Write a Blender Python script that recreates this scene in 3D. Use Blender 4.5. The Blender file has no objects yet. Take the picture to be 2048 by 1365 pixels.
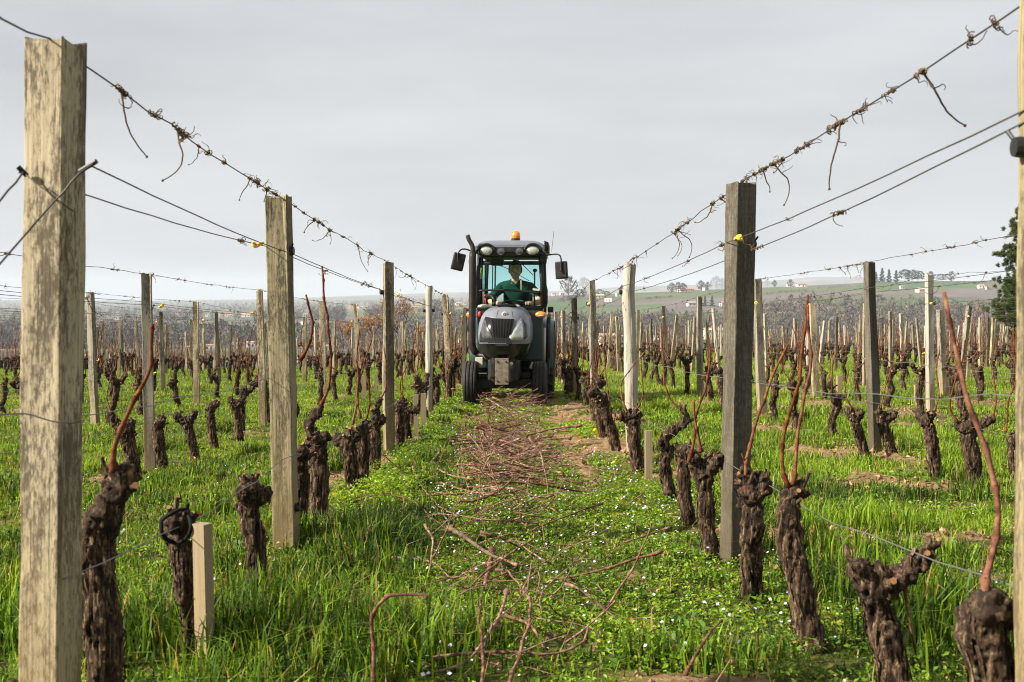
import bpy, bmesh, math, random
import numpy as np
from mathutils import Vector, Matrix, Euler

random.seed(7)
RNG = np.random.default_rng(7)
SC = bpy.context.scene
COL = SC.collection
PI = math.pi

# ------------------------------------------------------------------ camera, sky, sun, exposure
F = 2276.0            # focal length in photograph pixels (2048 wide)
HORIZ = 592.0         # eye level row in the photograph
CAMH = 0.93
SLOPE = (673.0 - HORIZ) / F
PITCH = math.atan((682.5 - HORIZ) / F)
YAW = 4.0 / F
cam_d = bpy.data.cameras.new('camera')
cam_d.sensor_width = 36.0
cam_d.lens = 36.0 * F / 2048.0
cam_d.clip_start = 0.05
cam_d.clip_end = 40000
cam_d.dof.use_dof = True
cam_d.dof.focus_distance = 9.5
cam_d.dof.aperture_fstop = 9.0
cam = bpy.data.objects.new('camera', cam_d)
COL.objects.link(cam)
cam.location = (0, 0, CAMH)
cam.rotation_euler = (PI / 2 - PITCH, 0, YAW)
SC.camera = cam
CAMR = Euler(cam.rotation_euler, 'XYZ').to_matrix()

SUN_EL = math.radians(33)
SUN_BACK = math.radians(19)        # how far behind the camera, from due left
TO_SUN = Vector((-math.cos(SUN_BACK) * math.cos(SUN_EL), -math.sin(SUN_BACK) * math.cos(SUN_EL), math.sin(SUN_EL)))

W = bpy.data.worlds.new('World')
SC.world = W
W.use_nodes = True
wn, wl = W.node_tree.nodes, W.node_tree.links
wn.clear()
w_out = wn.new('ShaderNodeOutputWorld')
w_mix = wn.new('ShaderNodeMixShader')
w_sky = wn.new('ShaderNodeTexSky')
w_sky.sky_type = 'NISHITA'
w_sky.sun_disc = False
w_sky.sun_elevation = SUN_EL
w_sky.sun_rotation = math.atan2(TO_SUN.x, TO_SUN.y)
w_sky.dust_density = 3.0
w_b1 = wn.new('ShaderNodeBackground')
w_b1.inputs['Strength'].default_value = 0.05
w_b2 = wn.new('ShaderNodeBackground')          # thin even overcast veil
w_b2.inputs['Strength'].default_value = 1.0
w_tc = wn.new('ShaderNodeTexCoord')
w_map = wn.new('ShaderNodeMapping')
w_map.inputs['Scale'].default_value = (1.3, 1.3, 6.0)
w_ns = wn.new('ShaderNodeTexNoise')
w_ns.inputs['Scale'].default_value = 1.6
w_ns.inputs['Detail'].default_value = 5
w_ns.inputs['Roughness'].default_value = 0.5
w_rmp = wn.new('ShaderNodeValToRGB')
w_rmp.color_ramp.elements[0].position = 0.3
w_rmp.color_ramp.elements[0].color = (0.238, 0.243, 0.250, 1)
w_rmp.color_ramp.elements[1].position = 0.7
w_rmp.color_ramp.elements[1].color = (0.338, 0.342, 0.347, 1)
wl.new(w_tc.outputs['Generated'], w_map.inputs[0])
wl.new(w_map.outputs[0], w_ns.inputs['Vector'])
wl.new(w_ns.outputs['Fac'], w_rmp.inputs[0])
wl.new(w_rmp.outputs[0], w_b2.inputs['Color'])
wl.new(w_sky.outputs[0], w_b1.inputs['Color'])
w_mix.inputs[0].default_value = 0.86
wl.new(w_b1.outputs[0], w_mix.inputs[1])
wl.new(w_b2.outputs[0], w_mix.inputs[2])
wl.new(w_mix.outputs[0], w_out.inputs['Surface'])

sun_d = bpy.data.lights.new('sun', 'SUN')
sun_d.energy = 5.0
sun_d.angle = math.radians(2.0)
sun_d.color = (1.0, 0.91, 0.77)
sun = bpy.data.objects.new('sun', sun_d)
COL.objects.link(sun)
sun.rotation_euler = TO_SUN.to_track_quat('Z', 'Y').to_euler()

SC.view_settings.view_transform = 'Standard'
SC.view_settings.look = 'None'
SC.view_settings.exposure = 1.3
SC.view_settings.gamma = 1.0
SC.render.engine = 'CYCLES'
cy = SC.cycles
cy.use_denoising = True
cy.max_bounces = 5
cy.diffuse_bounces = 2
cy.glossy_bounces = 3
cy.transmission_bounces = 6
cy.transparent_max_bounces = 12
cy.volume_bounces = 1
cy.caustics_reflective = False
cy.caustics_refractive = False
cy.sample_clamp_indirect = 6.0
cy.pixel_filter_type = 'BLACKMAN_HARRIS'
cy.filter_width = 1.05

# ------------------------------------------------------------------ numeric helpers
def hash01(ix, iy, iz, seed=0):
    h = (ix.astype(np.int64) * 374761393 + iy.astype(np.int64) * 668265263 + iz.astype(np.int64) * 2147483647 + seed * 974711) & 0xFFFFFFFF
    h = ((h ^ (h >> 13)) * 1274126177) & 0xFFFFFFFF
    h = ((h ^ (h >> 16)) * 2246822519) & 0xFFFFFFFF
    return ((h ^ (h >> 15)) & 0xFFFFFF) / float(0xFFFFFF)

def vnoise(p, seed=0):
    p = np.asarray(p, float)
    i = np.floor(p).astype(np.int64)
    f = p - i
    u = f * f * (3 - 2 * f)
    r = 0
    for dx in (0, 1):
        wx = u[..., 0] if dx else 1 - u[..., 0]
        for dy in (0, 1):
            wy = u[..., 1] if dy else 1 - u[..., 1]
            for dz in (0, 1):
                wz = u[..., 2] if dz else 1 - u[..., 2]
                r = r + wx * wy * wz * hash01(i[..., 0] + dx, i[..., 1] + dy, i[..., 2] + dz, seed)
    return r * 2 - 1

def fbm(p, octv=3, seed=0):
    p = np.asarray(p, float)
    a, s, r = 1.0, 1.0, 0
    for o in range(octv):
        r = r + a * vnoise(p * s, seed + o)
        a *= 0.5
        s *= 2.03
    return r

def n2(x, y, sc, seed=0, octv=3):
    x = np.asarray(x, float); y = np.asarray(y, float)
    return fbm(np.stack([x * sc, y * sc, np.zeros_like(x) + 0.37], -1), octv, seed)

def sstep(a, b, x):
    t = np.clip((np.asarray(x, float) - a) / (b - a), 0, 1)
    return t * t * (3 - 2 * t)

def ray(px, py):
    return CAMR @ Vector(((px - 1024.0) / F, -(py - 682.5) / F, -1.0))

def at(px, py, Y):
    d = ray(px, py)
    return Vector((0, 0, CAMH)) + d * (Y / d.y)

ROW_L0, ROW_R0, ROW_SP = -0.98, 0.91, 1.87

def row_dist(x):
    x = np.asarray(x, float)
    l = (ROW_L0 - x) / ROW_SP
    r = (x - ROW_R0) / ROW_SP
    dl = np.where(l > 0, np.abs(l - np.round(l)) * ROW_SP, np.abs(x - ROW_L0))
    dr = np.where(r > 0, np.abs(r - np.round(r)) * ROW_SP, np.abs(x - ROW_R0))
    return np.minimum(dl, dr)

def base_z(x, y):
    x = np.asarray(x, float); y = np.asarray(y, float)
    c = 0.00042 * sstep(-1, -12, x)
    z = -SLOPE * y - c * np.maximum(0, y - 18) ** 2
    z = z - 0.10 * sstep(-1.15, -2.4, x)
    return z - 0.35 * np.maximum(0, y - 81)

def soil_mask(x, y):
    x = np.asarray(x, float); y = np.asarray(y, float)
    d = row_dist(x)
    m = n2(x, y * 0.8, 1.7, 11) * 0.9
    side = np.where(x > 0.3, 0.24, -0.12)
    row = np.exp(-(d / 0.3) ** 2) * 0.5
    rut = np.exp(-((x - 0.47) / 0.09) ** 2) * 0.85 * (0.6 + 0.8 * n2(x, y, 2.1, 5, 2))
    rut2 = np.exp(-((x + 0.5) / 0.10) ** 2) * 0.25
    post = np.exp(-(((x + 0.98) / 0.5) ** 2 + ((y - 4.9) / 0.9) ** 2)) + np.exp(-(((x - 0.91) / 0.4) ** 2 + ((y - 4.8) / 1.0) ** 2))
    return np.clip((m + row + rut + rut2 + side - 0.60 - 0.6 * post) / 0.3, 0, 1)

def ground_z(x, y):
    x = np.asarray(x, float); y = np.asarray(y, float)
    d = row_dist(x)
    z = base_z(x, y)
    z = z + 0.008 * np.exp(-(d / 0.25) ** 2) + 0.020 * n2(x, y, 1.3, 21)
    z = z - 0.02 * np.exp(-((np.abs(x + 0.02) - 0.48) / 0.11) ** 2)
    return z

def gz(x, y):
    return float(ground_z(np.array([x]), np.array([y]))[0])

def gnd(px, py):
    d = ray(px, py)
    t = CAMH / (-d.z - SLOPE * d.y)
    for _ in range(4):
        p = Vector((0, 0, CAMH)) + d * t
        e = p.z - gz(p.x, p.y)
        t += e / (-d.z - SLOPE * d.y)
    return Vector((0, 0, CAMH)) + d * t

# ------------------------------------------------------------------ mesh helpers
def np_mesh(name, V, faces, mat=None, smooth=False, attrs=None):
    """faces: list of int arrays (n,k)."""
    me = bpy.data.meshes.new(name)
    V = np.ascontiguousarray(V, dtype=np.float32).reshape(-1, 3)
    me.vertices.add(len(V))
    me.vertices.foreach_set('co', V.ravel())
    faces = [np.asarray(f, dtype=np.int32) for f in faces if len(f)]
    tot = sum(f.size for f in faces)
    cnt = np.concatenate([np.full(len(f), f.shape[1], np.int32) for f in faces])
    me.loops.add(tot)
    me.loops.foreach_set('vertex_index', np.concatenate([f.ravel() for f in faces]))
    me.polygons.add(len(cnt))
    st = np.zeros(len(cnt), np.int32)
    st[1:] = np.cumsum(cnt)[:-1]
    me.polygons.foreach_set('loop_start', st)
    me.polygons.foreach_set('use_smooth', np.full(len(cnt), bool(smooth)))
    if attrs:
        for k, a in attrs.items():
            a = np.asarray(a, np.float32)
            if a.ndim == 1:
                at_ = me.attributes.new(k, 'FLOAT', 'POINT')
                at_.data.foreach_set('value', a)
            else:
                at_ = me.attributes.new(k, 'FLOAT_COLOR', 'POINT')
                c4 = np.ones((len(a), 4), np.float32)
                c4[:, :3] = a
                at_.data.foreach_set('color', c4.ravel())
    me.update(calc_edges=True)
    me.validate()
    if mat is not None:
        me.materials.append(mat)
    return me

class MB:
    """collects shapes into one mesh"""
    def __init__(s):
        s.V = []; s.F = {}; s.n = 0
    def add(s, V, faces):
        V = np.asarray(V, float).reshape(-1, 3)
        s.V.append(V)
        for f in faces:
            f = np.asarray(f, int)
            if f.size == 0:
                continue
            s.F.setdefault(f.shape[1], []).append(f + s.n)
        s.n += len(V)
        return s
    def box(s, c, size, rot=None):
        x, y, z = [v / 2 for v in size]
        v = np.array([[-x, -y, -z], [x, -y, -z], [x, y, -z], [-x, y, -z], [-x, -y, z], [x, -y, z], [x, y, z], [-x, y, z]])
        if rot is not None:
            R = np.array(Euler(rot, 'XYZ').to_matrix())
            v = v @ R.T
        v = v + np.array(c)
        return s.add(v, [np.array([[0, 3, 2, 1], [4, 5, 6, 7], [0, 1, 5, 4], [1, 2, 6, 5], [2, 3, 7, 6], [3, 0, 4, 7]])])
    def tube(s, pts, r, k=8, cap=True):
        V, f = tube_np(pts, r, k, cap)
        return s.add(V, f)
    def ball(s, c, r, seg=12, rings=8, rot=None):
        rx, ry, rz = (r, r, r) if np.isscalar(r) else r
        th = np.linspace(0, PI, rings + 1)[1:-1]
        ph = np.linspace(0, 2 * PI, seg, endpoint=False)
        T, P = np.meshgrid(th, ph, indexing='ij')
        v = np.stack([np.sin(T) * np.cos(P), np.sin(T) * np.sin(P), np.cos(T)], -1).reshape(-1, 3)
        v = np.concatenate([v, [[0, 0, 1], [0, 0, -1]]]) * np.array([rx, ry, rz])
        if rot is not None:
            v = v @ np.array(Euler(rot, 'XYZ').to_matrix()).T
        v = v + np.array(c)
        q = []; t = []
        R = rings - 1
        for i in range(R - 1):
            for j in range(seg):
                a = i * seg + j; b = i * seg + (j + 1) % seg
                q.append([a, a + seg, b + seg, b])
        for j in range(seg):
            t.append([R * seg, j, (j + 1) % seg])
            t.append([R * seg + 1, (R - 1) * seg + (j + 1) % seg, (R - 1) * seg + j])
        return s.add(v, [np.array(q), np.array(t)])
    def lathe(s, prof, axis='z', c=(0, 0, 0), seg=24):
        """prof: (radius, along) pairs"""
        prof = np.array(prof, float)
        ph = np.linspace(0, 2 * PI, seg, endpoint=False)
        v = np.stack([np.outer(prof[:, 0], np.cos(ph)), np.outer(prof[:, 0], np.sin(ph)), np.outer(prof[:, 1], np.ones(seg))], -1).reshape(-1, 3)
        if axis == 'x':
            v = v[:, [2, 0, 1]]
        elif axis == 'y':
            v = v[:, [1, 2, 0]]
        v = v + np.array(c)
        m = len(prof)
        q = [[i * seg + j, i * seg + (j + 1) % seg, (i + 1) * seg + (j + 1) % seg, (i + 1) * seg + j] for i in range(m - 1) for j in range(seg)]
        return s.add(v, [np.array(q)])
    def grid(s, P, close=False):
        """P (m,n,3) grid of points"""
        P = np.asarray(P, float)
        m, n = P.shape[:2]
        i, j = np.meshgrid(np.arange(m - 1), np.arange(n if close else n - 1), indexing='ij')
        j2 = (j + 1) % n
        q = np.stack([i * n + j, i * n + j2, (i + 1) * n + j2, (i + 1) * n + j], -1).reshape(-1, 4)
        return s.add(P.reshape(-1, 3), [q])
    def prism(s, poly, axis, a, b):
        """2D polygon extruded along axis from a to b"""
        poly = np.array(poly, float)
        n = len(poly)
        idx = {'x': (1, 2, 0), 'y': (0, 2, 1), 'z': (0, 1, 2)}[axis]
        v = np.zeros((2 * n, 3))
        for k, h in enumerate((a, b)):
            v[k * n:(k + 1) * n, idx[0]] = poly[:, 0]
            v[k * n:(k + 1) * n, idx[1]] = poly[:, 1]
            v[k * n:(k + 1) * n, idx[2]] = h
        q = [[i, (i + 1) % n, n + (i + 1) % n, n + i] for i in range(n)]
        s.add(v, [np.array(q), np.array([list(range(n))[::-1]]), np.array([list(range(n, 2 * n))])])
        return s
    def mesh(s, name, mat=None, smooth=False, bevel=0, seg=2, attrs=None):
        me = np_mesh(name, np.concatenate(s.V), [np.concatenate(f) for f in s.F.values()], mat, smooth, attrs)
        if bevel:
            bm = bmesh.new(); bm.from_mesh(me)
            bmesh.ops.recalc_face_normals(bm, faces=bm.faces[:])
            ed = [e for e in bm.edges if len(e.link_faces) == 2 and e.calc_face_angle(0) > 0.5]
            bmesh.ops.bevel(bm, geom=ed, offset=bevel, segments=seg, affect='EDGES', profile=0.6, clamp_overlap=True)
            bm.to_mesh(me); bm.free()
        else:
            bm = bmesh.new(); bm.from_mesh(me)
            bmesh.ops.recalc_face_normals(bm, faces=bm.faces[:])
            bm.to_mesh(me); bm.free()
        return me
    def obj(s, name, mat=None, parent=None, smooth=False, bevel=0, seg=2, attrs=None):
        return link(name, s.mesh(name, mat, smooth, bevel, seg, attrs), parent)

def tube_np(pts, r, k=8, cap=True):
    P = np.array([tuple(p) for p in pts], float)
    n = len(P)
    r = np.full(n, r, float) if np.isscalar(r) else np.asarray(r, float)
    T = np.gradient(P, axis=0)
    T /= np.linalg.norm(T, axis=1)[:, None] + 1e-12
    up = np.array([0.0, 0, 1]) if abs(T[0][2]) < 0.9 else np.array([1.0, 0, 0])
    N = np.zeros_like(P)
    v = up - T[0] * np.dot(up, T[0]); N[0] = v / np.linalg.norm(v)
    for i in range(1, n):
        v = N[i - 1] - T[i] * np.dot(N[i - 1], T[i])
        N[i] = v / (np.linalg.norm(v) + 1e-12)
    B = np.cross(T, N)
    a = np.linspace(0, 2 * PI, k, endpoint=False)
    V = P[:, None, :] + r[:, None, None] * (np.cos(a)[None, :, None] * N[:, None, :] + np.sin(a)[None, :, None] * B[:, None, :])
    V = V.reshape(-1, 3)
    i, j = np.meshgrid(np.arange(n - 1), np.arange(k), indexing='ij')
    j2 = (j + 1) % k
    q = np.stack([i * k + j, i * k + j2, (i + 1) * k + j2, (i + 1) * k + j], -1).reshape(-1, 4)
    fs = [q]
    if cap:
        fs.append(np.array([list(range(k))[::-1], list(range((n - 1) * k, n * k))]))
    return V, fs

def link(name, data, parent=None):
    o = bpy.data.objects.new(name, data)
    COL.objects.link(o)
    if parent is not None:
        o.parent = parent
    return o

def empty(name, loc=(0, 0, 0), rot=(0, 0, 0)):
    o = bpy.data.objects.new(name, None)
    o.empty_display_size = 0.1
    COL.objects.link(o)
    o.location = loc
    o.rotation_euler = rot
    return o

def tag(o, label=None, cat=None, group=None, kind=None):
    if label: o['label'] = label
    if cat: o['category'] = cat
    if group: o['group'] = group
    if kind: o['kind'] = kind
    return o

def smooth_path(pts, n):
    """Catmull-Rom resample"""
    P = np.array([tuple(p) for p in pts], float)
    if len(P) < 3:
        t = np.linspace(0, 1, n)[:, None]
        return P[0] * (1 - t) + P[-1] * t
    E = np.vstack([2 * P[0] - P[1], P, 2 * P[-1] - P[-2]])
    out = []
    m = len(P) - 1
    for u in np.linspace(0, m - 1e-6, n):
        i = int(u); t = u - i
        a, b, c, d = E[i], E[i + 1], E[i + 2], E[i + 3]
        out.append(0.5 * ((2 * b) + (-a + c) * t + (2 * a - 5 * b + 4 * c - d) * t * t + (-a + 3 * b - 3 * c + d) * t ** 3))
    return np.array(out)

ORD = ['first', 'second', 'third', 'fourth', 'fifth', 'sixth', 'seventh', 'eighth', 'ninth', 'tenth', 'eleventh', 'twelfth',
       'thirteenth', 'fourteenth', 'fifteenth', 'sixteenth', 'seventeenth', 'eighteenth', 'nineteenth', 'twentieth']

# ------------------------------------------------------------------ materials
def nmat(name):
    m = bpy.data.materials.new(name)
    m.use_nodes = True
    nt = m.node_tree
    return m, nt.nodes, nt.links, nt.nodes['Principled BSDF']

def plain(name, col, rough=0.6, metal=0.0, spec=0.5, dirt=0.0, dirtcol=(0.2, 0.16, 0.11), dscale=6.0, bump=0.0, coat=0.0):
    m, N, L, b = nmat(name)
    b.inputs['Roughness'].default_value = rough
    b.inputs['Metallic'].default_value = metal
    b.inputs['Specular IOR Level'].default_value = spec
    b.inputs['Coat Weight'].default_value = coat
    tc = N.new('ShaderNodeTexCoord')
    ns = N.new('ShaderNodeTexNoise')
    ns.inputs['Scale'].default_value = dscale
    ns.inputs['Detail'].default_value = 6
    ns.inputs['Roughness'].default_value = 0.65
    L.new(tc.outputs['Object'], ns.inputs['Vector'])
    r = N.new('ShaderNodeValToRGB')
    r.color_ramp.elements[0].position = 0.35
    r.color_ramp.elements[1].position = 0.75
    r.color_ramp.elements[0].color = (*col, 1)
    d = dirt
    r.color_ramp.elements[1].color = (*[c * (1 - d) + e * d for c, e in zip(col, dirtcol)], 1)
    L.new(ns.outputs['Fac'], r.inputs[0])
    L.new(r.outputs[0], b.inputs['Base Color'])
    if bump:
        bp = N.new('ShaderNodeBump')
        bp.inputs['Strength'].default_value = bump
        bp.inputs['Distance'].default_value = 0.01
        L.new(ns.outputs['Fac'], bp.inputs['Height'])
        L.new(bp.outputs[0], b.inputs['Normal'])
    return m

def noise_node(N, L, vec, scale, detail=4, rough=0.55, mscale=None, loc=None):
    if mscale is not None:
        mp = N.new('ShaderNodeMapping')
        mp.inputs['Scale'].default_value = mscale
        if loc is not None:
            L.new(loc, mp.inputs['Location'])
        L.new(vec, mp.inputs[0])
        vec = mp.outputs[0]
    ns = N.new('ShaderNodeTexNoise')
    ns.inputs['Scale'].default_value = scale
    ns.inputs['Detail'].default_value = detail
    ns.inputs['Roughness'].default_value = rough
    L.new(vec, ns.inputs['Vector'])
    return ns.outputs['Fac']

def ramp(N, L, fac, stops):
    r = N.new('ShaderNodeValToRGB')
    cr = r.color_ramp
    while len(cr.elements) < len(stops):
        cr.elements.new(0.5)
    for e, (p, c) in zip(cr.elements, stops):
        e.position = p
        e.color = (*c, 1) if not np.isscalar(c) else (c, c, c, 1)
    L.new(fac, r.inputs[0])
    return r.outputs[0]

def mixc(N, L, fac, a, b, mode='MIX'):
    m = N.new('ShaderNodeMix')
    m.data_type = 'RGBA'
    m.blend_type = mode
    for sock, v in ((m.inputs[0], fac), (m.inputs[6], a), (m.inputs[7], b)):
        if hasattr(v, 'is_linked') or hasattr(v, 'links'):
            L.new(v, sock)
        elif np.isscalar(v):
            sock.default_value = v
        else:
            sock.default_value = (*v, 1)
    return m.outputs[2]

def maths(N, L, op, a, b=0.0):
    m = N.new('ShaderNodeMath')
    m.operation = op
    for sock, v in ((m.inputs[0], a), (m.inputs[1], b)):
        if np.isscalar(v):
            sock.default_value = v
        else:
            L.new(v, sock)
    return m.outputs[0]

def wood_mat(name, light, dark, mold, moldcol=(0.045, 0.036, 0.026), base=(0.24, 0.17, 0.07), grey=0.35, rings=0.0):
    m, N, L, b = nmat(name)
    tc = N.new('ShaderNodeTexCoord')
    oi = N.new('ShaderNodeObjectInfo')
    cmb = N.new('ShaderNodeCombineXYZ')
    off = maths(N, L, 'MULTIPLY', oi.outputs['Random'], 37.0)
    L.new(off, cmb.inputs[0]); L.new(off, cmb.inputs[2])
    V = tc.outputs['Object']
    grain = noise_node(N, L, V, 1.0, 8, 0.72, (190, 190, 3.0), cmb.outputs[0])
    broad = noise_node(N, L, V, 1.0, 4, 0.6, (22, 22, 2.2), cmb.outputs[0])
    c = ramp(N, L, grain, [(0.36, dark), (0.60, light)])
    # greying differs from post to post
    g = maths(N, L, 'MULTIPLY', broad, grey)
    g = maths(N, L, 'ADD', g, maths(N, L, 'MULTIPLY', oi.outputs['Random'], 0.35))
    c = mixc(N, L, g, c, (0.21, 0.205, 0.185))
    # drying checks: thin dark lines along the grain
    ck = noise_node(N, L, V, 1.0, 3, 0.55, (150, 150, 1.7), cmb.outputs[0])
    ckm = ramp(N, L, ck, [(0.335, 1.0), (0.385, 0.0)])
    c = mixc(N, L, maths(N, L, 'MULTIPLY', ckm, 0.75), c, (0.04, 0.03, 0.02))
    # mould in blotches with ragged edges
    b1 = noise_node(N, L, V, 1.0, 9, 0.8, (120, 120, 34), cmb.outputs[0])
    b2 = noise_node(N, L, V, 1.0, 5, 0.65, (16, 16, 2.4), cmb.outputs[0])
    bs = maths(N, L, 'ADD', maths(N, L, 'MULTIPLY', b1, 0.60), maths(N, L, 'MULTIPLY', b2, 0.48))
    mm = ramp(N, L, bs, [(0.56 - 0.06 * mold, 0.0), (0.64 - 0.06 * mold, 1.0)])
    mf = maths(N, L, 'MULTIPLY', mm, 0.82)
    c = mixc(N, L, mf, c, moldcol)
    # saw marks across the board
    if rings:
        sw = noise_node(N, L, V, 1.0, 2, 0.5, (3, 3, 170), cmb.outputs[0])
        sm = ramp(N, L, sw, [(0.46, 1.0), (0.56, 0.0)])
        c = mixc(N, L, maths(N, L, 'MULTIPLY', sm, rings), c, (0.07, 0.06, 0.045))
    # algae and splashed earth near the ground
    sx = N.new('ShaderNodeSeparateXYZ')
    L.new(V, sx.inputs[0])
    low = N.new('ShaderNodeMapRange')
    low.inputs[1].default_value = 0.65; low.inputs[2].default_value = 0.05
    L.new(sx.outputs[2], low.inputs[0])
    lf = maths(N, L, 'MULTIPLY', low.outputs[0], maths(N, L, 'ADD', maths(N, L, 'MULTIPLY', broad, 0.9), 0.1))
    c = mixc(N, L, lf, c, base)
    L.new(c, b.inputs['Base Color'])
    b.inputs['Roughness'].default_value = 0.88
    b.inputs['Specular IOR Level'].default_value = 0.2
    bp = N.new('ShaderNodeBump')
    bp.inputs['Strength'].default_value = 0.7
    bp.inputs['Distance'].default_value = 0.0025
    hh = maths(N, L, 'ADD', grain, maths(N, L, 'MULTIPLY', b1, 0.5))
    L.new(hh, bp.inputs['Height'])
    L.new(bp.outputs[0], b.inputs['Normal'])
    return m

def bark_mat(name='vine_bark'):
    m, N, L, b = nmat(name)
    tc = N.new('ShaderNodeTexCoord')
    oi = N.new('ShaderNodeObjectInfo')
    cmb = N.new('ShaderNodeCombineXYZ')
    L.new(maths(N, L, 'MULTIPLY', oi.outputs['Random'], 19.0), cmb.inputs[1])
    V = tc.outputs['Object']
    f = noise_node(N, L, V, 1.0, 7, 0.78, (165, 165, 17), cmb.outputs[0])
    g = noise_node(N, L, V, 1.0, 4, 0.6, (17, 17, 8), cmb.outputs[0])
    rd = N.new('ShaderNodeAttribute')
    rd.attribute_name = 'ridge'
    fr = maths(N, L, 'ADD', maths(N, L, 'MULTIPLY', f, 0.85), maths(N, L, 'MULTIPLY', rd.outputs['Fac'], 0.19))
    c = ramp(N, L, fr, [(0.42, (0.006, 0.004, 0.003)), (0.52, (0.022, 0.013, 0.008)), (0.61, (0.088, 0.055, 0.033)), (0.72, (0.36, 0.255, 0.155))])
    c = mixc(N, L, ramp(N, L, g, [(0.48, 0.0), (0.72, 0.6)]), c, (0.055, 0.036, 0.024))
    li = noise_node(N, L, V, 38.0, 5, 0.7)
    c = mixc(N, L, ramp(N, L, li, [(0.62, 0.0), (0.70, 0.5)]), c, (0.33, 0.30, 0.18))
    at_ = N.new('ShaderNodeAttribute')
    at_.attribute_name = 'head'
    c = mixc(N, L, maths(N, L, 'MULTIPLY', at_.outputs['Fac'], 0.62), c, (0.028, 0.020, 0.016))
    at2 = N.new('ShaderNodeAttribute')
    at2.attribute_name = 'cut'
    c = mixc(N, L, maths(N, L, 'MULTIPLY', at2.outputs['Fac'], 0.9), c, (0.27, 0.135, 0.06))
    L.new(c, b.inputs['Base Color'])
    b.inputs['Roughness'].default_value = 0.92
    b.inputs['Specular IOR Level'].default_value = 0.15
    bp = N.new('ShaderNodeBump')
    bp.inputs['Strength'].default_value = 0.7
    bp.inputs['Distance'].default_value = 0.006
    L.new(f, bp.inputs['Height'])
    L.new(bp.outputs[0], b.inputs['Normal'])
    return m

def cane_mat(name, c1, c2, c3, grey=0.7):
    m, N, L, b = nmat(name)
    tc = N.new('ShaderNodeTexCoord')
    oi = N.new('ShaderNodeObjectInfo')
    f = noise_node(N, L, tc.outputs['Object'], 34.0, 6, 0.7)
    c = ramp(N, L, f, [(0.36, c1), (0.5, c2), (0.68, c3)])
    g = noise_node(N, L, tc.outputs['Object'], 5.0, 3, 0.6)
    c = mixc(N, L, ramp(N, L, g, [(0.5, 0.0), (0.68, grey)]), c, (0.14, 0.085, 0.055))
    hsv = N.new('ShaderNodeHueSaturation')
    L.new(c, hsv.inputs['Color'])
    L.new(maths(N, L, 'ADD', maths(N, L, 'MULTIPLY', oi.outputs['Random'], 0.4), 0.55), hsv.inputs['Value'])
    L.new(maths(N, L, 'ADD', maths(N, L, 'MULTIPLY', oi.outputs['Random'], -0.22), 1.0), hsv.inputs['Saturation'])
    L.new(hsv.outputs[0], b.inputs['Base Color'])
    b.inputs['Roughness'].default_value = 0.85
    b.inputs['Specular IOR Level'].default_value = 0.03
    return m

def leaf_mat(name, rough=0.6, trans=0.45, spec=0.25):
    """colour comes from the blade's own 'tint' attribute"""
    m, N, L, b = nmat(name)
    a = N.new('ShaderNodeAttribute')
    a.attribute_name = 'tint'
    L.new(a.outputs['Color'], b.inputs['Base Color'])
    b.inputs['Roughness'].default_value = rough
    b.inputs['Specular IOR Level'].default_value = spec
    t = N.new('ShaderNodeBsdfTranslucent')
    br = N.new('ShaderNodeMix'); br.data_type = 'RGBA'; br.blend_type = 'MULTIPLY'
    br.inputs[0].default_value = 1.0
    L.new(a.outputs['Color'], br.inputs[6])
    br.inputs[7].default_value = (1.7, 1.45, 0.7, 1)
    L.new(br.outputs[2], t.inputs['Color'])
    mx = N.new('ShaderNodeMixShader')
    mx.inputs[0].default_value = trans
    L.new(b.outputs[0], mx.inputs[1]); L.new(t.outputs[0], mx.inputs[2])
    L.new(mx.outputs[0], N['Material Output'].inputs['Surface'])
    return m

def tint_mat(name, rough=0.9, spec=0.1):
    m, N, L, b = nmat(name)
    a = N.new('ShaderNodeAttribute')
    a.attribute_name = 'tint'
    L.new(a.outputs['Color'], b.inputs['Base Color'])
    b.inputs['Roughness'].default_value = rough
    b.inputs['Specular IOR Level'].default_value = spec
    return m

M = {}
M['post'] = wood_mat('weathered_post', (0.39, 0.335, 0.235), (0.16, 0.135, 0.095), 0.65, grey=0.3)
M['post_mould'] = wood_mat('mouldy_post', (0.53, 0.44, 0.285), (0.33, 0.265, 0.165), 0.95, grey=0.05)
M['post_olive'] = wood_mat('olive_stained_post', (0.34, 0.28, 0.15), (0.14, 0.115, 0.06), 0.85, grey=0.12)
M['post_dark'] = wood_mat('dark_sawn_post', (0.125, 0.108, 0.070), (0.034, 0.030, 0.021), 0.9, grey=0.0, rings=0.4, base=(0.075, 0.058, 0.03))
M['post_grey'] = wood_mat('silvered_post', (0.52, 0.48, 0.40), (0.32, 0.29, 0.235), -0.3, grey=0.7)
M['stake'] = wood_mat('fresh_sawn_stake', (0.34, 0.265, 0.165), (0.23, 0.175, 0.11), -0.9, grey=0.25)
M['bark'] = bark_mat()
M['cane'] = cane_mat('living_cane', (0.060, 0.017, 0.008), (0.165, 0.045, 0.013), (0.30, 0.115, 0.030), 0.3)
M['pruning'] = cane_mat('cut_cane', (0.085, 0.038, 0.027), (0.225, 0.100, 0.066), (0.46, 0.285, 0.185))
M['wire'] = plain('trellis_wire', (0.045, 0.045, 0.045), 0.55, 0.3, 0.3, 0.6, (0.12, 0.09, 0.07), 30)
M['galv'] = plain('galvanised_wire', (0.17, 0.17, 0.16), 0.5, 0.4, 0.4, 0.6, (0.07, 0.06, 0.05), 30)
M['far_cane'] = cane_mat('far_cane', (0.13, 0.06, 0.04), (0.26, 0.13, 0.085), (0.36, 0.22, 0.15))
M['tendril'] = plain('dry_tendril', (0.05, 0.036, 0.028), 0.9, 0, 0.1, 0.9, (0.22, 0.16, 0.09), 40)
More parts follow.
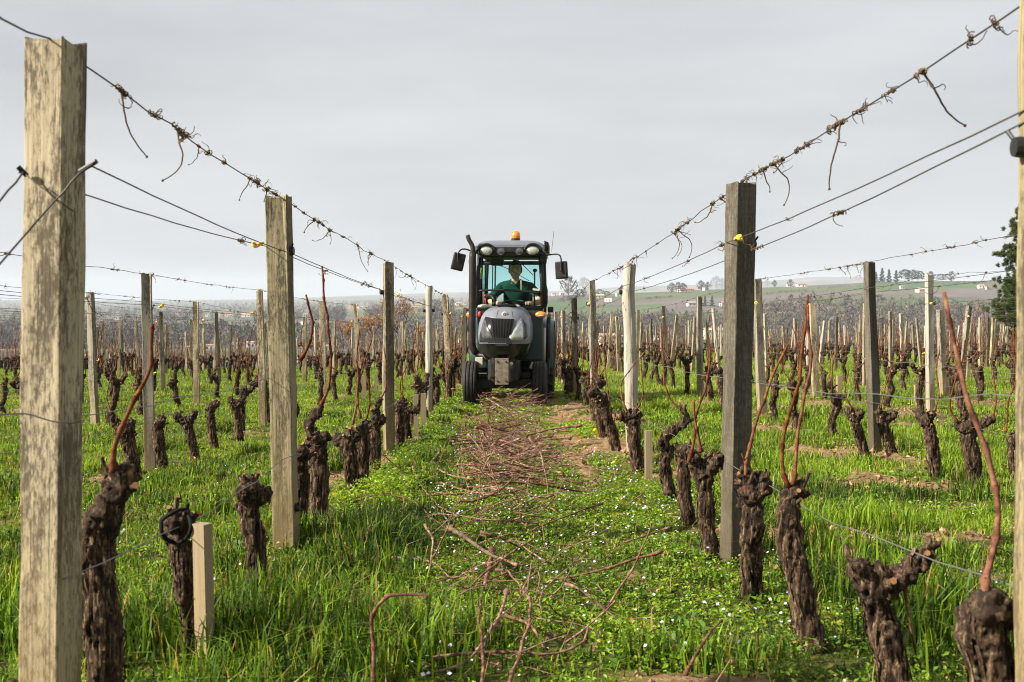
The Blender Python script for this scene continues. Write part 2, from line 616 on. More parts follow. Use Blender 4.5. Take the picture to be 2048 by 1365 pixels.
M['tie'] = plain('yellow_tie', (0.80, 0.48, 0.02), 0.5, 0, 0.4, 0.3, (0.5, 0.35, 0.1), 20)
M['black'] = plain('black_plastic', (0.009, 0.009, 0.010), 0.5, 0, 0.3, 0.5, (0.035, 0.032, 0.028), 9)
M['grass'] = leaf_mat('grass_blade', 0.55, 0.42)
M['weed'] = leaf_mat('weed_leaf', 0.5, 0.35, 0.3)
M['petal'] = leaf_mat('petal', 0.7, 0.3, 0.1)
M['tint'] = tint_mat('tinted_matte')

# ================================================================== SETTING: ground and far land
def interp(a, xs, ys):
    return np.interp(a, xs, ys)

def land_z(x, y):
    x = np.asarray(x, float); y = np.asarray(y, float)
    d = np.maximum(y, 60.0)
    a = x / d
    zf = -30 + 2.0 * n2(x, y, 0.004, 41, 2)
    z0 = -SLOPE * 80 - 0.9
    z = z0 + (zf - z0) * sstep(70, 470, d)
    e = interp(a, [-0.9, -0.45, -0.25, -0.12, -0.05, 0.0, 0.035, 0.12, 0.21, 0.315, 0.45, 0.9],
               [-0.0215, -0.0215, -0.0205, -0.015, -0.0085, -0.0035, 0.0005, 0.0035, 0.0068, 0.0118, 0.0135, 0.014])
    zc = CAMH + e * 1400 + 0.9 * n2(x, y, 0.006, 43, 2)
    t = np.clip((d - 680) / (1400 - 680), 0, 1)
    t = t * 0.55 + sstep(0, 1, t) * 0.45
    z = np.where(d > 680, zf + (zc - zf) * t, z)
    zp = np.minimum(zc - 6, -20.0) + 1.5 * n2(x, y, 0.002, 44, 2)
    z = np.where(d > 1400, zc + (zp - zc) * sstep(1400, 2400, d), z)
    e2 = interp(a, [-0.9, -0.45, -0.32, -0.235, -0.15, -0.06, 0.0, 0.05, 0.1, 0.17, 0.22, 0.26, 0.3, 0.35, 0.45, 0.9],
                [-0.002, -0.0035, -0.004, -0.003, 0.0005, 0.003, 0.0035, 0.005, 0.0085, 0.0095, 0.0125, 0.0165, 0.0165, 0.013, 0.010, 0.008])
    zr = CAMH + e2 * 7500 + 8 * n2(x, y, 0.0008, 45, 3)
    z = np.where(d > 3000, zp + (zr - zp) * sstep(3000, 7500, d) ** 1.3, z)
    z = np.where(d > 7500, zr - (d - 7500) * 0.02, z)
    return z

def build_land():
    a = np.concatenate([np.linspace(-1.3, -0.5, 40, endpoint=False), np.linspace(-0.5, 0.5, 260), np.linspace(0.5, 1.3, 41)[1:]])
    d = np.concatenate([np.geomspace(72, 650, 34, endpoint=False), np.linspace(650, 1450, 110, endpoint=False), np.geomspace(1450, 10500, 60)])
    D, A = np.meshgrid(d, a, indexing='ij')
    X = A * D; Y = D
    Z = land_z(X, Y)
    # field patchwork: cells of a jittered grid, each with its own crop
    def patch(x, y, sx, sy, seed):
        wx = x + 25 * n2(x, y, 0.006, seed); wy = y + 25 * n2(x, y, 0.006, seed + 9)
        cx = np.floor(wx / sx + 0.35 * np.floor(wy / sy)); cyy = np.floor(wy / sy)
        return hash01(cx, cyy, cx * 0, seed)
    r = patch(X, Y, 150, 110, 3)
    green = np.array([0.058, 0.098, 0.040]); green2 = np.array([0.098, 0.118, 0.060])
    vine = np.array([0.125, 0.105, 0.098]); soil = np.array([0.21, 0.13, 0.085]); dull = np.array([0.095, 0.088, 0.072])
    C = np.zeros(X.shape + (3,))
    C[:] = dull
    C[r < 0.16] = green
    C[(r >= 0.16) & (r < 0.30)] = green2
    C[(r >= 0.30) & (r < 0.75)] = vine
    C[r >= 0.92] = soil
    # the slope right of the lane: green below, bare vineyard above
    k = (D > 700) & (D < 1420)
    lower = k & (D < 1120) & (A > 0.02) & (A < 0.22)
    C[lower] = green * 1.05
    rr = patch(X, Y, 230, 60, 8)
    C[lower & (rr > 0.6)] = green2
    C[k & (A > 0.06) & (A < 0.13) & (D > 860) & (D < 960)] = soil * 0.85 + green2 * 0.2
    up = k & (D >= 1120) & (A > 0.09)
    C[up] = vine
    C[up & (rr > 0.62)] = green2 * 0.9
    C[k & (A > 0.13) & (A < 0.2) & (D > 1000) & (D < 1120)] = vine
    C[k & (A > 0.30) & (A < 0.41) & (D > 1230) & (D < 1380)] = green * 1.1
    C[(D > 700) & (D < 1300) & (A > -0.13) & (A < 0.02) & (rr < 0.75)] = green
    C *= (1 + 0.18 * n2(X, Y, 0.03, 51)[..., None])
    V = np.stack([X, Y, Z], -1)
    mb = MB().grid(V)
    o = mb.obj('land', M['tint'], None, True, attrs={'tint': C.reshape(-1, 3)})
    tag(o, 'patchwork of green fields, bare vineyards and hills beyond the vines', kind='structure')
build_land()

def march(px, py, dmin=300.0):
    dr = ray(px, py)
    d = np.geomspace(dmin, 9500, 700)
    t = d / dr.y
    x = dr.x * t; z = CAMH + dr.z * t
    zz = land_z(x, d)
    hit = np.nonzero(z <= zz)[0]
    if len(hit) == 0:
        return None
    i = hit[0]
    return Vector((x[i], d[i], zz[i]))

def march_many(px, py):
    """same for many pixels at once, on a coarse height table"""
    a = np.linspace(-0.55, 0.55, 221); d = np.geomspace(300, 9500, 420)
    if not hasattr(march_many, 'Z'):
        D, A = np.meshgrid(d, a, indexing='ij')
        march_many.Z = land_z(A * D, D)
    dr = np.array([tuple(ray(x, y)) for x, y in zip(px, py)])
    aa = dr[:, 0] / dr[:, 1]; e = dr[:, 2] / dr[:, 1]
    ia = np.clip(((aa + 0.55) / 1.1 * 220).round().astype(int), 0, 220)
    below = (CAMH + e[None, :] * d[:, None]) <= march_many.Z[:, ia]
    i = below.argmax(0); ok = below.any(0)
    dd = d[i][ok]; x = aa[ok] * dd
    return np.stack([x, dd, land_z(x, dd)], -1)

# vineyard ground
def soil_mat():
    m, N, L, b = nmat('vineyard_earth')
    tc = N.new('ShaderNodeTexCoord')
    V = tc.outputs['Object']
    a = N.new('ShaderNodeAttribute'); a.attribute_name = 'bare'
    f = noise_node(N, L, V, 26.0, 6, 0.7)
    g = noise_node(N, L, V, 3.2, 4, 0.6)
    soil = ramp(N, L, f, [(0.28, (0.085, 0.052, 0.03)), (0.5, (0.26, 0.165, 0.085)), (0.72, (0.42, 0.29, 0.16))])
    moss = ramp(N, L, f, [(0.3, (0.030, 0.036, 0.010)), (0.55, (0.085, 0.10, 0.022)), (0.75, (0.17, 0.17, 0.045))])
    moss = mixc(N, L, ramp(N, L, g, [(0.42, 0.0), (0.62, 0.6)]), moss, (0.10, 0.125, 0.022))
    far = N.new('ShaderNodeAttribute'); far.attribute_name = 'sward'
    moss = mixc(N, L, maths(N, L, 'MULTIPLY', far.outputs['Fac'], 0.85), moss, ramp(N, L, f, [(0.3, (0.08, 0.12, 0.012)), (0.7, (0.18, 0.23, 0.03))]))
    c = mixc(N, L, a.outputs['Fac'], moss, soil)
    L.new(c, b.inputs['Base Color'])
    b.inputs['Roughness'].default_value = 0.95
    b.inputs['Specular IOR Level'].default_value = 0.1
    bp = N.new('ShaderNodeBump')
    bp.inputs['Strength'].default_value = 1.0
    bp.inputs['Distance'].default_value = 0.03
    L.new(f, bp.inputs['Height'])
    L.new(bp.outputs[0], b.inputs['Normal'])
    return m

def axis(fine0, fine1, step, end, grow):
    v = list(np.arange(fine0, fine1, step))
    s = step
    while v[-1] < end:
        s *= grow
        v.append(v[-1] + s)
    return v

def build_ground():
    xp = axis(0, 3.2, 0.05, 160, 1.055)
    xs = np.array(sorted([-v for v in xp[1:]] + xp))
    ys = np.array([-60, -30, -12, -5, -1, 0.5, 1.2, 1.7] + axis(2.1, 9.5, 0.05, 84, 1.028))
    ys = ys[ys < 85]
    Y, X = np.meshgrid(ys, xs, indexing='ij')
    Z = ground_z(X, Y)
    sm = soil_mask(X, Y)
    lump = np.abs(n2(X, Y, 9.0, 71, 3)) * 0.045 + np.maximum(0, n2(X, Y, 3.5, 72, 2)) * 0.04
    Z = Z + sm * lump * np.clip(1.3 - Y / 40, 0.2, 1)
    V = np.stack([X, Y, Z], -1)
    o = MB().grid(V).obj('vineyard_ground', soil_mat(), None, True, attrs={'bare': (sm * 0.95).reshape(-1), 'sward': sstep(14, 34, Y).reshape(-1)})
    tag(o, 'grassy vineyard ground with patches of bare brown earth', kind='structure')
build_ground()

# ================================================================== woods, hedges, trees far away
def sliver_trees(P, H, Wd, nt, cols, seed, evergreen=False):
    """many bare trees in one mesh: upright slivers fanned out of a stem. P (n,3)"""
    rg = np.random.default_rng(seed)
    n = len(P)
    m = n * nt
    ii = np.repeat(np.arange(n), nt)
    u = rg.random(m) ** 0.8
    ang = rg.random(m) * 2 * PI
    Hs, Ws = H[ii], Wd[ii]
    if evergreen:
        rad = Ws * 0.5 * np.sqrt(rg.random(m)) * np.sqrt(np.clip(1 - (2 * u - 0.9) ** 2, 0.02, 1))
    else:
        rad = Ws * 0.5 * np.sqrt(rg.random(m)) * (np.sin(np.clip(u, 0, 1) * PI * 0.86 + 0.25))
    zc = Hs * (0.12 + 0.80 * u)
    C = P[ii] + np.stack([rad * np.cos(ang), rad * np.sin(ang), zc], -1)
    ln = Hs * (0.10 + 0.13 * rg.random(m)) * (0.6 if evergreen else 1.0)
    wd = Hs * ((0.07 + 0.07 * rg.random(m)) if evergreen else (0.022 + 0.03 * rg.random(m)))
    out = np.stack([np.cos(ang) * 0.55, np.sin(ang) * 0.55, np.full(m, 0.8 if not evergreen else 0.35)], -1) + rg.normal(0, 0.28, (m, 3))
    out /= np.linalg.norm(out, axis=1)[:, None]
    sd = np.cross(out, rg.normal(0, 1, (m, 3)))
    sd /= np.linalg.norm(sd, axis=1)[:, None] + 1e-9
    a = C - out * ln[:, None] * 0.5 - sd * wd[:, None]
    b = C - out * ln[:, None] * 0.5 + sd * wd[:, None]
    c = C + out * ln[:, None] * 0.6
    V = np.stack([a, b, c], 1).reshape(-1, 3)
    col = cols[ii] * (0.75 + 0.5 * rg.random(m))[:, None]
    # stems: two crossed thin triangles per tree
    sw = H * 0.018
    S = []
    for k in (0, 1):
        ax = np.array([1.0, 0, 0]) if k == 0 else np.array([0, 1.0, 0])
        S.append(np.stack([P - ax * sw[:, None], P + ax * sw[:, None], P + np.stack([0 * H, 0 * H, H * 0.8], -1)], 1).reshape(-1, 3))
    V = np.concatenate([V] + S)
    col = np.concatenate([np.repeat(col, 3, axis=0), np.repeat(cols * 0.8, 3, axis=0), np.repeat(cols * 0.8, 3, axis=0)])
    Fc = np.arange(len(V)).reshape(-1, 3)
    return V, Fc, col

HOUSE_PX = [(1390, 613, 34), (1452, 613, 26), (1214, 690, 34), (1240, 682, 16), (1310, 682, 18), (1160, 686, 24), (1425, 678, 40), (1846, 585, 28), (458, 634, 16), (444, 634, 12), (415, 634, 10), (492, 634, 18), (236, 640, 12), (702, 616, 14), (722, 617, 14), (611, 634, 10), (607, 650, 10), (834, 614, 22), (916, 611, 12), (932, 610, 12), (418, 702, 16), (470, 698, 22), (502, 695, 18), (385, 706, 16), (648, 703, 18), (925, 690, 20)]

def woodland():
    rg = np.random.default_rng(5)
    pts, hs, ws, cl = [], [], [], []
    def region(n, poly_x0, poly_x1, y0f, y1f, hmin, hmax, dens=None, seed=0, thr=0.0):
        m = n * 3
        px = rg.uniform(poly_x0, poly_x1, m)
        a = np.array([y0f(v) for v in px]); b = np.array([y1f(v) for v in px])
        py = a + (b - a) * rg.random(m)
        ok = np.ones(m, bool)
        for hx, hy, hw in HOUSE_PX:      # the houses stand in clearings
            ok &= ~((np.abs(px - hx) < hw / 2 + 4) & (py - hy > -2) & (py - hy < 34))
        P = march_many(px[ok], py[ok])
        if dens is not None:
            P = P[n2(P[:, 0] * 0.5, P[:, 1] * 0.9, dens, seed) >= thr]
        for p in P[:n]:
            pts.append(p); h = rg.uniform(hmin, hmax)
            hs.append(h); ws.append(h * rg.uniform(0.5, 0.85))
            base = np.array([0.135, 0.112, 0.098]) if rg.random() > 0.25 else np.array([0.165, 0.12, 0.09])
            if rg.random() < 0.12:
                base = np.array([0.035, 0.06, 0.03])
            if rg.random() < 0.1:
                base = np.array([0.20, 0.17, 0.12])
            cl.append(base * rg.uniform(0.5, 1.0))
    L_ = lambda v: (lambda x: v)
    region(620, 1105, 1500, lambda x: 652 - 0.01 * (x - 1105), L_(698), 9, 14)
    region(1000, 1470, 2120, lambda x: np.interp(x, [1470, 1560, 1640, 1860, 2120], [640, 622, 612, 622, 626]), L_(698), 10, 16)
    region(1500, -80, 960, lambda x: 640, L_(700), 8, 14, 0.011, 3, -0.05)
    region(1700, -80, 960, lambda x: 612, L_(642), 7, 13, 0.006, 4, 0.0)
    region(700, -80, 960, lambda x: 602, L_(613), 9, 15, 0.0035, 6, -0.2)
    P = np.array([tuple(p) for p in pts]); H = np.array(hs); Wd = np.array(ws); C = np.array(cl)
    V, Fc, col = sliver_trees(P - np.array([0, 0, 0.4]), H, Wd, 34, C, 12)
    o = link('woodland', np_mesh('woodland', V, [Fc], M['tint'], attrs={'tint': col}))
    tag(o, 'grey bare woods filling the valley beyond the vineyard', 'woodland', kind='stuff')
    # hedges on the slope
    pts = []; hh_ = []
    for (x0, y0, x1, y1, n, hh) in ((1288, 600, 1345, 596, 40, 2.6), (1510, 592, 1700, 574, 90, 2.0), (1115, 606, 1160, 598, 40, 5), (1010, 640, 1100, 632, 30, 4),
                                    (800, 628, 900, 622, 40, 4), (1490, 622, 1610, 600, 40, 3), (1880, 573, 1990, 566, 40, 3), (1560, 585, 1650, 586, 30, 2.2)):
        t = rg.random(n)
        P = march_many(x0 + (x1 - x0) * t, y0 + (y1 - y0) * t + rg.normal(0, 0.6, n))
        pts.append(P); hh_.append(np.full(len(P), hh))
    P = np.concatenate(pts); H = np.concatenate(hh_) * rg.uniform(0.7, 1.2, sum(len(q) for q in pts))
    C = np.array([0.055, 0.06, 0.04]) * rg.uniform(0.7, 1.3, (len(P), 1))
    V, Fc, col = sliver_trees(P, H, H * 1.2, 26, C, 13, True)
    o = link('hedges', np_mesh('hedges', V, [Fc], M['tint'], attrs={'tint': col}))
    tag(o, 'dark hedges along the field edges on the far slope', 'hedge', kind='stuff')
woodland()

def fork_tree(rg, H, spread, levels=4, lean=0.12, r0=None, droop=0.0):
    """recursive bare tree; returns list of (pts, radii) and twig tips"""
    segs = []; tips = []
    r0 = r0 or H * 0.028
    def grow(p, d, ln, r, lev):
        n = 5
        pts = [p]; dd = Vector(d)
        for i in range(n):
            dd = (dd + Vector(rg.normal(0, lean, 3)) + Vector((0, 0, 0.05 - droop * (lev > 1)))).normalized()
            pts.append(pts[-1] + dd * (ln / n))
        segs.append((pts, np.linspace(r, r * 0.55, n + 1)))
        if lev == 0:
            tips.append((pts[-1], dd))
            return
        k = rg.integers(3, 5)
        for i in range(k):
            t = 0.45 + 0.55 * (i + 1) / k
            q = pts[min(n, int(t * n))]
            ax = Vector(rg.normal(0, 1, 3)).cross(dd).normalized()
            nd = (dd * math.cos(spread) + ax * math.sin(spread) * rg.uniform(0.7, 1.3)).normalized()
            grow(q, nd, ln * rg.uniform(0.55, 0.78), r * 0.55, lev - 1)
    grow(Vector((0, 0, -0.4)), Vector((0, 0, 1)), H * 0.34, r0, levels)
    return segs, tips

M['far_bark'] = plain('grey_bark', (0.10, 0.075, 0.06), 0.95, 0, 0.1, 0.5, (0.2, 0.16, 0.13), 3)

def crown_leaves(rg, tips, n, size, cols, spread):
    m = n
    idx = rg.integers(0, len(tips), m)
    P = np.array([tuple(t[0]) for t in tips])[idx] + rg.normal(0, spread, (m, 3))
    a = rg.normal(0, 1, (m, 3)); a /= np.linalg.norm(a, axis=1)[:, None]
    b = np.cross(a, rg.normal(0, 1, (m, 3))); b /= np.linalg.norm(b, axis=1)[:, None]
    s = size * rg.uniform(0.6, 1.4, m)[:, None]
    V = np.stack([P - a * s, P + b * s * 0.6, P + a * s, P - b * s * 0.6], 1).reshape(-1, 3)
    c = np.array(cols)[rg.integers(0, len(cols), m)] * rg.uniform(0.7, 1.3, (m, 1))
    return V, np.arange(m * 4).reshape(-1, 4), np.repeat(c, 4, axis=0)

def bare_tree(name, p, H, seed, label, spread=0.55, leaves=0, cols=None, group=None, lsize=0.1, levels=4, cat='tree', r0=None):
    rg = np.random.default_rng(seed)
    segs, tips = fork_tree(rg, H, spread, levels, r0=r0)
    root = empty(name, p)
    tag(root, label, cat, group)
    tr = MB()
    pts, r = segs[0]
    tr.tube(pts, r, 6)
    tr.obj('trunk', M['far_bark'], root, True)
    cr = MB()
    for pts, r in segs[1:]:
        cr.tube(pts, np.maximum(r, H * 0.0016), 3 if len(segs) > 60 else 4, False)
    cr.obj('crown', M['far_bark'], root, True)
    if leaves:
        V, Fq, c = crown_leaves(rg, tips, leaves, lsize, cols, H * 0.035)
        link('foliage', np_mesh('foliage', V, [Fq], M['weed'], attrs={'tint': c}), root)
    return root

def evergreen(name, p, H, Wd, seed, label, shape='cone', col=(0.022, 0.045, 0.026), group=None, n=420):
    rg = np.random.default_rng(seed)
    root = empty(name, p)
    tag(root, label, 'tree', group)
    MB().tube([(0, 0, -0.5), (0, 0, H * 0.5), (0, 0, H * 0.92)], [H * 0.02, H * 0.014, H * 0.004], 6).obj('trunk', M['far_bark'], root, True)
    u = rg.random(n)
    if shape == 'cone':
        R = Wd * 0.5 * (1 - u) ** 0.85 * (0.75 + 0.4 * np.sin(u * 26 + seed))
        z = H * (0.08 + 0.92 * u)
    elif shape == 'column':
        R = Wd * 0.5 * np.sin(np.clip(u * 0.93 + 0.07, 0, 1) * PI) ** 0.5
        z = H * (0.04 + 0.96 * u)
    else:
        R = Wd * 0.5 * np.sqrt(np.clip(1 - (u * 1.6 - 0.6) ** 2, 0, 1))
        z = H * (0.3 + 0.7 * u)
    ang = rg.random(n) * 2 * PI
    rad = R * (0.5 + 0.55 * rg.random(n))
    rad *= 1 + 0.25 * np.sin(ang * 3 + z / H * 9 + seed)
    C = np.stack([rad * np.cos(ang), rad * np.sin(ang), z], -1)
    out = np.stack([np.cos(ang), np.sin(ang), rg.normal(0, 0.5, n)], -1)
    out /= np.linalg.norm(out, axis=1)[:, None]
    sd = np.cross(out, rg.normal(0, 1, (n, 3))); sd /= np.linalg.norm(sd, axis=1)[:, None]
    s = H * rg.uniform(0.03, 0.075, n)[:, None]
    V = np.stack([C - out * s - sd * s * 0.7, C - out * s + sd * s * 0.7, C + out * s * 1.2], 1).reshape(-1, 3)
    c = np.array(col) * rg.uniform(0.6, 1.5, (n, 1))
    link('crown', np_mesh('crown', V, [np.arange(3 * n).reshape(-1, 3)], M['tint'], attrs={'tint': np.repeat(c, 3, axis=0)}), root)
    return root

def far_trees():
    g = 'trees on the far slope'
    # (px, py base, height px, kind, label)
    rows = [
        (1137, 590, 42, 'bare', 'bare spreading tree on the skyline, beside the mirror'),
        (1168, 588, 36, 'bare', 'bare tree on the skyline, second beyond the mirror'),
        (1160, 600, 22, 'round', 'round evergreen clump left of the pale house on the near slope'),
        (1200, 592, 14, 'round', 'umbrella shaped evergreen behind the pale house on the slope'),
        (1214, 594, 12, 'round', 'low dark evergreen touching the pale house on the slope'),
        (1343, 586, 22, 'bare', 'bare tree at the head of the skyline row, left of the long white farmhouse'),
        (1356, 586, 24, 'bare', 'fuller bare tree just left of the long white farmhouse'),
        (1366, 585, 21, 'bare', 'bare tree rising behind the long white farmhouse'),
        (1402, 581, 22, 'bare', 'bare tree between the two white houses on the skyline'),
        (1415, 580, 18, 'bare', 'small bare tree behind the little gabled house on the skyline'),
        (1432, 578, 28, 'bare', 'large bare tree left of the dark skyline conifer'),
        (1444, 578, 24, 'bare', 'bare tree under the dark skyline conifer'),
        (1453, 577, 30, 'cone', 'dark conifer on the skyline just left of the tall dark post'),
        (1410, 614, 22, 'cone', 'left of two dark conifers beside the long grey barn'),
        (1424, 614, 22, 'cone', 'right of two dark conifers beside the long grey barn'),
        (1505, 575, 16, 'bare', 'thin bare tree on the skyline right of the tall dark post'),
        (1520, 574, 17, 'bare', 'second thin bare tree on the skyline right of the tall dark post'),
        (1534, 574, 16, 'bare', 'third thin bare tree on the skyline right of the tall dark post'),
        (1549, 574, 15, 'bare', 'fourth thin bare tree on the skyline right of the tall dark post'),
        (1581, 573, 16, 'bare', 'rounded bare tree behind the pair of low houses'),
        (1716, 562, 12, 'round', 'low round dark tree just left of the hilltop conifers'),
        (1764, 566, 30, 'cone', 'pointed tallest dark conifer at the left end of the hilltop clump'),
        (1752, 566, 22, 'cone', 'short dark conifer hidden against the post in the hilltop clump'),
        (1778, 566, 27, 'cone', 'dark conifer second from the left in the hilltop clump'),
        (1792, 565, 25, 'cone', 'dark conifer in the middle of the hilltop clump'),
        (1810, 563, 24, 'round', 'broad dark evergreen in the hilltop clump left of the white house'),
        (1824, 561, 26, 'round', 'tall broad evergreen beside the white hilltop house'),
        (1836, 560, 23, 'round', 'evergreen behind the white hilltop house'),
        (1861, 559, 23, 'bare', 'grey leafless tree right of the white hilltop house'),
        (1882, 558, 15, 'round', 'low evergreen at the right end of the hilltop clump'),
        (1903, 558, 22, 'bare', 'grey leafless tree at the right end of the hilltop'),
        (1975, 580, 8, 'cone', 'tiny dark conifer beside the pale houses next to the pine'),
    ]
    for i, (px, py, hp, kind, lab) in enumerate(rows):
        p = march(px, py + 1.0) or march(px, py + 6.0)
        if p is None:
            continue
        H = hp * p.y / F
        if kind == 'bare':
            r = bare_tree('bare_tree', p, H * 1.15, 100 + i, lab, 0.5, group=g, levels=3, r0=H * 0.03)
            c = [k for k in r.children if k.name.startswith('crown')][0]
            rg = np.random.default_rng(300 + i)
            V, Fc, col = sliver_trees(np.zeros((1, 3)), np.array([H]), np.array([H * 0.95]), 150, np.array([[0.09, 0.075, 0.068]]), 400 + i)
            link('twigs', np_mesh('twigs', V, [Fc], M['tint'], attrs={'tint': col}), r)
        else:
            evergreen('conifer' if kind == 'cone' else 'evergreen_tree', p, H, H * (0.55 if kind == 'cone' else 1.25), 200 + i, lab, kind, group=g,
                      col=(0.022, 0.04, 0.03) if kind == 'cone' else (0.026, 0.05, 0.026))
far_trees()

def mid_trees():
    br = [(0.30, 0.13, 0.045), (0.24, 0.13, 0.06), (0.36, 0.18, 0.07), (0.2, 0.14, 0.08)]
    def spot(px, d):
        p = at(px, 640, d)
        return Vector((p.x, p.y, float(land_z(np.array([p.x]), np.array([p.y]))[0])))
    bare_tree('oak_tree', spot(806, 120), 7.2, 11, 'twisted oak with a few rusty leaves behind the left vine rows', 0.62, 900, br, lsize=0.09, levels=4)
    bare_tree('oak_tree', spot(742, 128), 5.6, 12, 'slender oak with thin brown leaves left of the twisted oak', 0.45, 1100, br, lsize=0.08, levels=4)
    bare_tree('oak_tree', spot(700, 132), 5.2, 14, 'low bushy oak with brown leaves, leftmost of the rusty trees', 0.55, 1200, br, lsize=0.08, levels=4)
    bare_tree('oak_tree', spot(851, 136), 4.6, 15, 'small rusty oak between two posts right of the twisted oak', 0.55, 700, br, lsize=0.08, levels=4)
    yel = [(0.25, 0.24, 0.06), (0.18, 0.2, 0.05), (0.3, 0.25, 0.09)]
    rus = [(0.32, 0.18, 0.06), (0.26, 0.17, 0.07)]
    for (px, d, H, cols, lab, sd) in ((552, 130, 2.9, yel, 'round yellow green bush behind the second tall post', 21), (628, 125, 2.2, rus, 'low rusty hedge bush left of the oaks', 22),
                                      (590, 118, 1.9, rus, 'low tawny bush between the yellow bush and the rusty hedge bush', 24),
                                      (1935, 120, 3.2, [(0.28, 0.25, 0.16), (0.2, 0.18, 0.11)], 'straw coloured bush below the pine at the end of the rows', 23)):
        bare_tree('bush', spot(px, d), H, sd, lab, 0.75, 1500, cols, lsize=0.085, levels=3, cat='bush')
mid_trees()

def pine():
    rg = np.random.default_rng(77)
    d = 78.0
    p = at(2066, 640, d)
    p.z = float(base_z(np.array([p.x]), np.array([p.y]))[0])
    top = at(2078, 425, d).z - p.z
    root = empty('pine_tree', p)
    tag(root, 'dark green pine with layered boughs at the end of the vine rows', 'tree')
    MB().tube([(0, 0, -0.5), (0.1, 0, top * 0.5), (0.0, 0, top)], [0.24, 0.16, 0.03], 8).obj('trunk', M['far_bark'], root, True)
    bo = MB(); tips = []
    z = 1.1
    while z < top:
        u = z / top
        for k in range(8):
            ang = rg.random() * 2 * PI if k > 1 else PI + rg.normal(0, 0.4)
            ln = (3.0 * (1 - u) ** 0.75 + 0.5) * rg.uniform(0.72, 1.12)
            if k < 2:
                ln = 3.2 * (1 - u) ** 0.45 * rg.uniform(0.78, 1.0) + 0.3
            pts = [Vector((0, 0, z))]
            dv = Vector((math.cos(ang), math.sin(ang), rg.normal(-0.02, 0.22)))
            for i in range(6):
                dv = (dv + Vector((rg.normal(0, 0.10), rg.normal(0, 0.10), 0.07))).normalized()
                pts.append(pts[-1] + dv * ln / 6)
                if i >= 1:
                    for q in range(3):
                        off = Vector((rg.normal(0, 0.26), rg.normal(0, 0.26), rg.uniform(-0.05, 0.32)))
                        tips.append((pts[-1] + off, dv))
            bo.tube(pts, np.linspace(0.035, 0.01, 7), 4, False)
        z += rg.uniform(0.55, 0.95)
    bo.obj('bough', M['far_bark'], root, True)
    T = np.array([tuple(t[0]) for t in tips]); D = np.array([tuple(t[1]) for t in tips])
    per = 100
    ii = np.repeat(np.arange(len(T)), per); m = len(ii)
    dirs = D[ii] * 0.35 + rg.normal(0, 0.62, (m, 3)) + np.array([0, 0, 0.32])
    dirs /= np.linalg.norm(dirs, axis=1)[:, None]
    sd = np.cross(dirs, rg.normal(0, 1, (m, 3))); sd /= np.linalg.norm(sd, axis=1)[:, None]
    ln = rg.uniform(0.12, 0.26, m)[:, None]; w = 0.02
    P = T[ii] + rg.normal(0, 0.05, (m, 3))
    V = np.stack([P - sd * w, P + sd * w, P + dirs * ln], 1).reshape(-1, 3)
    c = np.where(rg.random((m, 1)) < 0.3, np.array([[0.085, 0.11, 0.018]]), np.array([[0.035, 0.062, 0.014]])) * rg.uniform(0.6, 1.5, (m, 1))
    link('needles', np_mesh('needles', V, [np.arange(3 * m).reshape(-1, 3)], M['grass'], attrs={'tint': np.repeat(c, 3, axis=0)}), root)
pine()

# ------------------------------------------------------------------ houses
M['w_white'] = plain('white_render', (0.78, 0.75, 0.69), 0.85, 0, 0.2, 0.2, (0.6, 0.55, 0.45), 0.4)
M['w_cream'] = plain('cream_render', (0.66, 0.55, 0.38), 0.85, 0, 0.2, 0.2, (0.5, 0.42, 0.3), 0.4)
M['w_grey'] = plain('grey_render', (0.45, 0.42, 0.40), 0.85, 0, 0.2, 0.2, (0.4, 0.35, 0.3), 0.4)
M['r_red'] = plain('clay_roof', (0.36, 0.17, 0.10), 0.85, 0, 0.2, 0.4, (0.3, 0.2, 0.14), 0.6)
M['r_pale'] = plain('pale_tile_roof', (0.50, 0.36, 0.26), 0.85, 0, 0.2, 0.4, (0.4, 0.33, 0.27), 0.6)
M['r_grey'] = plain('slate_roof', (0.22, 0.21, 0.22), 0.8, 0, 0.2, 0.4, (0.3, 0.27, 0.25), 0.6)
M['pane'] = plain('dark_window', (0.05, 0.055, 0.06), 0.2, 0, 0.5)

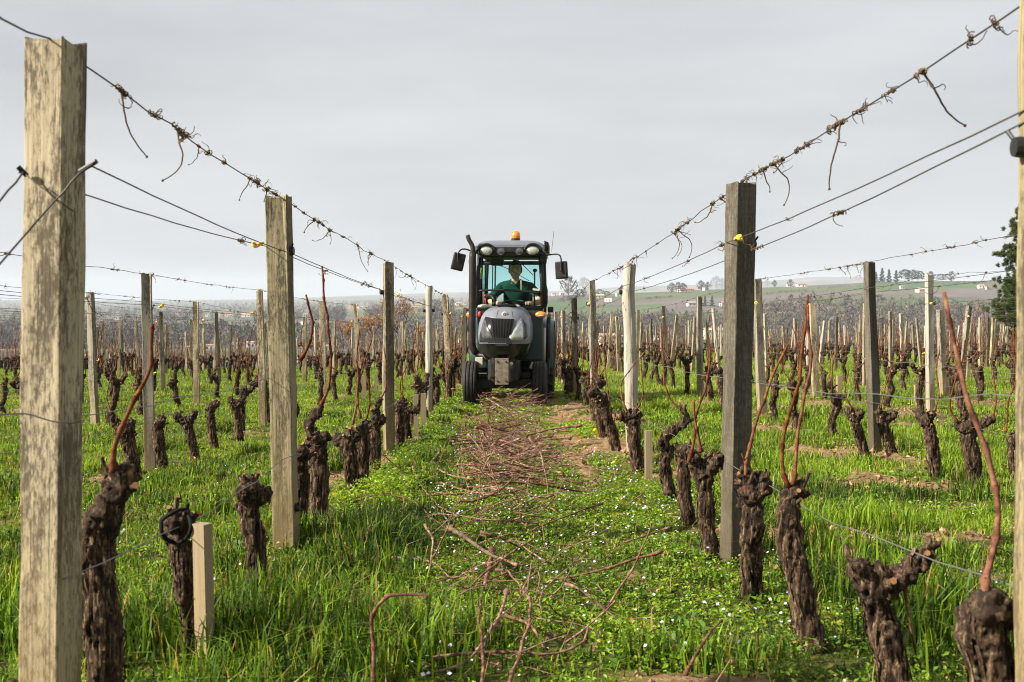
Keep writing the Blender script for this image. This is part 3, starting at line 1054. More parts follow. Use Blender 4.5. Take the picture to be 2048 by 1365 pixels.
def house(px, py, wpx, wall, roof, label, rz=0.3, storeys=1, chim=False, wing=False):
    p = march(px, py)
    if p is None:
        return
    w = max(5.0, wpx * p.y / F)
    dp = min(w * 0.6, 9.0)
    h = 2.9 * storeys
    root = empty('house', (p.x, p.y, p.z - 0.3), (0, 0, rz))
    tag(root, label, 'house', 'houses scattered over the valley')
    h += 0.3
    MB().box((0, 0, h / 2), (w, dp, h)).obj('wall', M[wall], root)
    if wing:
        MB().box((w * 0.5 + w * 0.14, -dp * 0.1, h * 0.36), (w * 0.28, dp * 0.7, h * 0.72)).obj('wing', M[wall], root)
        MB().prism([(-dp * 0.52, h * 0.72), (dp * 0.36, h * 0.72), (-dp * 0.08, h * 0.72 + dp * 0.16)], 'x', w * 0.5, w * 0.80).obj('wing_roof', M[roof], root)
    rf = MB().prism([(-dp * 0.56, h - 0.05), (-dp * 0.56, h + 0.12), (0, h + dp * 0.2 + 0.12), (dp * 0.56, h + 0.12), (dp * 0.56, h - 0.05), (0, h + dp * 0.2 - 0.05)], 'x', -w * 0.53, w * 0.53).obj('roof', M[roof], root)
    if chim:
        MB().box((w * 0.25, 0.2, h + dp * 0.2 + 0.4), (0.7, 0.6, 1.4)).obj('chimney', M[wall], rf)
    n = max(2, int(w / 3.2))
    for s in range(storeys):
        for k in range(n):
            x = -w / 2 + w * (k + 0.5) / n
            tall = (k == n // 2 and s == 0)
            MB().box((x, -dp / 2 - 0.02, (1.15 if tall else 1.6) + 2.9 * s + 0.3), (1.0, 0.06, 2.1 if tall else 1.3)).obj('door' if tall else 'window', M['pane'], root)

def houses():
    H = house
    H(1370, 584, 27, 'w_white', 'r_red', 'long white farmhouse with red roof under bare trees on the skyline', 0.25, 1, False, True)
    H(1411, 581, 11, 'w_white', 'r_pale', 'little gabled white house on the skyline right of the long farmhouse', 0.7)
    H(1432, 579, 8, 'w_cream', 'r_grey', 'tiny cream house on the skyline under the large bare tree', 0.2)
    H(1198, 597, 19, 'w_cream', 'r_pale', 'pale cream house among round evergreens on the near slope', 0.15, 1, True)
    H(1217, 604, 14, 'w_white', 'r_pale', 'small white building below the cream house among evergreens', -0.3)
    H(1238, 593, 13, 'w_white', 'r_red', 'white house behind the wire just left of the round split post', 0.4)
    H(1108, 592, 9, 'w_white', 'r_grey', 'small white house on the skyline beside the tractor mirror', 0.1)
    H(1124, 591, 9, 'w_white', 'r_pale', 'second small white house on the skyline beside the tractor mirror', 0.3)
    H(1390, 613, 32, 'w_grey', 'r_grey', 'long low grey barn left of the two conifers', 0.1)
    H(1452, 613, 24, 'w_grey', 'r_red', 'grey house with reddish roof right of the two conifers', 0.25, 1, True)
    H(1214, 690, 32, 'w_cream', 'r_pale', 'cream house at the foot of the slope above the right vine row', 0.2, 2)
    H(1240, 682, 14, 'w_white', 'r_pale', 'small white house at the slope foot behind the round split post', 0.4)
    H(1310, 682, 16, 'w_white', 'r_grey', 'white valley house between the round split post and the dark post', -0.2)
    H(1160, 686, 22, 'w_white', 'r_grey', 'white valley house glimpsed between the right row posts', 0.1)
    H(1425, 678, 38, 'w_cream', 'r_pale', 'wide cream house with pale tiles left of the tall dark post', 0.15, 2)
    H(1578, 574, 9, 'w_white', 'r_pale', 'left of the pair of low white houses on the skyline', 0.1)
    H(1601, 574, 16, 'w_white', 'r_red', 'right and longer of the pair of low houses on the skyline', 0.1, 1, False, True)
    H(1841, 561, 15, 'w_white', 'r_grey', 'white two storey house among the hilltop evergreens', 0.3, 2, True)
    H(1846, 585, 26, 'w_cream', 'r_pale', 'cream farmhouse on the slope below the hilltop house', 0.2, 1, False, True)
    H(1804, 578, 7, 'w_white', 'r_grey', 'tiny white shed on the green slope below the hilltop conifers', 0.2)
    H(1962, 577, 13, 'w_white', 'r_pale', 'white house on the slope left of the pine', 0.1)
    H(1976, 580, 9, 'w_cream', 'r_red', 'cream house touching the pine boughs on the slope', 0.5)
    H(1948, 680, 20, 'w_cream', 'r_grey', 'cream shed at the valley edge beneath the pine', 0.3)
    H(458, 634, 14, 'w_white', 'r_red', 'bright white two storey house in the middle of the far left hamlet', 0.2, 2)
    H(444, 634, 9, 'w_cream', 'r_red', 'cream house left of the bright house in the far left hamlet', 0.3, 2)
    H(415, 634, 8, 'w_white', 'r_grey', 'leftmost pale house of the far left hamlet', 0.1)
    H(492, 634, 16, 'w_white', 'r_pale', 'long low white house closing the far left hamlet on its right', 0.1)
    H(236, 640, 10, 'w_white', 'r_grey', 'lone small white house in the woods on the far left', 0.2)
    H(702, 616, 11, 'w_cream', 'r_red', 'cream house on the plain above the second row wire', 0.1)
    H(722, 617, 12, 'w_white', 'r_grey', 'flat white building right of the cream house on the plain', 0.3)
    H(611, 634, 7, 'w_cream', 'r_pale', 'small cream house seen between two upright canes', 0.2)
    H(607, 650, 8, 'w_white', 'r_pale', 'gabled white house close right of the second tall post', 1.2)
    H(834, 614, 20, 'w_cream', 'r_red', 'long cream house on the plain left of the fourth post', 0.1)
    H(916, 611, 9, 'w_white', 'r_pale', 'white house on the plain just left of the exhaust', 0.2)
    H(932, 610, 9, 'w_cream', 'r_red', 'cream house on the plain against the exhaust', 0.1)
    H(418, 702, 14, 'w_white', 'r_red', 'white house with red roof at the valley edge behind the left rows', 0.2)
    H(470, 698, 20, 'w_white', 'r_grey', 'white gabled house at the valley edge right of the red roofed one', 0.5)
    H(502, 695, 16, 'w_white', 'r_pale', 'white house at the valley edge against the leaning pair of posts', 0.1)
    H(385, 706, 14, 'w_cream', 'r_pale', 'cream house low at the valley edge behind the left rows', 0.2)
    H(648, 703, 16, 'w_cream', 'r_red', 'cream house at the valley edge right of the red upright cane', 0.2)
    H(925, 690, 18, 'w_white', 'r_pale', 'white house at the valley edge beside the tractor wheel', 0.3)
houses()

# ------------------------------------------------------------------ haze
def haze():
    m = bpy.data.materials.new('thin_haze')
    m.use_nodes = True
    N, L = m.node_tree.nodes, m.node_tree.links
    N.clear()
    o = N.new('ShaderNodeOutputMaterial')
    v = N.new('ShaderNodeVolumePrincipled')
    v.inputs['Color'].default_value = (0.66, 0.74, 0.86, 1)
    v.inputs['Density'].default_value = 0.00014
    L.new(v.outputs[0], o.inputs['Volume'])
    b = MB().box((0, 5400, 15), (34000, 11400, 290)).obj('haze', m)
    tag(b, 'thin pale haze over the valley and hills', 'haze', kind='stuff')
haze()

# ================================================================== TRELLIS: posts
def post_mesh(name, seed, w=0.088, d=0.085, H=1.5, below=0.3, nz=44, crack=False, roundness=0.0, wob=0.0, top_slant=0.0):
    k = 40
    t = np.linspace(0, 2 * PI, k, endpoint=False)
    ca, sa = np.cos(t), np.sin(t)
    e = 0.09 if roundness < 0.5 else 1.0        # superellipse exponent
    X = np.sign(ca) * np.abs(ca) ** e * w / 2
    Y = np.sign(sa) * np.abs(sa) ** e * d / 2
    zs = np.linspace(-below, H, nz)
    ring = np.stack([np.tile(X, (nz, 1)), np.tile(Y, (nz, 1)), np.repeat(zs[:, None], k, 1)], -1)
    P = ring.copy()
    nrm = np.stack([np.sign(X) * np.abs(X) ** 0.6, np.sign(Y) * np.abs(Y) ** 0.6], -1)
    nrm /= np.linalg.norm(nrm, axis=1)[:, None] + 1e-9
    q = np.stack([ring[..., 0] * 22, ring[..., 1] * 22, ring[..., 2] * 4.0], -1) + seed * 7.3
    disp = 0.0032 * fbm(q, 3, seed) + 0.0016 * fbm(np.stack([ring[..., 0] * 120, ring[..., 1] * 120, ring[..., 2] * 5], -1), 2, seed + 3)
    if crack:
        ang = -PI / 2 + 0.18
        da = np.abs((t - ang + PI) % (2 * PI) - PI)
        cz = np.clip((zs - (H - 0.42)) / 0.42, 0, 1)
        cw = 0.05 + 0.16 * cz
        disp -= 0.022 * np.exp(-(da[None, :] / cw[:, None]) ** 2) * cz[:, None]
    P[..., 0] += nrm[None, :, 0] * disp
    P[..., 1] += nrm[None, :, 1] * disp
    for q in range(4):      # checks running along the timber
        rgc = np.random.default_rng(seed * 13 + q)
        a0 = rgc.uniform(0, 2 * PI); z0 = rgc.uniform(0.1, H); ln_ = rgc.uniform(0.2, 0.6)
        da = np.abs((t - a0 + PI) % (2 * PI) - PI)
        disp -= 0.006 * np.exp(-(da[None, :] / 0.09) ** 2) * np.exp(-((zs[:, None] - z0) / ln_) ** 2)
    if wob:
        ww = wob * fbm(np.stack([zs * 1.6, zs * 0 + seed, zs * 0], -1), 2, seed + 5)
        P[..., 0] += ww[:, None]
        tp = 1 - 0.12 * np.clip(zs / H, 0, 1) + 0.05 * fbm(np.stack([zs * 5, zs * 0 + 3, zs * 0], -1), 2, seed)
        P[..., :2] *= tp[:, None, None]
    P[-1, :, 2] += 0.012 * fbm(np.stack([X * 60, Y * 60, X * 0 + seed], -1), 2, seed) + top_slant * X / w
    mb = MB().grid(P, close=True)
    # top cap: rough end grain
    n0 = (nz - 1) * k
    c = P[-1].mean(0); inner = c + (P[-1] - c) * 0.55
    inner[:, 2] += 0.004 * fbm(np.stack([inner[:, 0] * 90, inner[:, 1] * 90, inner[:, 0] * 0], -1), 2, seed + 8)
    mb.add(np.concatenate([inner, [c]]), [])
    b = nz * k
    f4 = np.array([[n0 + i, n0 + (i + 1) % k, b + (i + 1) % k, b + i] for i in range(k)])
    f3 = np.array([[b + i, b + (i + 1) % k, b + k] for i in range(k)])
    mb.F.setdefault(4, []).append(f4); mb.F.setdefault(3, []).append(f3)
    return mb.mesh(name, None, False)

POST_MATS = ['post', 'post_mould', 'post_olive', 'post_dark', 'post_grey']
POST_VAR = {}
for mt in POST_MATS:
    POST_VAR[mt] = []
    for s in range(3):
        rr = (mt == 'post_grey')
        me = post_mesh('post_' + mt, 10 + s + 10 * POST_MATS.index(mt), 0.085 + 0.006 * (s - 1), 0.075 + 0.008 * (s - 1), crack=(s == 1), wob=0.006, nz=30)
        me.materials.append(M[mt])
        POST_VAR[mt].append(me)
ROUND_POST = post_mesh('round_post', 91, 0.105, 0.105, crack=True, roundness=1, wob=0.05, nz=44)
ROUND_POST.materials.append(M['post_grey'])
ROUND_POST2 = post_mesh('round_post', 92, 0.085, 0.085, roundness=1, wob=0.03, nz=36)
ROUND_POST2.materials.append(M['post_grey'])

def put_post(mesh, base, top, rz, label, group='vineyard posts', scale_w=1.0):
    base = Vector(base); top = Vector(top)
    ax = (top - base)
    ln = ax.length
    q = Vector((0, 0, 1)).rotation_difference(ax.normalized())
    o = link('vineyard_post', mesh)
    o.rotation_mode = 'QUATERNION'
    from mathutils import Quaternion
    o.rotation_quaternion = q @ Quaternion((0, 0, 1), rz)
    o.location = base
    o.scale = (scale_w, scale_w, ln / 1.5)
    return tag(o, label, 'post', group)

def row_x(side, k):
    return (ROW_L0 - ROW_SP * k) if side < 0 else (ROW_R0 + ROW_SP * k)

BRACKET = MB().lathe([(0.0, -0.012), (0.017, -0.012), (0.019, 0.0), (0.017, 0.012), (0.0, 0.012)], 'x', (0.052, -0.01, 0), 12).tube([(0.03, -0.01, 0), (0.06, -0.02, 0.015), (0.066, -0.03, 0.03)], 0.004, 6).mesh('bracket', M['black'])
def add_bracket(post, z, side=1):
    b = link('bracket', BRACKET, post)
    b.location = (0, 0, z)
    if side < 0:
        b.rotation_euler = (0, 0, PI)
    return b

POSTS = {}      # (side,row) -> list of (y, top z, x at height)
CUSTOM = []     # y ranges already holding hand placed posts

def custom_post(side, k, Y, top_px, top_py, base_px, mesh, rz, label, sw=1.0, br=None):
    t = at(top_px, top_py, Y)
    # base on the ground under the given column
    b = at(base_px, 900, Y)
    b.z = gz(b.x, b.y)
    o = put_post(mesh, b, t, rz, label, scale_w=sw)
    POSTS.setdefault((side, k), []).append((Y, t, b))
    for zz, sd in (br or []):
        add_bracket(o, zz, sd)
    return o

def mk(name, mat, **kw):
    me = post_mesh(name, **kw); me.materials.append(M[mat]); return me

P_L0 = mk('p0', 'post_mould', seed=3, w=0.090, d=0.098, nz=60)
P_L1 = mk('p1', 'post_olive', seed=4, w=0.093, d=0.09, crack=True, nz=60)
P_R1 = mk('p2', 'post_dark', seed=5, w=0.090, d=0.085, nz=60)
L0 = custom_post(-1, 0, 2.42, 112, 88, 88, P_L0, math.radians(-9), 'thick pale post with dark mould, tallest and leftmost in the foreground')
custom_post(-1, 0, 4.85, 557, 394, 572, P_L1, math.radians(-5), 'mossy split topped post with yellow tie, left of the tractor lane', br=[(1.27, 1), (0.18, 1)])
custom_post(-1, 0, 8.92, 776, 526, 779, POST_VAR['post_olive'][0], math.radians(24), 'olive stained post with pale left edge, third in the left row', br=[(1.27, -1)])
custom_post(-1, 0, 13.1, 857, 573, 860, ROUND_POST2, 0.3, 'smooth rounded grey post, fourth in the left row', br=[(1.22, 1), (1.22, -1)])
custom_post(1, 0, 2.07, 2106, -30, 2104, mk('p3', 'post_olive', seed=6, w=0.085, d=0.085), 0.0, 'blurred post cut off by the right edge of the picture', br=[(1.22, -1)])
custom_post(1, 0, 4.6, 1482, 366, 1470, P_R1, math.radians(24), 'tall dark sawn post with bright left edge, right of the lane', br=[(1.26, 1)])
custom_post(1, 0, 8.74, 1254, 528, 1268, ROUND_POST, 0.2, 'twisted round silvery post with a split top, right row', br=[(1.28, -1)])
custom_post(1, 0, 13.2, 1183, 563, 1190, POST_VAR['post'][0], 0.25, 'pale square post just beyond the twisted round one', br=[(1.25, -1)])
custom_post(1, 0, 17.4, 1148, 598, 1152, POST_VAR['post_olive'][1], 0.1, 'olive brown post, fifth in the row right of the tractor', br=[(1.2, 1)])
custom_post(1, 1, 8.85, 1738, 525, 1749, POST_VAR['post_dark'][0], math.radians(24), 'mottled dark post with a knot of tendrils on top, second row right', br=None)
custom_post(1, 1, 13.1, 1514, 559, 1523, POST_VAR['post'][2], 0.25, 'narrow pale edged post beside the tall dark sawn post')
custom_post(1, 2, 12.9, 1858, 551, 1860, POST_VAR['post_grey'][0], 0.3, 'bright whitish grey post with smooth face in the third row right', br=[(1.2, 1)])
custom_post(1, 1, 17.3, 1398, 594, 1400, POST_VAR['post'][1], 0.3, 'pale post with dark top, third back in second row right')
custom_post(1, 1, 21.4, 1328, 613, 1330, POST_VAR['post_dark'][1], 0.0, 'nearly black slim post, fourth back in second row right')
custom_post(-1, 1, 8.75, 292, 549, 300, POST_VAR['post'][1], math.radians(12), 'tall grey post with bright left edge behind the nearest cane')
custom_post(-1, 1, 12.9, 519, 581, 526, POST_VAR['post_mould'][0], 0.05, 'pale mottled post close left of the mossy split post')
custom_post(-1, 2, 12.85, 180, 586, 191, POST_VAR['post'][0], math.radians(-20), 'pale post leaning to the left beside the thick mouldy post')
custom_post(-1, 2, 17.0, 391, 604, 395, POST_VAR['post_mould'][1], 0.1, 'pale mould speckled post in the third row left')
custom_post(-1, 1, 17.1, 644, 604, 647, POST_VAR['post_mould'][2], 0.1, 'speckled post with lichen between the red upright canes')

rgp = np.random.default_rng(31)
have = {}
for (s, k), v in POSTS.items():
    for y, t, b in v:
        have.setdefault((s, k), []).append(y)
grid_posts = []
for side in (-1, 1):
    for k in range(0, 26):
        x0 = row_x(side, k)
        j = 0
        while True:
            y = 4.75 + 4.15 * j + rgp.normal(0, 0.12)
            j += 1
            if y > 80:
                break
            if abs(x0) > 0.452 * y + 0.5:
                continue
            if any(abs(y - yy) < 1.6 for yy in have.get((side, k), [])):
                continue
            x = x0 + rgp.normal(0, 0.03)
            grid_posts.append((y, side, k, x, j))
grid_posts.sort()
N_POST = 300 - sum(len(v) for v in have.values())
far_post = MB()
cnt = {}
for i, (y, side, k, x, j) in enumerate(grid_posts):
    z = gz(x, y)
    H = 1.46 + rgp.normal(0, 0.06) - (0.35 if rgp.random() < 0.05 else 0)
    lean = (rgp.normal(0, 0.045), rgp.normal(0, 0.04))
    top = Vector((x + lean[0] * H, y + lean[1] * H, z + H))
    POSTS.setdefault((side, k), []).append((y, top, Vector((x, y, z))))
    mt = rgp.choice(['post', 'post', 'post', 'post_mould', 'post_olive', 'post_grey', 'post_dark'])
    rz = rgp.uniform(0.05, 0.5) if side > 0 else rgp.uniform(-0.3, 0.45)
    if i < N_POST:
        c = cnt.get((side, k), 0) + 1 + len(have.get((side, k), []))
        cnt[(side, k)] = cnt.get((side, k), 0) + 1
        sd = 'left' if side < 0 else 'right'
        if k < 10 and c <= 16:
            lab = f'weathered post, {ORD[c - 1]} back in the {ORD[k]} row {sd} of the tractor lane'
            gr = f'posts of the {ORD[k]} row {sd}'
        elif k < 10:
            lab = f'small distant post near the far end of the {ORD[k]} row {sd} of the lane'
            gr = f'far end posts of the {ORD[k]} row {sd}'
        else:
            lab = f'small distant post in the outermost rows on the {sd} of the field'
            gr = f'outermost posts on the {sd}'
        me = POST_VAR[mt][int(rgp.integers(0, 3))]
        if rgp.random() < 0.07:
            me = ROUND_POST2
        o = put_post(me, (x, y, z), top, rz, lab, gr, scale_w=rgp.uniform(0.85, 1.12))
        if y < 22 and rgp.random() < 0.6:
            add_bracket(o, 1.22, 1 if rgp.random() < 0.5 else -1)
    else:
        c, s_ = math.cos(rz), math.sin(rz)
        w = 0.041 * rgp.uniform(0.85, 1.15)
        q = np.array([(-w, -w), (w, -w), (w, w), (-w, w)]) @ np.array([[c, s_], [-s_, c]])
        v = np.concatenate([np.column_stack([q + [x, y], np.full(4, z - 0.1)]), np.column_stack([q + [top.x, top.y], np.full(4, top.z)])])
        far_post.add(v, [np.array([[0, 1, 5, 4], [1, 2, 6, 5], [2, 3, 7, 6], [3, 0, 4, 7], [4, 5, 6, 7]])])
o = far_post.obj('distant_posts', M['post'])
tag(o, 'thicket of tiny distant posts at the far end of the vineyard', 'post', kind='stuff')
for v in POSTS.values():
    v.sort(key=lambda q: q[0])

# ------------------------------------------------------------------ tendrils on the wires
def curly(rg, ln, r, curl, n=26, start=(0, 0, 0), d0=(0, 0, -1)):
    p = np.array(start, float); d = np.array(d0, float)
    ax = rg.normal(0, 1, 3); ax /= np.linalg.norm(ax)
    pts = [p.copy()]
    for i in range(n):
        d = d + np.cross(ax, d) * curl * rg.uniform(0.3, 1.6) / n + rg.normal(0, 0.10, 3)
        if rg.random() < 0.12:
            ax = rg.normal(0, 1, 3); ax /= np.linalg.norm(ax)
        d /= np.linalg.norm(d)
        p = p + d * ln / n
        pts.append(p.copy())
    return pts, np.linspace(r, r * 0.55, n + 1)

KNOTS, DANGLES = [], []
for s in range(9):
    rg = np.random.default_rng(500 + s)
    mb = MB()
    L_ = rg.uniform(0.02, 0.07)
    n = 30
    t = np.linspace(-L_ / 2, L_ / 2, n)
    turns = rg.uniform(3, 6)
    a = np.linspace(0, turns * 2 * PI, n)
    rr = 0.003 + 0.004 * rg.random(n)
    mb.tube(np.column_stack([np.cos(a) * rr, t, np.sin(a) * rr]), 0.0016, 4, False)
    for q in range(int(rg.integers(1, 4))):
        pts, r = curly(rg, rg.uniform(0.025, 0.07), 0.0016, rg.uniform(3, 9), 14, (0, rg.uniform(-L_ / 2, L_ / 2), 0), rg.normal(0, 1, 3))
        mb.tube(pts, r, 4, False)
    mb.ball((0, 0, 0), (0.004, 0.009, 0.004), 6, 4)
    KNOTS.append(mb.mesh('tendril_knot', M['tendril'], True))
for s in range(9):
    rg = np.random.default_rng(600 + s)
    mb = MB()
    ln = rg.uniform(0.07, 0.2)
    pts, r = curly(rg, ln, 0.0028, rg.uniform(0.6, 2.2), 20, (0, 0, 0), (rg.normal(0, 0.4), rg.normal(0, 0.5), -1))
    mb.tube(pts, r, 5, False)
    mb.ball(pts[-1], 0.0038, 6, 4)
    for q in range(int(rg.integers(1, 4))):
        pts2, r2 = curly(rg, rg.uniform(0.03, 0.09), 0.0015, rg.uniform(4, 10), 18, pts[int(rg.integers(0, 6))], rg.normal(0, 1, 3))
        mb.tube(pts2, r2, 4, False)
    t = np.linspace(-0.025, 0.025, 20); a = np.linspace(0, 8 * PI, 20)
    mb.tube(np.column_stack([np.cos(a) * 0.006, t, np.sin(a) * 0.006]), 0.0025, 4, False)
    DANGLES.append(mb.mesh('tendril_dangle', M['tendril'], True))

TIE = MB()
_a = np.linspace(0, 2 * PI, 15)
TIE.tube(np.column_stack([0.012 * np.cos(_a), 0.024 * np.sin(_a), 0.006 * np.sin(2 * _a)]), 0.0055, 6, False)
TIE.tube(np.column_stack([0.010 * np.cos(_a) + 0.004, 0.019 * np.sin(_a) + 0.01, 0.008 * np.cos(_a)]), 0.0045, 6, False)
TIE = TIE.mesh('tie', M['tie'], True)

def wire(name, ctrl, r, mat, label, group, kink=0.004, knots=0, dangles=0, ties=(), seed=0, sag=0.012, ymax_d=30, at_y=()):
    """ctrl: control points along the wire (posts)"""
    rg = np.random.default_rng(seed)
    pts = []
    for a, b in zip(ctrl[:-1], ctrl[1:]):
        a = np.array(a); b = np.array(b)
        n = max(3, int(np.linalg.norm(b - a) / 0.22))
        if (a[1] + b[1]) / 2 > 25:
            n = 4
        for i in range(n):
            t = i / n
            p = a * (1 - t) + b * t
            p[2] -= sag * 4 * t * (1 - t)
            if i:
                p += rg.normal(0, kink, 3) * np.array([0.6, 0.2, 1])
            pts.append(p)
    pts.append(np.array(ctrl[-1], float))
    P = np.array(pts)
    V, f = tube_np(P, r, 5)
    o = link(name, np_mesh(name, V, f, mat, True))
    tag(o, label, 'wire', group)
    s = np.concatenate([[0], np.cumsum(np.linalg.norm(np.diff(P, axis=0), axis=1))])
    def put(mesh, pname, lim):
        smax = np.interp(lim, P[:, 1], s) if P[-1, 1] > lim else s[-1]
        u0 = np.interp(2.75, P[:, 1], s)
        u = u0 + (smax - u0) * rg.random() ** 1.25
        pos = np.array([np.interp(u, s, P[:, j]) for j in range(3)])
        c = link(pname, mesh, o)
        c.location = pos
        c.rotation_euler = (rg.normal(0, 0.3), rg.uniform(0, 2 * PI) if pname == 'knot' else rg.normal(0, 0.4), rg.normal(0, 0.3))
        sc = rg.uniform(0.6, 1.15)
        c.scale = (sc, sc, sc)
    for yy, kind in at_y:
        c = link('tendril' if kind else 'knot', (DANGLES if kind else KNOTS)[int(rg.integers(0, 9))], o)
        c.location = [np.interp(yy, P[:, 1], P[:, j]) for j in range(3)]
        c.rotation_euler = (rg.normal(0, 0.2), rg.normal(0, 0.3), rg.normal(0, 0.3))
        sc = rg.uniform(0.8, 1.2)
        c.scale = (sc, sc, sc)
    for i in range(knots):
        put(KNOTS[int(rg.integers(0, 9))], 'knot', ymax_d)
    for i in range(dangles):
        put(DANGLES[int(rg.integers(0, 9))], 'tendril', ymax_d * 0.8)
    for yy in ties:
        pos = [np.interp(yy, P[:, 1], P[:, j]) for j in range(3)]
        c = link('tie', TIE, o)
        c.location = pos
        c.rotation_euler = (0.2, rg.normal(0, 0.4), rg.normal(0, 0.3))
    return o

def post_at(pt, h):
    """point on the post's axis at height h above its foot"""
    y, t, b = pt
    H = (t - b).length
    return b + (t - b) * min(1.0, h / H)

NROWW = 8
NEAR_T = {(-1, 0): [(2.83, 1), (2.85, 0), (3.12, 0), (3.33, 1), (3.38, 0), (3.41, 0), (3.68, 0), (3.9, 0), (4.3, 1), (4.38, 0), (4.45, 0), (4.62, 0), (4.75, 0), (4.8, 0), (5.2, 0), (5.7, 1), (5.8, 0), (5.95, 0), (6.2, 1), (6.6, 0)],
          (1, 0): [(2.3, 0), (2.42, 0), (2.68, 1), (2.72, 0), (2.9, 0), (3.13, 0), (3.3, 1), (3.36, 0), (3.42, 0), (3.65, 0), (3.72, 0), (3.78, 0), (3.95, 1), (4.0, 0), (4.1, 0), (4.22, 1), (4.28, 0), (4.38, 0), (4.5, 0), (4.57, 0), (5.2, 1), (5.9, 0), (6.3, 1)]}
for side in (-1, 1):
    sd = 'left' if side < 0 else 'right'
    for k in range(NROWW):
        ps = [p for p in POSTS[(side, k)]]
        if k > 0:   # the rows go on past the edge of the picture
            y0 = ps[0][0]
            x0 = row_x(side, k)
            yb = y0 - 4.15
            zb = gz(x0, max(yb, 0))
            ps = [(yb, Vector((x0, yb, zb + 1.5)), Vector((x0, yb, zb)))] + ps
        ps = [p for p in ps if p[0] < 62]
        g = f'wires of the {ORD[k]} row {sd}'
        rowname = f'{ORD[k]} row {sd} of the tractor lane'
        tops = [p[1] + Vector((0.0, -0.03, 0.004)) for p in ps]
        if k == 0 and side < 0:
            a_ = at(-60, -15, 1.75)
            tops = [a_ + (a_ - tops[0]) * 8, a_] + tops
        if k == 0 and side > 0:
            tops = [Vector((ROW_R0, -4.0, tops[0].z + 0.2)), Vector((ROW_R0, 1.2, tops[0].z))] + tops
        n_k = {0: 46, 1: 56, 2: 42, 3: 26}.get(k, 14)
        n_d = {0: 17, 1: 14, 2: 8, 3: 4}.get(k, 0)
        wire('trellis_wire', tops, 0.0021, M['wire'], f'dark top wire knotted with dry tendrils, {rowname}', g, 0.003, n_k, n_d, seed=10 * k + side + 5, ymax_d=26 if k == 0 else 34,
             at_y=NEAR_T.get((side, k), ()))
        for q, off in enumerate((-0.052, 0.052)):
            mids = [post_at(p, 1.30 - 0.03 * q - 0.004 * (i % 3)) + Vector((off, 0, 0)) for i, p in enumerate(ps)]
            if k == 0 and side < 0:
                mids = [at(38 if q == 0 else 182, 345 if q == 0 else 332, 2.40)] + mids[1:]
            if k == 0 and side > 0:
                mids[0] = at(2052, 219 if q == 0 else 243, 2.07)
            ties = [p[0] - 0.2 for i, p in enumerate(ps) if p[0] < 24 and i % 2 == (k + 1) % 2 and p[0] > 3] if q == 0 else \
                   [p[0] + 0.2 for i, p in enumerate(ps) if p[0] < 20 and i % 2 == k % 2 and p[0] > 3]
            which = 'lane side' if (q == 1) == (side < 0) else 'outer'
            wire('trellis_wire', mids, 0.0019, M['wire'], f'{which} of the paired middle wires, {rowname}', g, 0.0009, 10 if k < 3 else 3, 3 if k < 2 else 0, ties, seed=1000 + 20 * k + 3 * side + q, sag=0.012)
        if k < 5:
            los = [post_at(p, 0.74) + Vector((side * 0.05, -0.045, 0)) for p in ps]
            if k == 0 and side > 0:
                los[0] = at(2075, 795, 2.05)
            wire('trellis_wire', los, 0.0014, M['galv'], f'galvanised training wire above the vine heads, {rowname}', g, 0.004, 0, 0,
                 [p[0] + 0.3 for p in ps if 3 < p[0] < 20], seed=2000 + 20 * k + side, sag=0.02)
            bot = [post_at(p, 0.41) + Vector((-side * 0.045, -0.045, 0)) for p in ps]
            if k == 0 and side > 0:
                bot[0] = at(2075, 1192, 2.05)
            wire('trellis_wire', bot, 0.0016, M['galv'], f'pale lowest wire slung from vine to vine, {rowname}', g, 0.006, 0, 0, seed=3000 + 20 * k + side, sag=0.03)

# the nail bar through the thick pale post and the wire tied off to it
_inv = (Matrix.Translation(L0.location) @ L0.rotation_quaternion.to_matrix().to_4x4() @ Matrix.Diagonal((*L0.scale, 1))).inverted()
for _a, _b in ((at(36, 334, 2.36), at(54, 352, 2.37)), (at(160, 343, 2.37), at(193, 323, 2.36))):
    o = MB().tube([_a, _b], 0.0055, 8).obj('nail_bar', M['black'])
    o.parent = L0
    o.matrix_parent_inverse = _inv
wire('anchor_wire', [at(190, 326, 2.36), at(160, 346, 2.34), at(110, 402, 2.335), at(0, 528, 2.15), at(-90, 640, 2.0)], 0.0022, M['wire'], 'wire tied off across the face of the thick pale post', 'anchor wires', 0.0008, sag=0.0, seed=5)
wire('anchor_wire', [at(46, 345, 2.36), at(0, 402, 2.25), at(-80, 500, 2.05)], 0.0022, M['wire'], 'short wire running down from the bar at the left edge', 'anchor wires', 0.0008, sag=0.0, seed=6)
wire('anchor_wire', [at(52, 350, 2.355), at(90, 380, 2.335), at(131, 412, 2.335), at(150, 425, 2.36)], 0.0014, M['wire'], 'thin wire crossing the other way on the thick pale post', 'anchor wires', 0.0006, sag=0.0, seed=7)
wire('anchor_wire', [at(-40, 830, 2.3), at(50, 828, 2.33), at(100, 842, 2.33), at(140, 848, 2.33), at(168, 842, 2.38)], 0.0016, M['wire'], 'slack wire looped low around the thick pale post', 'anchor wires', 0.0015, sag=0.0, seed=8)

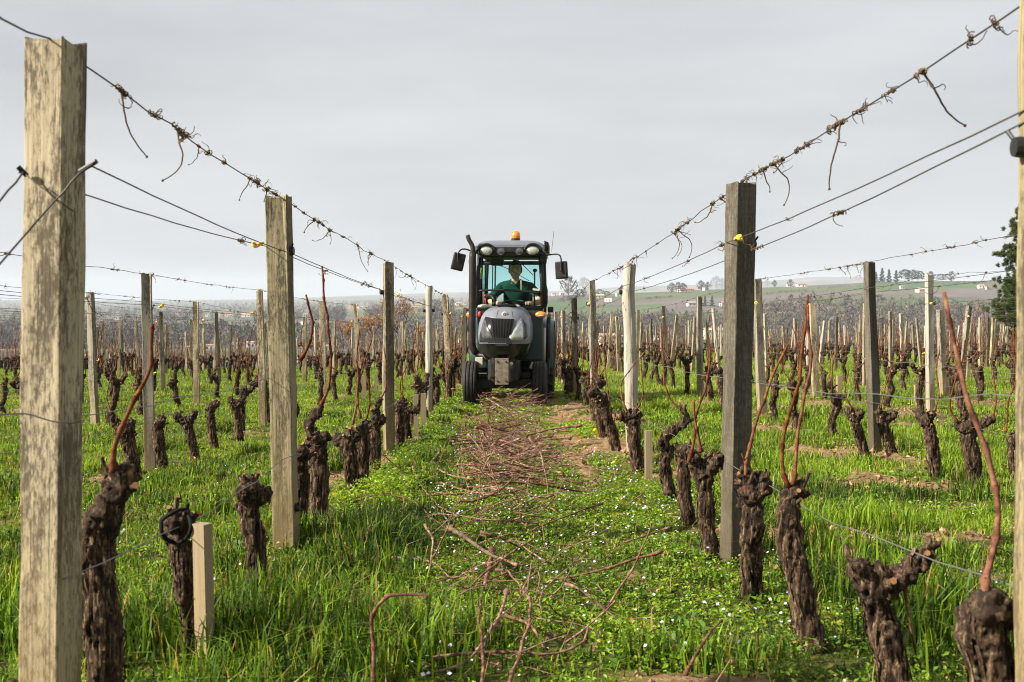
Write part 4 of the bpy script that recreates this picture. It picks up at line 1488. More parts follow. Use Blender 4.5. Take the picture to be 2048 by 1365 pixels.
# ------------------------------------------------------------------ short stakes
def stake(px, py0, py1, wpx, label, rz=0.2, lean=0.0):
    g = gnd(px, py1)
    Y = g.y
    top = at(px + lean, py0, Y)
    w = wpx * Y / F
    h = top.z - g.z
    mb = MB().box((0, 0, h / 2 - 0.1), (w, w * 0.8, h + 0.2))
    o = mb.obj('vine_stake', M['stake'], None, False)
    o.location = g
    o.rotation_euler = (0, (top.x - g.x) / h, rz)
    tag(o, label, 'stake', 'short vine stakes')
stake(411, 1048, 1330, 31, 'short squared stake beside the vine with a black hose loop', -0.5, -8)
stake(1297, 862, 968, 14, 'fresh pale stake in front of the twisted round post', 0.05, 0)
stake(832, 790, 880, 9, 'thin pale stake, left of the two beside the fourth left post', 0.1)
stake(847, 788, 862, 11, 'weathered stake, right of the two beside the fourth left post', 0.1)
stake(728, 752, 800, 7, 'short stake behind the vines right of the red canes', 0.1)
stake(752, 748, 785, 6, 'smaller short stake behind the third left post', 0.1)
stake(1678, 752, 808, 9, 'short stake between vines right of the tall dark post', 0.1)
stake(1833, 770, 812, 8, 'short stake beside the whitish grey post', 0.1)

# ================================================================== VINES
_tmp_remesh = []
def organic(name, tubes, balls, seed, voxel=0.0075, cuts=(), headz=0.3, amp=1.0):
    """union of tapered limbs and knobs as one skin, with stringy bark relief.
    tubes: [(pts, radii)], balls: [(c, r)]"""
    mb = MB()
    for pts, r in tubes:
        n = max(6, len(pts) * 4)
        P = smooth_path(pts, n)
        rr = np.interp(np.linspace(0, 1, n), np.linspace(0, 1, len(r)), r)
        mb.tube(P, rr, 12)
        mb.ball(P[-1], rr[-1] * 0.98, 10, 7)
    for c, r in balls:
        mb.ball(c, r, 12, 8)
    me = mb.mesh(name + '_raw', None, False)
    o = link(name + '_tmp', me)
    md = o.modifiers.new('r', 'REMESH')
    md.mode = 'VOXEL'
    md.voxel_size = voxel
    dg = bpy.context.evaluated_depsgraph_get()
    m2 = bpy.data.meshes.new_from_object(o.evaluated_get(dg))
    bpy.data.objects.remove(o)
    bpy.data.meshes.remove(me)
    n = len(m2.vertices)
    co = np.zeros(n * 3, np.float32); m2.vertices.foreach_get('co', co); co = co.reshape(-1, 3).astype(float)
    nr = np.zeros(n * 3, np.float32); m2.vertices.foreach_get('normal', nr); nr = nr.reshape(-1, 3).astype(float)
    head = sstep(headz - 0.06, headz + 0.05, co[:, 2])
    sh = np.array([seed * 3.7, seed * 1.3, seed * 2.1])
    wp = 0.012 * np.stack([fbm(co * 9 + sh, 2, 1), fbm(co * 9 + sh + 5, 2, 2), 0 * co[:, 0]], -1)
    strg = 1 - 2 * np.abs(fbm((co + wp) * np.array([78, 78, 7.0]) + sh, 2, 3))
    lump = fbm(co * 21 + sh, 2, 4)
    rough = fbm(co * 75 + sh, 2, 5)
    d = (1 - 0.65 * head) * 0.0068 * strg + 0.0058 * lump + (0.0035 + 0.0075 * head) * rough
    co2 = co + nr * d[:, None] * amp
    m2.vertices.foreach_set('co', co2.astype(np.float32).ravel())
    a = m2.attributes.new('head', 'FLOAT', 'POINT'); a.data.foreach_set('value', np.clip(head * (0.6 + 0.5 * lump), 0, 1).astype(np.float32))
    a = m2.attributes.new('ridge', 'FLOAT', 'POINT'); a.data.foreach_set('value', np.clip(0.5 + 0.5 * strg, 0, 1).astype(np.float32))
    cut = np.zeros(n)
    for c, r in cuts:
        cut = np.maximum(cut, sstep(r, r * 0.6, np.linalg.norm(co - np.array(c), axis=1)))
    a = m2.attributes.new('cut', 'FLOAT', 'POINT'); a.data.foreach_set('value', cut.astype(np.float32))
    m2.update()
    # loose strips of bark lifting off the trunk
    rgs = np.random.default_rng(seed * 31 + 7)
    ns = 110
    pick = rgs.choice(n, ns)
    SV = []
    for i in pick:
        p, nn = co2[i], nr[i]
        if abs(nn[2]) > 0.75:
            continue
        tg = np.array([0, 0, 1.0]) - nn * nn[2]; tg /= np.linalg.norm(tg)
        tg = tg + rgs.normal(0, 0.12, 3)
        sd = np.cross(nn, tg); sd /= np.linalg.norm(sd)
        L2 = rgs.uniform(0.02, 0.055); w2 = rgs.uniform(0.002, 0.0048)
        k_ = 1 - 0.6 * head[i]
        for a_, (u0, o0) in enumerate(((-1, 0.001), (-0.3, 0.0035), (0.4, 0.004), (1, 0.002 + 0.011 * rgs.random()))):
            c_ = p + tg * u0 * L2 * k_ + nn * o0
            SV += [c_ - sd * w2, c_ + sd * w2]
    spurs = []
    hv = np.nonzero((head > 0.7) & (nr[:, 2] > -0.2))[0]
    for i in (rgs.choice(hv, 5) if len(hv) else []):
        dv = nr[i] + np.array([0, 0, 0.7]) + rgs.normal(0, 0.25, 3); dv /= np.linalg.norm(dv)
        ln_ = rgs.uniform(0.018, 0.05); r_ = rgs.uniform(0.005, 0.009)
        spurs.append(tube_np([co2[i] - dv * 0.012, co2[i] + dv * ln_ * 0.5 + rgs.normal(0, 0.003, 3), co2[i] + dv * ln_], [r_ * 1.4, r_, r_], 6))
    if SV:
        SV = np.array(SV).reshape(-1, 8, 3)
        bm = bmesh.new(); bm.from_mesh(m2)
        lr = bm.verts.layers.float.get('ridge')
        for st in SV:
            vs = [bm.verts.new(v) for v in st]
            tone = rgs.uniform(0.3, 1.0)
            for v in vs:
                v[lr] = tone
            for q in range(3):
                bm.faces.new((vs[2 * q], vs[2 * q + 1], vs[2 * q + 3], vs[2 * q + 2]))
        lc = bm.verts.layers.float.get('cut')
        for sv, fs in spurs:
            vs = [bm.verts.new(v) for v in sv]
            tip = [bm.verts.new(v) for v in sv[-6:]]
            for v in vs: v[lr] = 0.8
            for v in tip: v[lc] = 1.0
            for q in fs[0]:
                bm.faces.new([vs[j] for j in q])
            bm.faces.new(tip)
        bm.to_mesh(m2); bm.free()
    m2.polygons.foreach_set('use_smooth', np.ones(len(m2.polygons), bool))
    m2.materials.clear()
    m2.materials.append(M['bark'])
    m2.name = name
    m2.update()
    return m2

def cane_mesh(pts, r0, r1, seed, k=7, node=0.085, name='cane', mat='cane'):
    r0 *= 0.78; r1 *= 0.7
    """woody shoot with swollen nodes and slight zigzag"""
    rg = np.random.default_rng(seed)
    P = smooth_path(pts, 60)
    s = np.concatenate([[0], np.cumsum(np.linalg.norm(np.diff(P, axis=0), axis=1))])
    L_ = s[-1]
    nodes = np.arange(0.03, L_, node) + rg.normal(0, node * 0.12, len(np.arange(0.03, L_, node)))
    ss = np.unique(np.clip(np.concatenate([[0, L_], nodes, nodes - 0.011, nodes + 0.011, (nodes[:-1] + nodes[1:]) / 2]), 0, L_))
    Q = np.stack([np.interp(ss, s, P[:, j]) for j in range(3)], -1)
    zig = np.array([0.0] * len(ss))
    for i, v in enumerate(ss):
        j = np.argmin(np.abs(nodes - v)) if len(nodes) else 0
        zig[i] = (1 if j % 2 else -1) * max(0, 1 - abs(v - nodes[j]) / (node * 0.55)) if len(nodes) else 0
    ax = np.array([rg.normal(), rg.normal(), 0.0]); ax /= np.linalg.norm(ax) + 1e-9
    Q = Q + ax[None, :] * zig[:, None] * node * 0.035
    rr = np.interp(ss, [0, L_], [r0, r1])
    for v in nodes:
        rr = rr * (1 + 0.65 * np.exp(-((ss - v) / 0.009) ** 2))
    rr = rr * (1 + 0.8 * np.exp(-ss / 0.022))
    mb = MB()
    mb.tube(Q, rr, k)
    for j, v in enumerate(nodes[:-1]):      # buds
        p = np.array([np.interp(v, s, P[:, q]) for q in range(3)])
        sgn = (1 if j % 2 else -1)
        rl = np.interp(v, [0, L_], [r0, r1])
        b = p + ax * sgn * rl * 1.2
        lb = 1.0 if rg.random() > 0.22 else rg.uniform(2, 4.5)
        mb.tube([b, b + ax * sgn * rl * 0.9 * lb + np.array([0, 0, rl * 1.4 * lb])], [rl * 0.55, rl * 0.25], 5)
    return mb.mesh(name, M[mat], True)

# ------- vines drawn after the photograph, each at its own depth in the row
def vine_px(Y, trunk, arms=(), knobs=(), canes=(), label='', seed=0, cuts=(), hp=None, group='vines nearest the camera', cr=0.0085):
    """trunk/arms: lists of (px, py, radius px); canes: lists of (px,py)"""
    rg = np.random.default_rng(seed)
    bx, by, _ = trunk[0]
    if by < 1345:
        Y = gnd(bx, by).y
    base = at(bx, by, Y)
    g = gz(base.x, Y)
    sc = Y / F
    def loc(px, py, dy=0.0):
        p = at(px, py, Y + dy)
        return np.array(p) - np.array((base.x, Y, g))
    tubes = []
    tp = [loc(x, y) for x, y, r in trunk]
    tr = [r * sc * 0.84 for x, y, r in trunk]
    tp = [np.array([tp[0][0], 0, -0.12])] + tp
    if tp[1][2] > 0.04:
        tp.insert(1, np.array([tp[0][0], 0, 0.0])); tr = [tr[0] * 1.15] + tr
    else:
        tp[1][2] = max(tp[1][2], -0.03)
    tr = [tr[0] * 1.3] + tr
    # a gnarled depth wander so it is no flat cut-out
    wob = np.cumsum(rg.normal(0, 0.012, len(tp)))
    for i, p in enumerate(tp):
        p[1] += wob[i]
    tubes.append((tp, tr))
    endy = tp[-1][1]
    for arm in arms:
        dd = rg.normal(0, 0.03)
        ap = [loc(x, y, endy + dd * i / max(1, len(arm) - 1)) for i, (x, y, r) in enumerate(arm)]
        tubes.append((ap, [r * sc * 0.86 for x, y, r in arm]))
    balls = []
    for (x, y, r) in knobs:
        balls.append((loc(x, y, endy + rg.normal(0, 0.015)), r * sc * 0.86))
    cu = [(loc(x, y, endy - r * sc * 0.7), r * sc * 1.0) for (x, y, r) in cuts]
    # cut spurs
    root = empty('grapevine', (base.x, Y, g))
    tag(root, label, 'vine', group)
    headz = hp if hp is not None else tp[-1][2] - 0.07
    me = organic('trunk', tubes, balls, seed + 1, cuts=cu, headz=headz, voxel=0.0055 if Y < 4.5 else 0.0068)
    link('trunk', me, root)
    for ci, cn in enumerate(canes):
        dd = rg.normal(0, 0.06); n = len(cn)
        cp = [loc(x, y, endy - 0.02 + dd * i / (n - 1)) for i, (x, y) in enumerate(cn)]
        link('cane', cane_mesh(cp, cr, cr * 0.72, seed * 10 + ci), root)
    return root

V_ = vine_px
# left row
V_(2.72, [(205, 1490, 46), (205, 1365, 40), (200, 1230, 42), (188, 1130, 40), (192, 1070, 44), (212, 1020, 38), (240, 970, 30)],
   [[(215, 1010, 34), (245, 955, 28)], [(185, 1120, 24), (155, 1085, 14)]], [(250, 950, 26), (200, 1050, 44), (165, 1100, 20)],
   [[(228, 945), (228, 900), (245, 850), (283, 775), (300, 740), (303, 690), (306, 648)]], 'knobbly dark vine against the thick pale post with one orange cane', 1, [(262, 948, 12)], hp=0.42, cr=0.0075)
V_(3.42, [(378, 1310, 24), (385, 1230, 23), (378, 1170, 23), (366, 1110, 24), (355, 1060, 26)], [], [(355, 1052, 30), (372, 1040, 18), (340, 1065, 18)], [],
   'slim vine with a black hose loop round its head beside a stake', 2, [(343, 1048, 6), (336, 1068, 5)], hp=0.3)
V_(4.36, [(515, 1165, 22), (512, 1090, 23), (502, 1040, 23), (498, 1000, 24)], [[(505, 1000, 22), (532, 985, 16)]], [(494, 985, 26), (505, 968, 20), (524, 985, 17), (488, 1010, 20)], [],
   'blunt headed vine without canes left of the mossy split post', 3, [(488, 965, 5), (478, 975, 5)], hp=0.28)
V_(5.15, [(590, 1080, 18), (598, 1000, 20), (600, 930, 18)], [[(600, 935, 16), (603, 905, 14)]], [(603, 912, 18)], [], 'vine half hidden behind the mossy split post', 4)
V_(5.72, [(637, 1045, 21), (640, 980, 20), (640, 930, 21), (632, 890, 22)], [[(632, 880, 16), (618, 850, 10), (630, 832, 9), (642, 818, 8)], [(640, 885, 16), (652, 876, 11)]], [(628, 880, 20), (650, 875, 13), (638, 895, 20)],
   [[(640, 818), (655, 780), (662, 730), (656, 650), (648, 590), (644, 532)], [(600, 720), (618, 690), (625, 650), (617, 610), (612, 590)]],
   'vine with an elbowed arm and the tallest dark red cane', 5, [(633, 905, 5)], hp=0.3, cr=0.009)
V_(6.85, [(704, 992, 15), (702, 930, 16), (695, 890, 18)], [[(695, 882, 15), (677, 880, 12)], [(700, 880, 15), (722, 862, 12), (732, 845, 8)]], [(678, 880, 14), (705, 870, 15)],
   [[(706, 850), (712, 810), (716, 770), (714, 700), (720, 660)], [(722, 838), (715, 800), (722, 750), (740, 690), (747, 655)]], 'vine with a dark forked head, left of the twin pair', 6, [(690, 874, 5)], hp=0.3, cr=0.0068)
V_(7.25, [(722, 975, 13), (726, 920, 14), (728, 870, 13)], [], [(728, 862, 12)], [[(725, 878), (735, 830), (740, 790), (736, 760)]], 'vine standing close behind the dark fork headed vine', 7, hp=0.32)
V_(8.2, [(750, 938, 13), (752, 890, 14), (750, 860, 14)], [[(752, 850, 11), (752, 825, 8), (760, 800, 6)], [(752, 850, 11), (764, 840, 10)]], [(763, 840, 10), (750, 852, 12)], [[(760, 800), (770, 780), (772, 740), (768, 690)]],
   'bulging vine just left of the third left post', 8, hp=0.3, cr=0.0065)
V_(9.5, [(800, 900, 10), (800, 860, 11), (798, 820, 11)], [[(798, 820, 10), (802, 808, 9)]], [(798, 818, 12)], [], 'short vine just right of the third left post', 9, hp=0.3)
V_(10.3, [(818, 888, 9), (812, 850, 9), (810, 820, 9)], [[(812, 822, 9), (832, 820, 8)], [(810, 820, 8), (806, 800, 6)]], [(832, 820, 9), (810, 805, 8)], [[(806, 800), (800, 770), (812, 735), (815, 715)], [(806, 798), (805, 765), (806, 735)]], 'vine with a dark side knob beside two short stakes', 10, hp=0.3, cr=0.006)
# right row
V_(2.16, [(2015, 1480, 55), (1998, 1365, 52), (1978, 1290, 55), (1965, 1245, 52)], [[(1975, 1230, 46), (2020, 1235, 32), (2060, 1240, 30)], [(1968, 1230, 40), (1985, 1195, 20)]], [(1960, 1240, 54), (1985, 1215, 40)],
   [[(1975, 1195), (1972, 1160), (1988, 1095), (1997, 1030), (1990, 970), (1965, 880), (1932, 790), (1915, 715), (1896, 625), (1888, 585)]], 'massive blurred vine in the right corner with a long orange cane', 11, [(1978, 1205, 14)], hp=0.33, cr=0.0076)
V_(2.73, [(1795, 1350, 34), (1780, 1290, 32), (1765, 1230, 32), (1755, 1190, 36)], [[(1752, 1180, 32), (1725, 1150, 24), (1715, 1135, 20)], [(1765, 1180, 32), (1810, 1150, 24), (1840, 1120, 22), (1862, 1098, 16), (1880, 1090, 9)]],
   [(1718, 1140, 26), (1832, 1118, 24), (1755, 1150, 28)], [[(1812, 1165), (1812, 1200), (1822, 1260), (1832, 1310)]], 'Y shaped vine with a thick arm reaching right', 12, [(1876, 1090, 9)], hp=0.27, cr=0.004)
V_(3.54, [(1625, 1300, 30), (1608, 1220, 28), (1598, 1160, 29), (1582, 1090, 30), (1580, 1040, 26), (1588, 1000, 22)], [[(1588, 1000, 20), (1592, 980, 18)]], [(1592, 982, 20), (1582, 1065, 30)],
   [[(1578, 975), (1566, 940), (1566, 880), (1590, 790), (1600, 760), (1604, 700), (1612, 640), (1616, 590)], [(1586, 970), (1594, 900), (1598, 850), (1612, 780), (1622, 730), (1618, 660), (1616, 610)]],
   'leaning bare vine carrying two tall crossing red canes', 13, [(1585, 985, 8)], hp=0.42, cr=0.0066)
V_(4.34, [(1502, 1195, 24), (1500, 1120, 23), (1497, 1060, 24), (1500, 1010, 24)], [[(1502, 1000, 22), (1520, 965, 18)], [(1500, 990, 22), (1482, 950, 12)], [(1512, 970, 16), (1490, 940, 12)]],
   [(1520, 965, 22), (1505, 990, 24), (1495, 1010, 22), (1530, 975, 16)], [[(1490, 1000), (1492, 940), (1502, 880), (1535, 780), (1560, 720), (1576, 688)]], 'stout vine overlapping the foot of the tall dark sawn post', 14, [(1475, 945, 6)], hp=0.28, cr=0.0078)
V_(5.25, [(1420, 1115, 18), (1412, 1050, 17), (1410, 1000, 18), (1405, 965, 19)], [[(1402, 955, 18), (1390, 925, 14), (1382, 905, 10)], [(1412, 960, 16), (1428, 930, 12), (1438, 915, 13)]], [(1436, 918, 16), (1388, 920, 14), (1405, 950, 20)],
   [[(1378, 925), (1388, 880), (1392, 830), (1410, 780), (1418, 740), (1420, 698)], [(1402, 905), (1396, 870), (1390, 845), (1388, 800)]], 'vine with a knob like a fist left of the tall dark sawn post', 15, [(1438, 925, 5)], hp=0.28, cr=0.0075)
V_(5.9, [(1378, 1050, 14), (1370, 990, 14), (1366, 930, 15)], [[(1366, 925, 14), (1372, 900, 13)]], [(1368, 905, 16)], [], 'vine squeezed behind the one with the fist like knob', 16, hp=0.3)
V_(6.7, [(1345, 1005, 14), (1332, 950, 13), (1330, 910, 13)], [[(1330, 900, 11), (1332, 875, 10), (1350, 858, 10), (1368, 848, 9), (1372, 832, 7), (1362, 818, 5)], [(1332, 905, 9), (1350, 892, 6)]], [(1326, 885, 12), (1345, 862, 10)],
   [[(1362, 818), (1345, 805), (1332, 780), (1326, 720), (1324, 655)]], 'vine with a serpentine arm curling up to a bent cane', 17, [(1352, 892, 4)], hp=0.3, cr=0.0068)
V_(8.45, [(1277, 948, 15), (1270, 900, 15), (1266, 860, 15)], [[(1266, 850, 13), (1248, 832, 10), (1238, 830, 9)], [(1268, 850, 14), (1276, 826, 10)]], [(1272, 828, 13), (1240, 832, 11), (1262, 826, 10)],
   [[(1254, 822), (1242, 790), (1246, 760), (1272, 725), (1292, 700), (1305, 684)], [(1276, 816), (1286, 790), (1284, 755), (1282, 720)]], 'vine in front of the twisted round post with a pair of curved canes', 18, [(1236, 832, 5), (1238, 842, 4)], hp=0.33, cr=0.0062)
V_(9.7, [(1235, 910, 11), (1225, 870, 12), (1215, 835, 13), (1200, 800, 13)], [[(1205, 815, 12), (1190, 792, 9), (1182, 785, 7)], [(1212, 815, 9), (1208, 790, 6)]], [(1195, 795, 10)], [[(1186, 788), (1184, 760), (1195, 720), (1198, 690)], [(1219, 810), (1214, 770), (1210, 735)]],
   'slanting vine leaning towards the tractor', 19, [(1196, 782, 4)], hp=0.32, cr=0.006)
V_(11.2, [(1208, 880, 9), (1200, 840, 10), (1192, 805, 9)], [[(1192, 805, 8), (1180, 790, 7)]], [(1182, 790, 8)], [[(1180, 790), (1176, 760), (1184, 720), (1190, 690)]], 'slanting vine behind the one leaning towards the tractor', 20, hp=0.32, cr=0.0055)
# second rows, nearest to the camera
V_(7.0, [(1955, 975, 17), (1945, 920, 17), (1938, 875, 17)], [[(1938, 868, 16), (1918, 850, 12)], [(1940, 865, 16), (1962, 850, 12), (1985, 838, 8)]], [(1936, 855, 17)], [[(1915, 845), (1900, 815), (1908, 770), (1925, 720), (1930, 680)], [(1985, 836), (1992, 800), (1985, 740)]],
   'branching vine right of the whitish grey post, second row right', 21, [(1985, 836, 5)], hp=0.3, cr=0.007)
V_(7.9, [(1866, 960, 14), (1860, 900, 14), (1852, 855, 14)], [[(1852, 848, 13), (1838, 828, 9)], [(1852, 848, 12), (1864, 830, 9)]], [(1850, 840, 14)], [[(1866, 828), (1878, 790), (1872, 740), (1880, 700)]], 'upright vine at the foot of the whitish grey post', 22, hp=0.32, cr=0.0065)
V_(9.4, [(1735, 925, 11), (1722, 880, 11), (1708, 845, 12)], [[(1708, 840, 11), (1700, 822, 9)], [(1712, 842, 10), (1722, 826, 8)]], [(1706, 834, 12)], [[(1722, 826), (1700, 810), (1690, 780), (1698, 740)]], 'leaning vine left of the mottled dark post', 23, hp=0.3, cr=0.006)
V_(9.2, [(1790, 922, 11), (1776, 880, 11), (1765, 845, 12)], [[(1765, 840, 11), (1758, 825, 9)], [(1768, 840, 11), (1788, 830, 8)]], [(1766, 832, 12), (1788, 830, 8)], [[(1760, 822), (1772, 770), (1785, 730)]], 'forked vine right of the mottled dark post', 24, hp=0.3, cr=0.006)
V_(6.6, [(2036, 960, 16), (2030, 905, 17), (2028, 880, 17)], [[(2028, 880, 16), (2045, 872, 14)]], [(2030, 880, 18)], [[(2012, 865), (2018, 800), (2032, 760), (2028, 700), (2026, 655)]], 'vine with a brown knob at the right edge of the second row', 25, hp=0.3, cr=0.007)
V_(8.85, [(332, 938, 11), (322, 890, 12), (318, 858, 13)], [[(318, 852, 11), (322, 838, 9)]], [(318, 850, 13)], [], 'stubby vine right of the tall grey post, second row left', 26, hp=0.3)
V_(8.03, [(268, 965, 16), (258, 905, 16), (250, 870, 17)], [[(250, 865, 15), (262, 845, 11)], [(248, 868, 14), (232, 848, 10), (222, 830, 6)]], [(256, 858, 16)], [[(222, 830), (214, 790), (226, 740)]], 'dark vine left of the tall grey post, second row left', 27, hp=0.3, cr=0.006)
V_(9.5, [(392, 920, 10), (384, 880, 10), (376, 850, 11)], [[(376, 845, 10), (358, 838, 8), (352, 832, 7)], [(378, 845, 10), (390, 826, 7)]], [(354, 834, 8), (388, 826, 7)], [], 'Y headed vine between the tall grey post and the speckled one', 28, hp=0.3)
V_(10.3, [(430, 900, 9), (424, 860, 9), (422, 820, 9)], [[(422, 818, 9), (432, 808, 8)]], [(424, 814, 10)], [], 'twisted club headed vine right of the Y headed vine', 29, hp=0.3)
V_(11.05, [(478, 885, 9), (474, 840, 9), (470, 815, 9)], [[(470, 812, 8), (462, 800, 7)], [(472, 812, 8), (484, 806, 7)]], [(472, 808, 10)], [[(462, 800), (470, 770), (478, 735), (482, 715)]], 'upright vine just left of the pale mottled post', 30, hp=0.3, cr=0.0055)

# a black hose loop hangs on one vine
def hose():
    Y = gnd(378, 1310).y - 0.055
    pts = []
    for i in range(22):
        a = -0.35 + i / 21 * (PI + 1.2)
        pts.append(at(352 - 30 * math.cos(a) * 1.0, 1052 + 34 * math.sin(a), Y - 0.02 * math.sin(i * 0.5)))
    pts = [at(392, 1062, Y + 0.03), at(384, 1052, Y + 0.01)] + pts[::-1] + [at(352, 1022, Y), at(374, 1018, Y + 0.02), at(374, 1008, Y + 0.02)]
    P = smooth_path(pts, 60)
    M['hose'] = plain('matt_black_hose', (0.006, 0.006, 0.006), 0.8, 0, 0.15)
    o = MB().tube(P, 0.0058, 8).obj('hose_loop', M['hose'], None, True)
    tag(o, 'black hose looped round the head of the slim vine', 'hose')
hose()

# ------- stock of other vines
VINES = []
def stock_vine(seed):
    rg = np.random.default_rng(900 + seed)
    h = rg.uniform(0.36, 0.5)
    lean = rg.normal(0, 0.05, 2)
    n = 5
    tp = [np.array([lean[0] * u * 1.2 + rg.normal(0, 0.014) * (u > 0), lean[1] * u * 1.2 + rg.normal(0, 0.014) * (u > 0), -0.12 + (h + 0.12) * u]) for u in np.linspace(0, 1, n + 1)]
    r = rg.uniform(0.030, 0.043)
    tr = [r * 1.35, r * 1.05, r * 0.95, r * 0.92, r * 1.0, r * 1.1]
    tubes = [(tp, tr)]
    balls = [(tp[-1] + rg.normal(0, 0.015, 3), r * rg.uniform(1.05, 1.3))]
    starts = []
    na = int(rg.integers(1, 4))
    for k in range(na):
        sg = (1 if k % 2 else -1)
        dv = np.array([rg.normal(0, 0.5), sg * rg.uniform(0.4, 1.0), rg.uniform(0.25, 0.9)])
        if rg.random() < 0.5:
            dv[0], dv[1] = dv[1], dv[0]
        dv /= np.linalg.norm(dv)
        ln = rg.uniform(0.05, 0.16)
        p0 = tp[-1] - np.array([0, 0, 0.03])
        p1 = p0 + dv * ln * 0.6 + rg.normal(0, 0.01, 3)
        p2 = p0 + dv * ln + np.array([0, 0, ln * 0.3])
        tubes.append(([p0, p1, p2], [r * 0.85, r * 0.66, r * 0.55]))
        balls.append((p2, r * rg.uniform(0.55, 0.9)))
        starts.append(p2 + np.array([0, 0, 0.01]))
    for q in range(4):
        balls.append((tp[-1] + rg.normal(0, 0.032, 3) * np.array([1, 1, 0.8]), r * rg.uniform(0.35, 0.6)))
    cuts = [(b[0] + np.array([0, -b[1] * 0.7, 0.0]), 0.016) for b in balls[-3:]]
    me = organic('trunk', tubes, balls, seed + 50, voxel=0.0085, cuts=cuts, headz=h - 0.05)
    canes = []
    for k, st in enumerate((starts + [starts[0] + np.array([0.01, 0.01, 0])])[:3]):
        ln = rg.uniform(0.3, 0.68)
        d = np.array([rg.normal(0, 0.35), rg.normal(0, 0.35), 1.0])
        p1 = st + d * ln * 0.25 * np.array([1.6, 1.6, 1])
        p2 = st + np.array([d[0] * 0.55, d[1] * 0.55, 1]) * ln * 0.6
        p3 = st + np.array([d[0] * 0.4 + rg.normal(0, 0.08), d[1] * 0.4 + rg.normal(0, 0.08), 1]) * ln
        canes.append(cane_mesh([st - d * 0.02, p1, p2, p3], 0.0068, 0.005, seed * 7 + k, 6, 0.09))
    return me, canes
for s in range(16):
    VINES.append(stock_vine(s))

have_v = {}
for o in list(COL.objects):
    if o.name.startswith('grapevine'):
        x, y = o.location.x, o.location.y
        for side in (-1, 1):
            for k in range(4):
                if abs(row_x(side, k) - x) < 0.5:
                    have_v.setdefault((side, k), []).append(y)
rgv = np.random.default_rng(53)
gv = []
for side in (-1, 1):
    for k in range(26):
        x0 = row_x(side, k)
        y = 2.2 + rgv.uniform(0, 1.2)
        while y < 80:
            y += 1.22 * rgv.uniform(0.82, 1.18)
            if abs(x0) > 0.452 * y + 0.4 or y > 80:
                continue
            if any(abs(y - q) < 0.62 for q in have_v.get((side, k), [])):
                continue
            if k == 0 and y < 11.4 and side > 0: continue
            if k == 0 and y < 10.5 and side < 0: continue
            if rgv.random() < 0.04:
                continue
            if any(abs(y - q[0]) < 0.14 for q in POSTS.get((side, k), [])):
                y += 0.22
            gv.append((y, side, k, x0 + rgv.normal(0, 0.045)))
gv.sort()
n_ind = 300 - 30
far_v = MB(); far_c = MB()
cntv = {}
for i, (y, side, k, x) in enumerate(gv):
    z = gz(x, y)
    rz = rgv.uniform(0, 2 * PI)
    sc = rgv.uniform(0.88, 1.14)
    if i < n_ind:
        c = cntv.get((side, k), 0) + 1
        cntv[(side, k)] = c
        nm = c + len(have_v.get((side, k), []))
        sd = 'left' if side < 0 else 'right'
        if k < 8 and nm <= 20:
            lab = f'gnarled bare vine, {ORD[nm - 1]} back in the {ORD[k]} row {sd} of the tractor lane'
            gr = f'vines of the {ORD[k]} row {sd}'
        elif k < 8:
            lab = f'distant bare vine far back in the {ORD[k]} row {sd} of the tractor lane'
            gr = f'far vines of the {ORD[k]} row {sd}'
        else:
            lab = f'distant bare vine in the outer rows on the {sd} of the field'
            gr = f'outer vines on the {sd}'
        me, cs = VINES[int(rgv.integers(0, 16))]
        root = empty('grapevine', (x, y, z), (0, 0, rz))
        root.scale = (sc, sc, sc)
        tag(root, lab, 'vine', gr)
        link('trunk', me, root)
        for cm in cs:
            if rgv.random() < 0.9:
                link('cane', cm, root)
    else:
        h = 0.42 * sc
        l = rgv.normal(0, 0.05, 2)
        far_v.tube([(x, y, z - 0.05), (x + l[0] * 0.5, y + l[1], z + h * 0.5), (x + l[0], y + l[1], z + h)], [0.052, 0.04, 0.05], 5)
        far_v.ball((x + l[0], y + l[1], z + h), (0.085, 0.09, 0.065), 6, 4)
        far_v.ball((x + l[0] + rgv.normal(0, 0.07), y + l[1], z + h + 0.03), (0.05, 0.06, 0.05), 5, 4)
        for q in range(int(rgv.integers(1, 4))):
            b = np.array([x + l[0] + rgv.normal(0, 0.08), y + l[1], z + h])
            t = b + np.array([rgv.normal(0, 0.09), 0, rgv.uniform(0.25, 0.65)])
            far_c.tube([b, (b + t) / 2 + rgv.normal(0, 0.03, 3), t], [0.009, 0.008, 0.006], 3, False)
o = far_v.obj('distant_vines', M['bark'], None, True)
tag(o, 'mass of small dark vine stocks in the far rows', 'vine', kind='stuff')
o = far_c.obj('distant_canes', M['far_cane'], None, True)
tag(o, 'reddish haze of upright canes over the far rows', 'cane', kind='stuff')

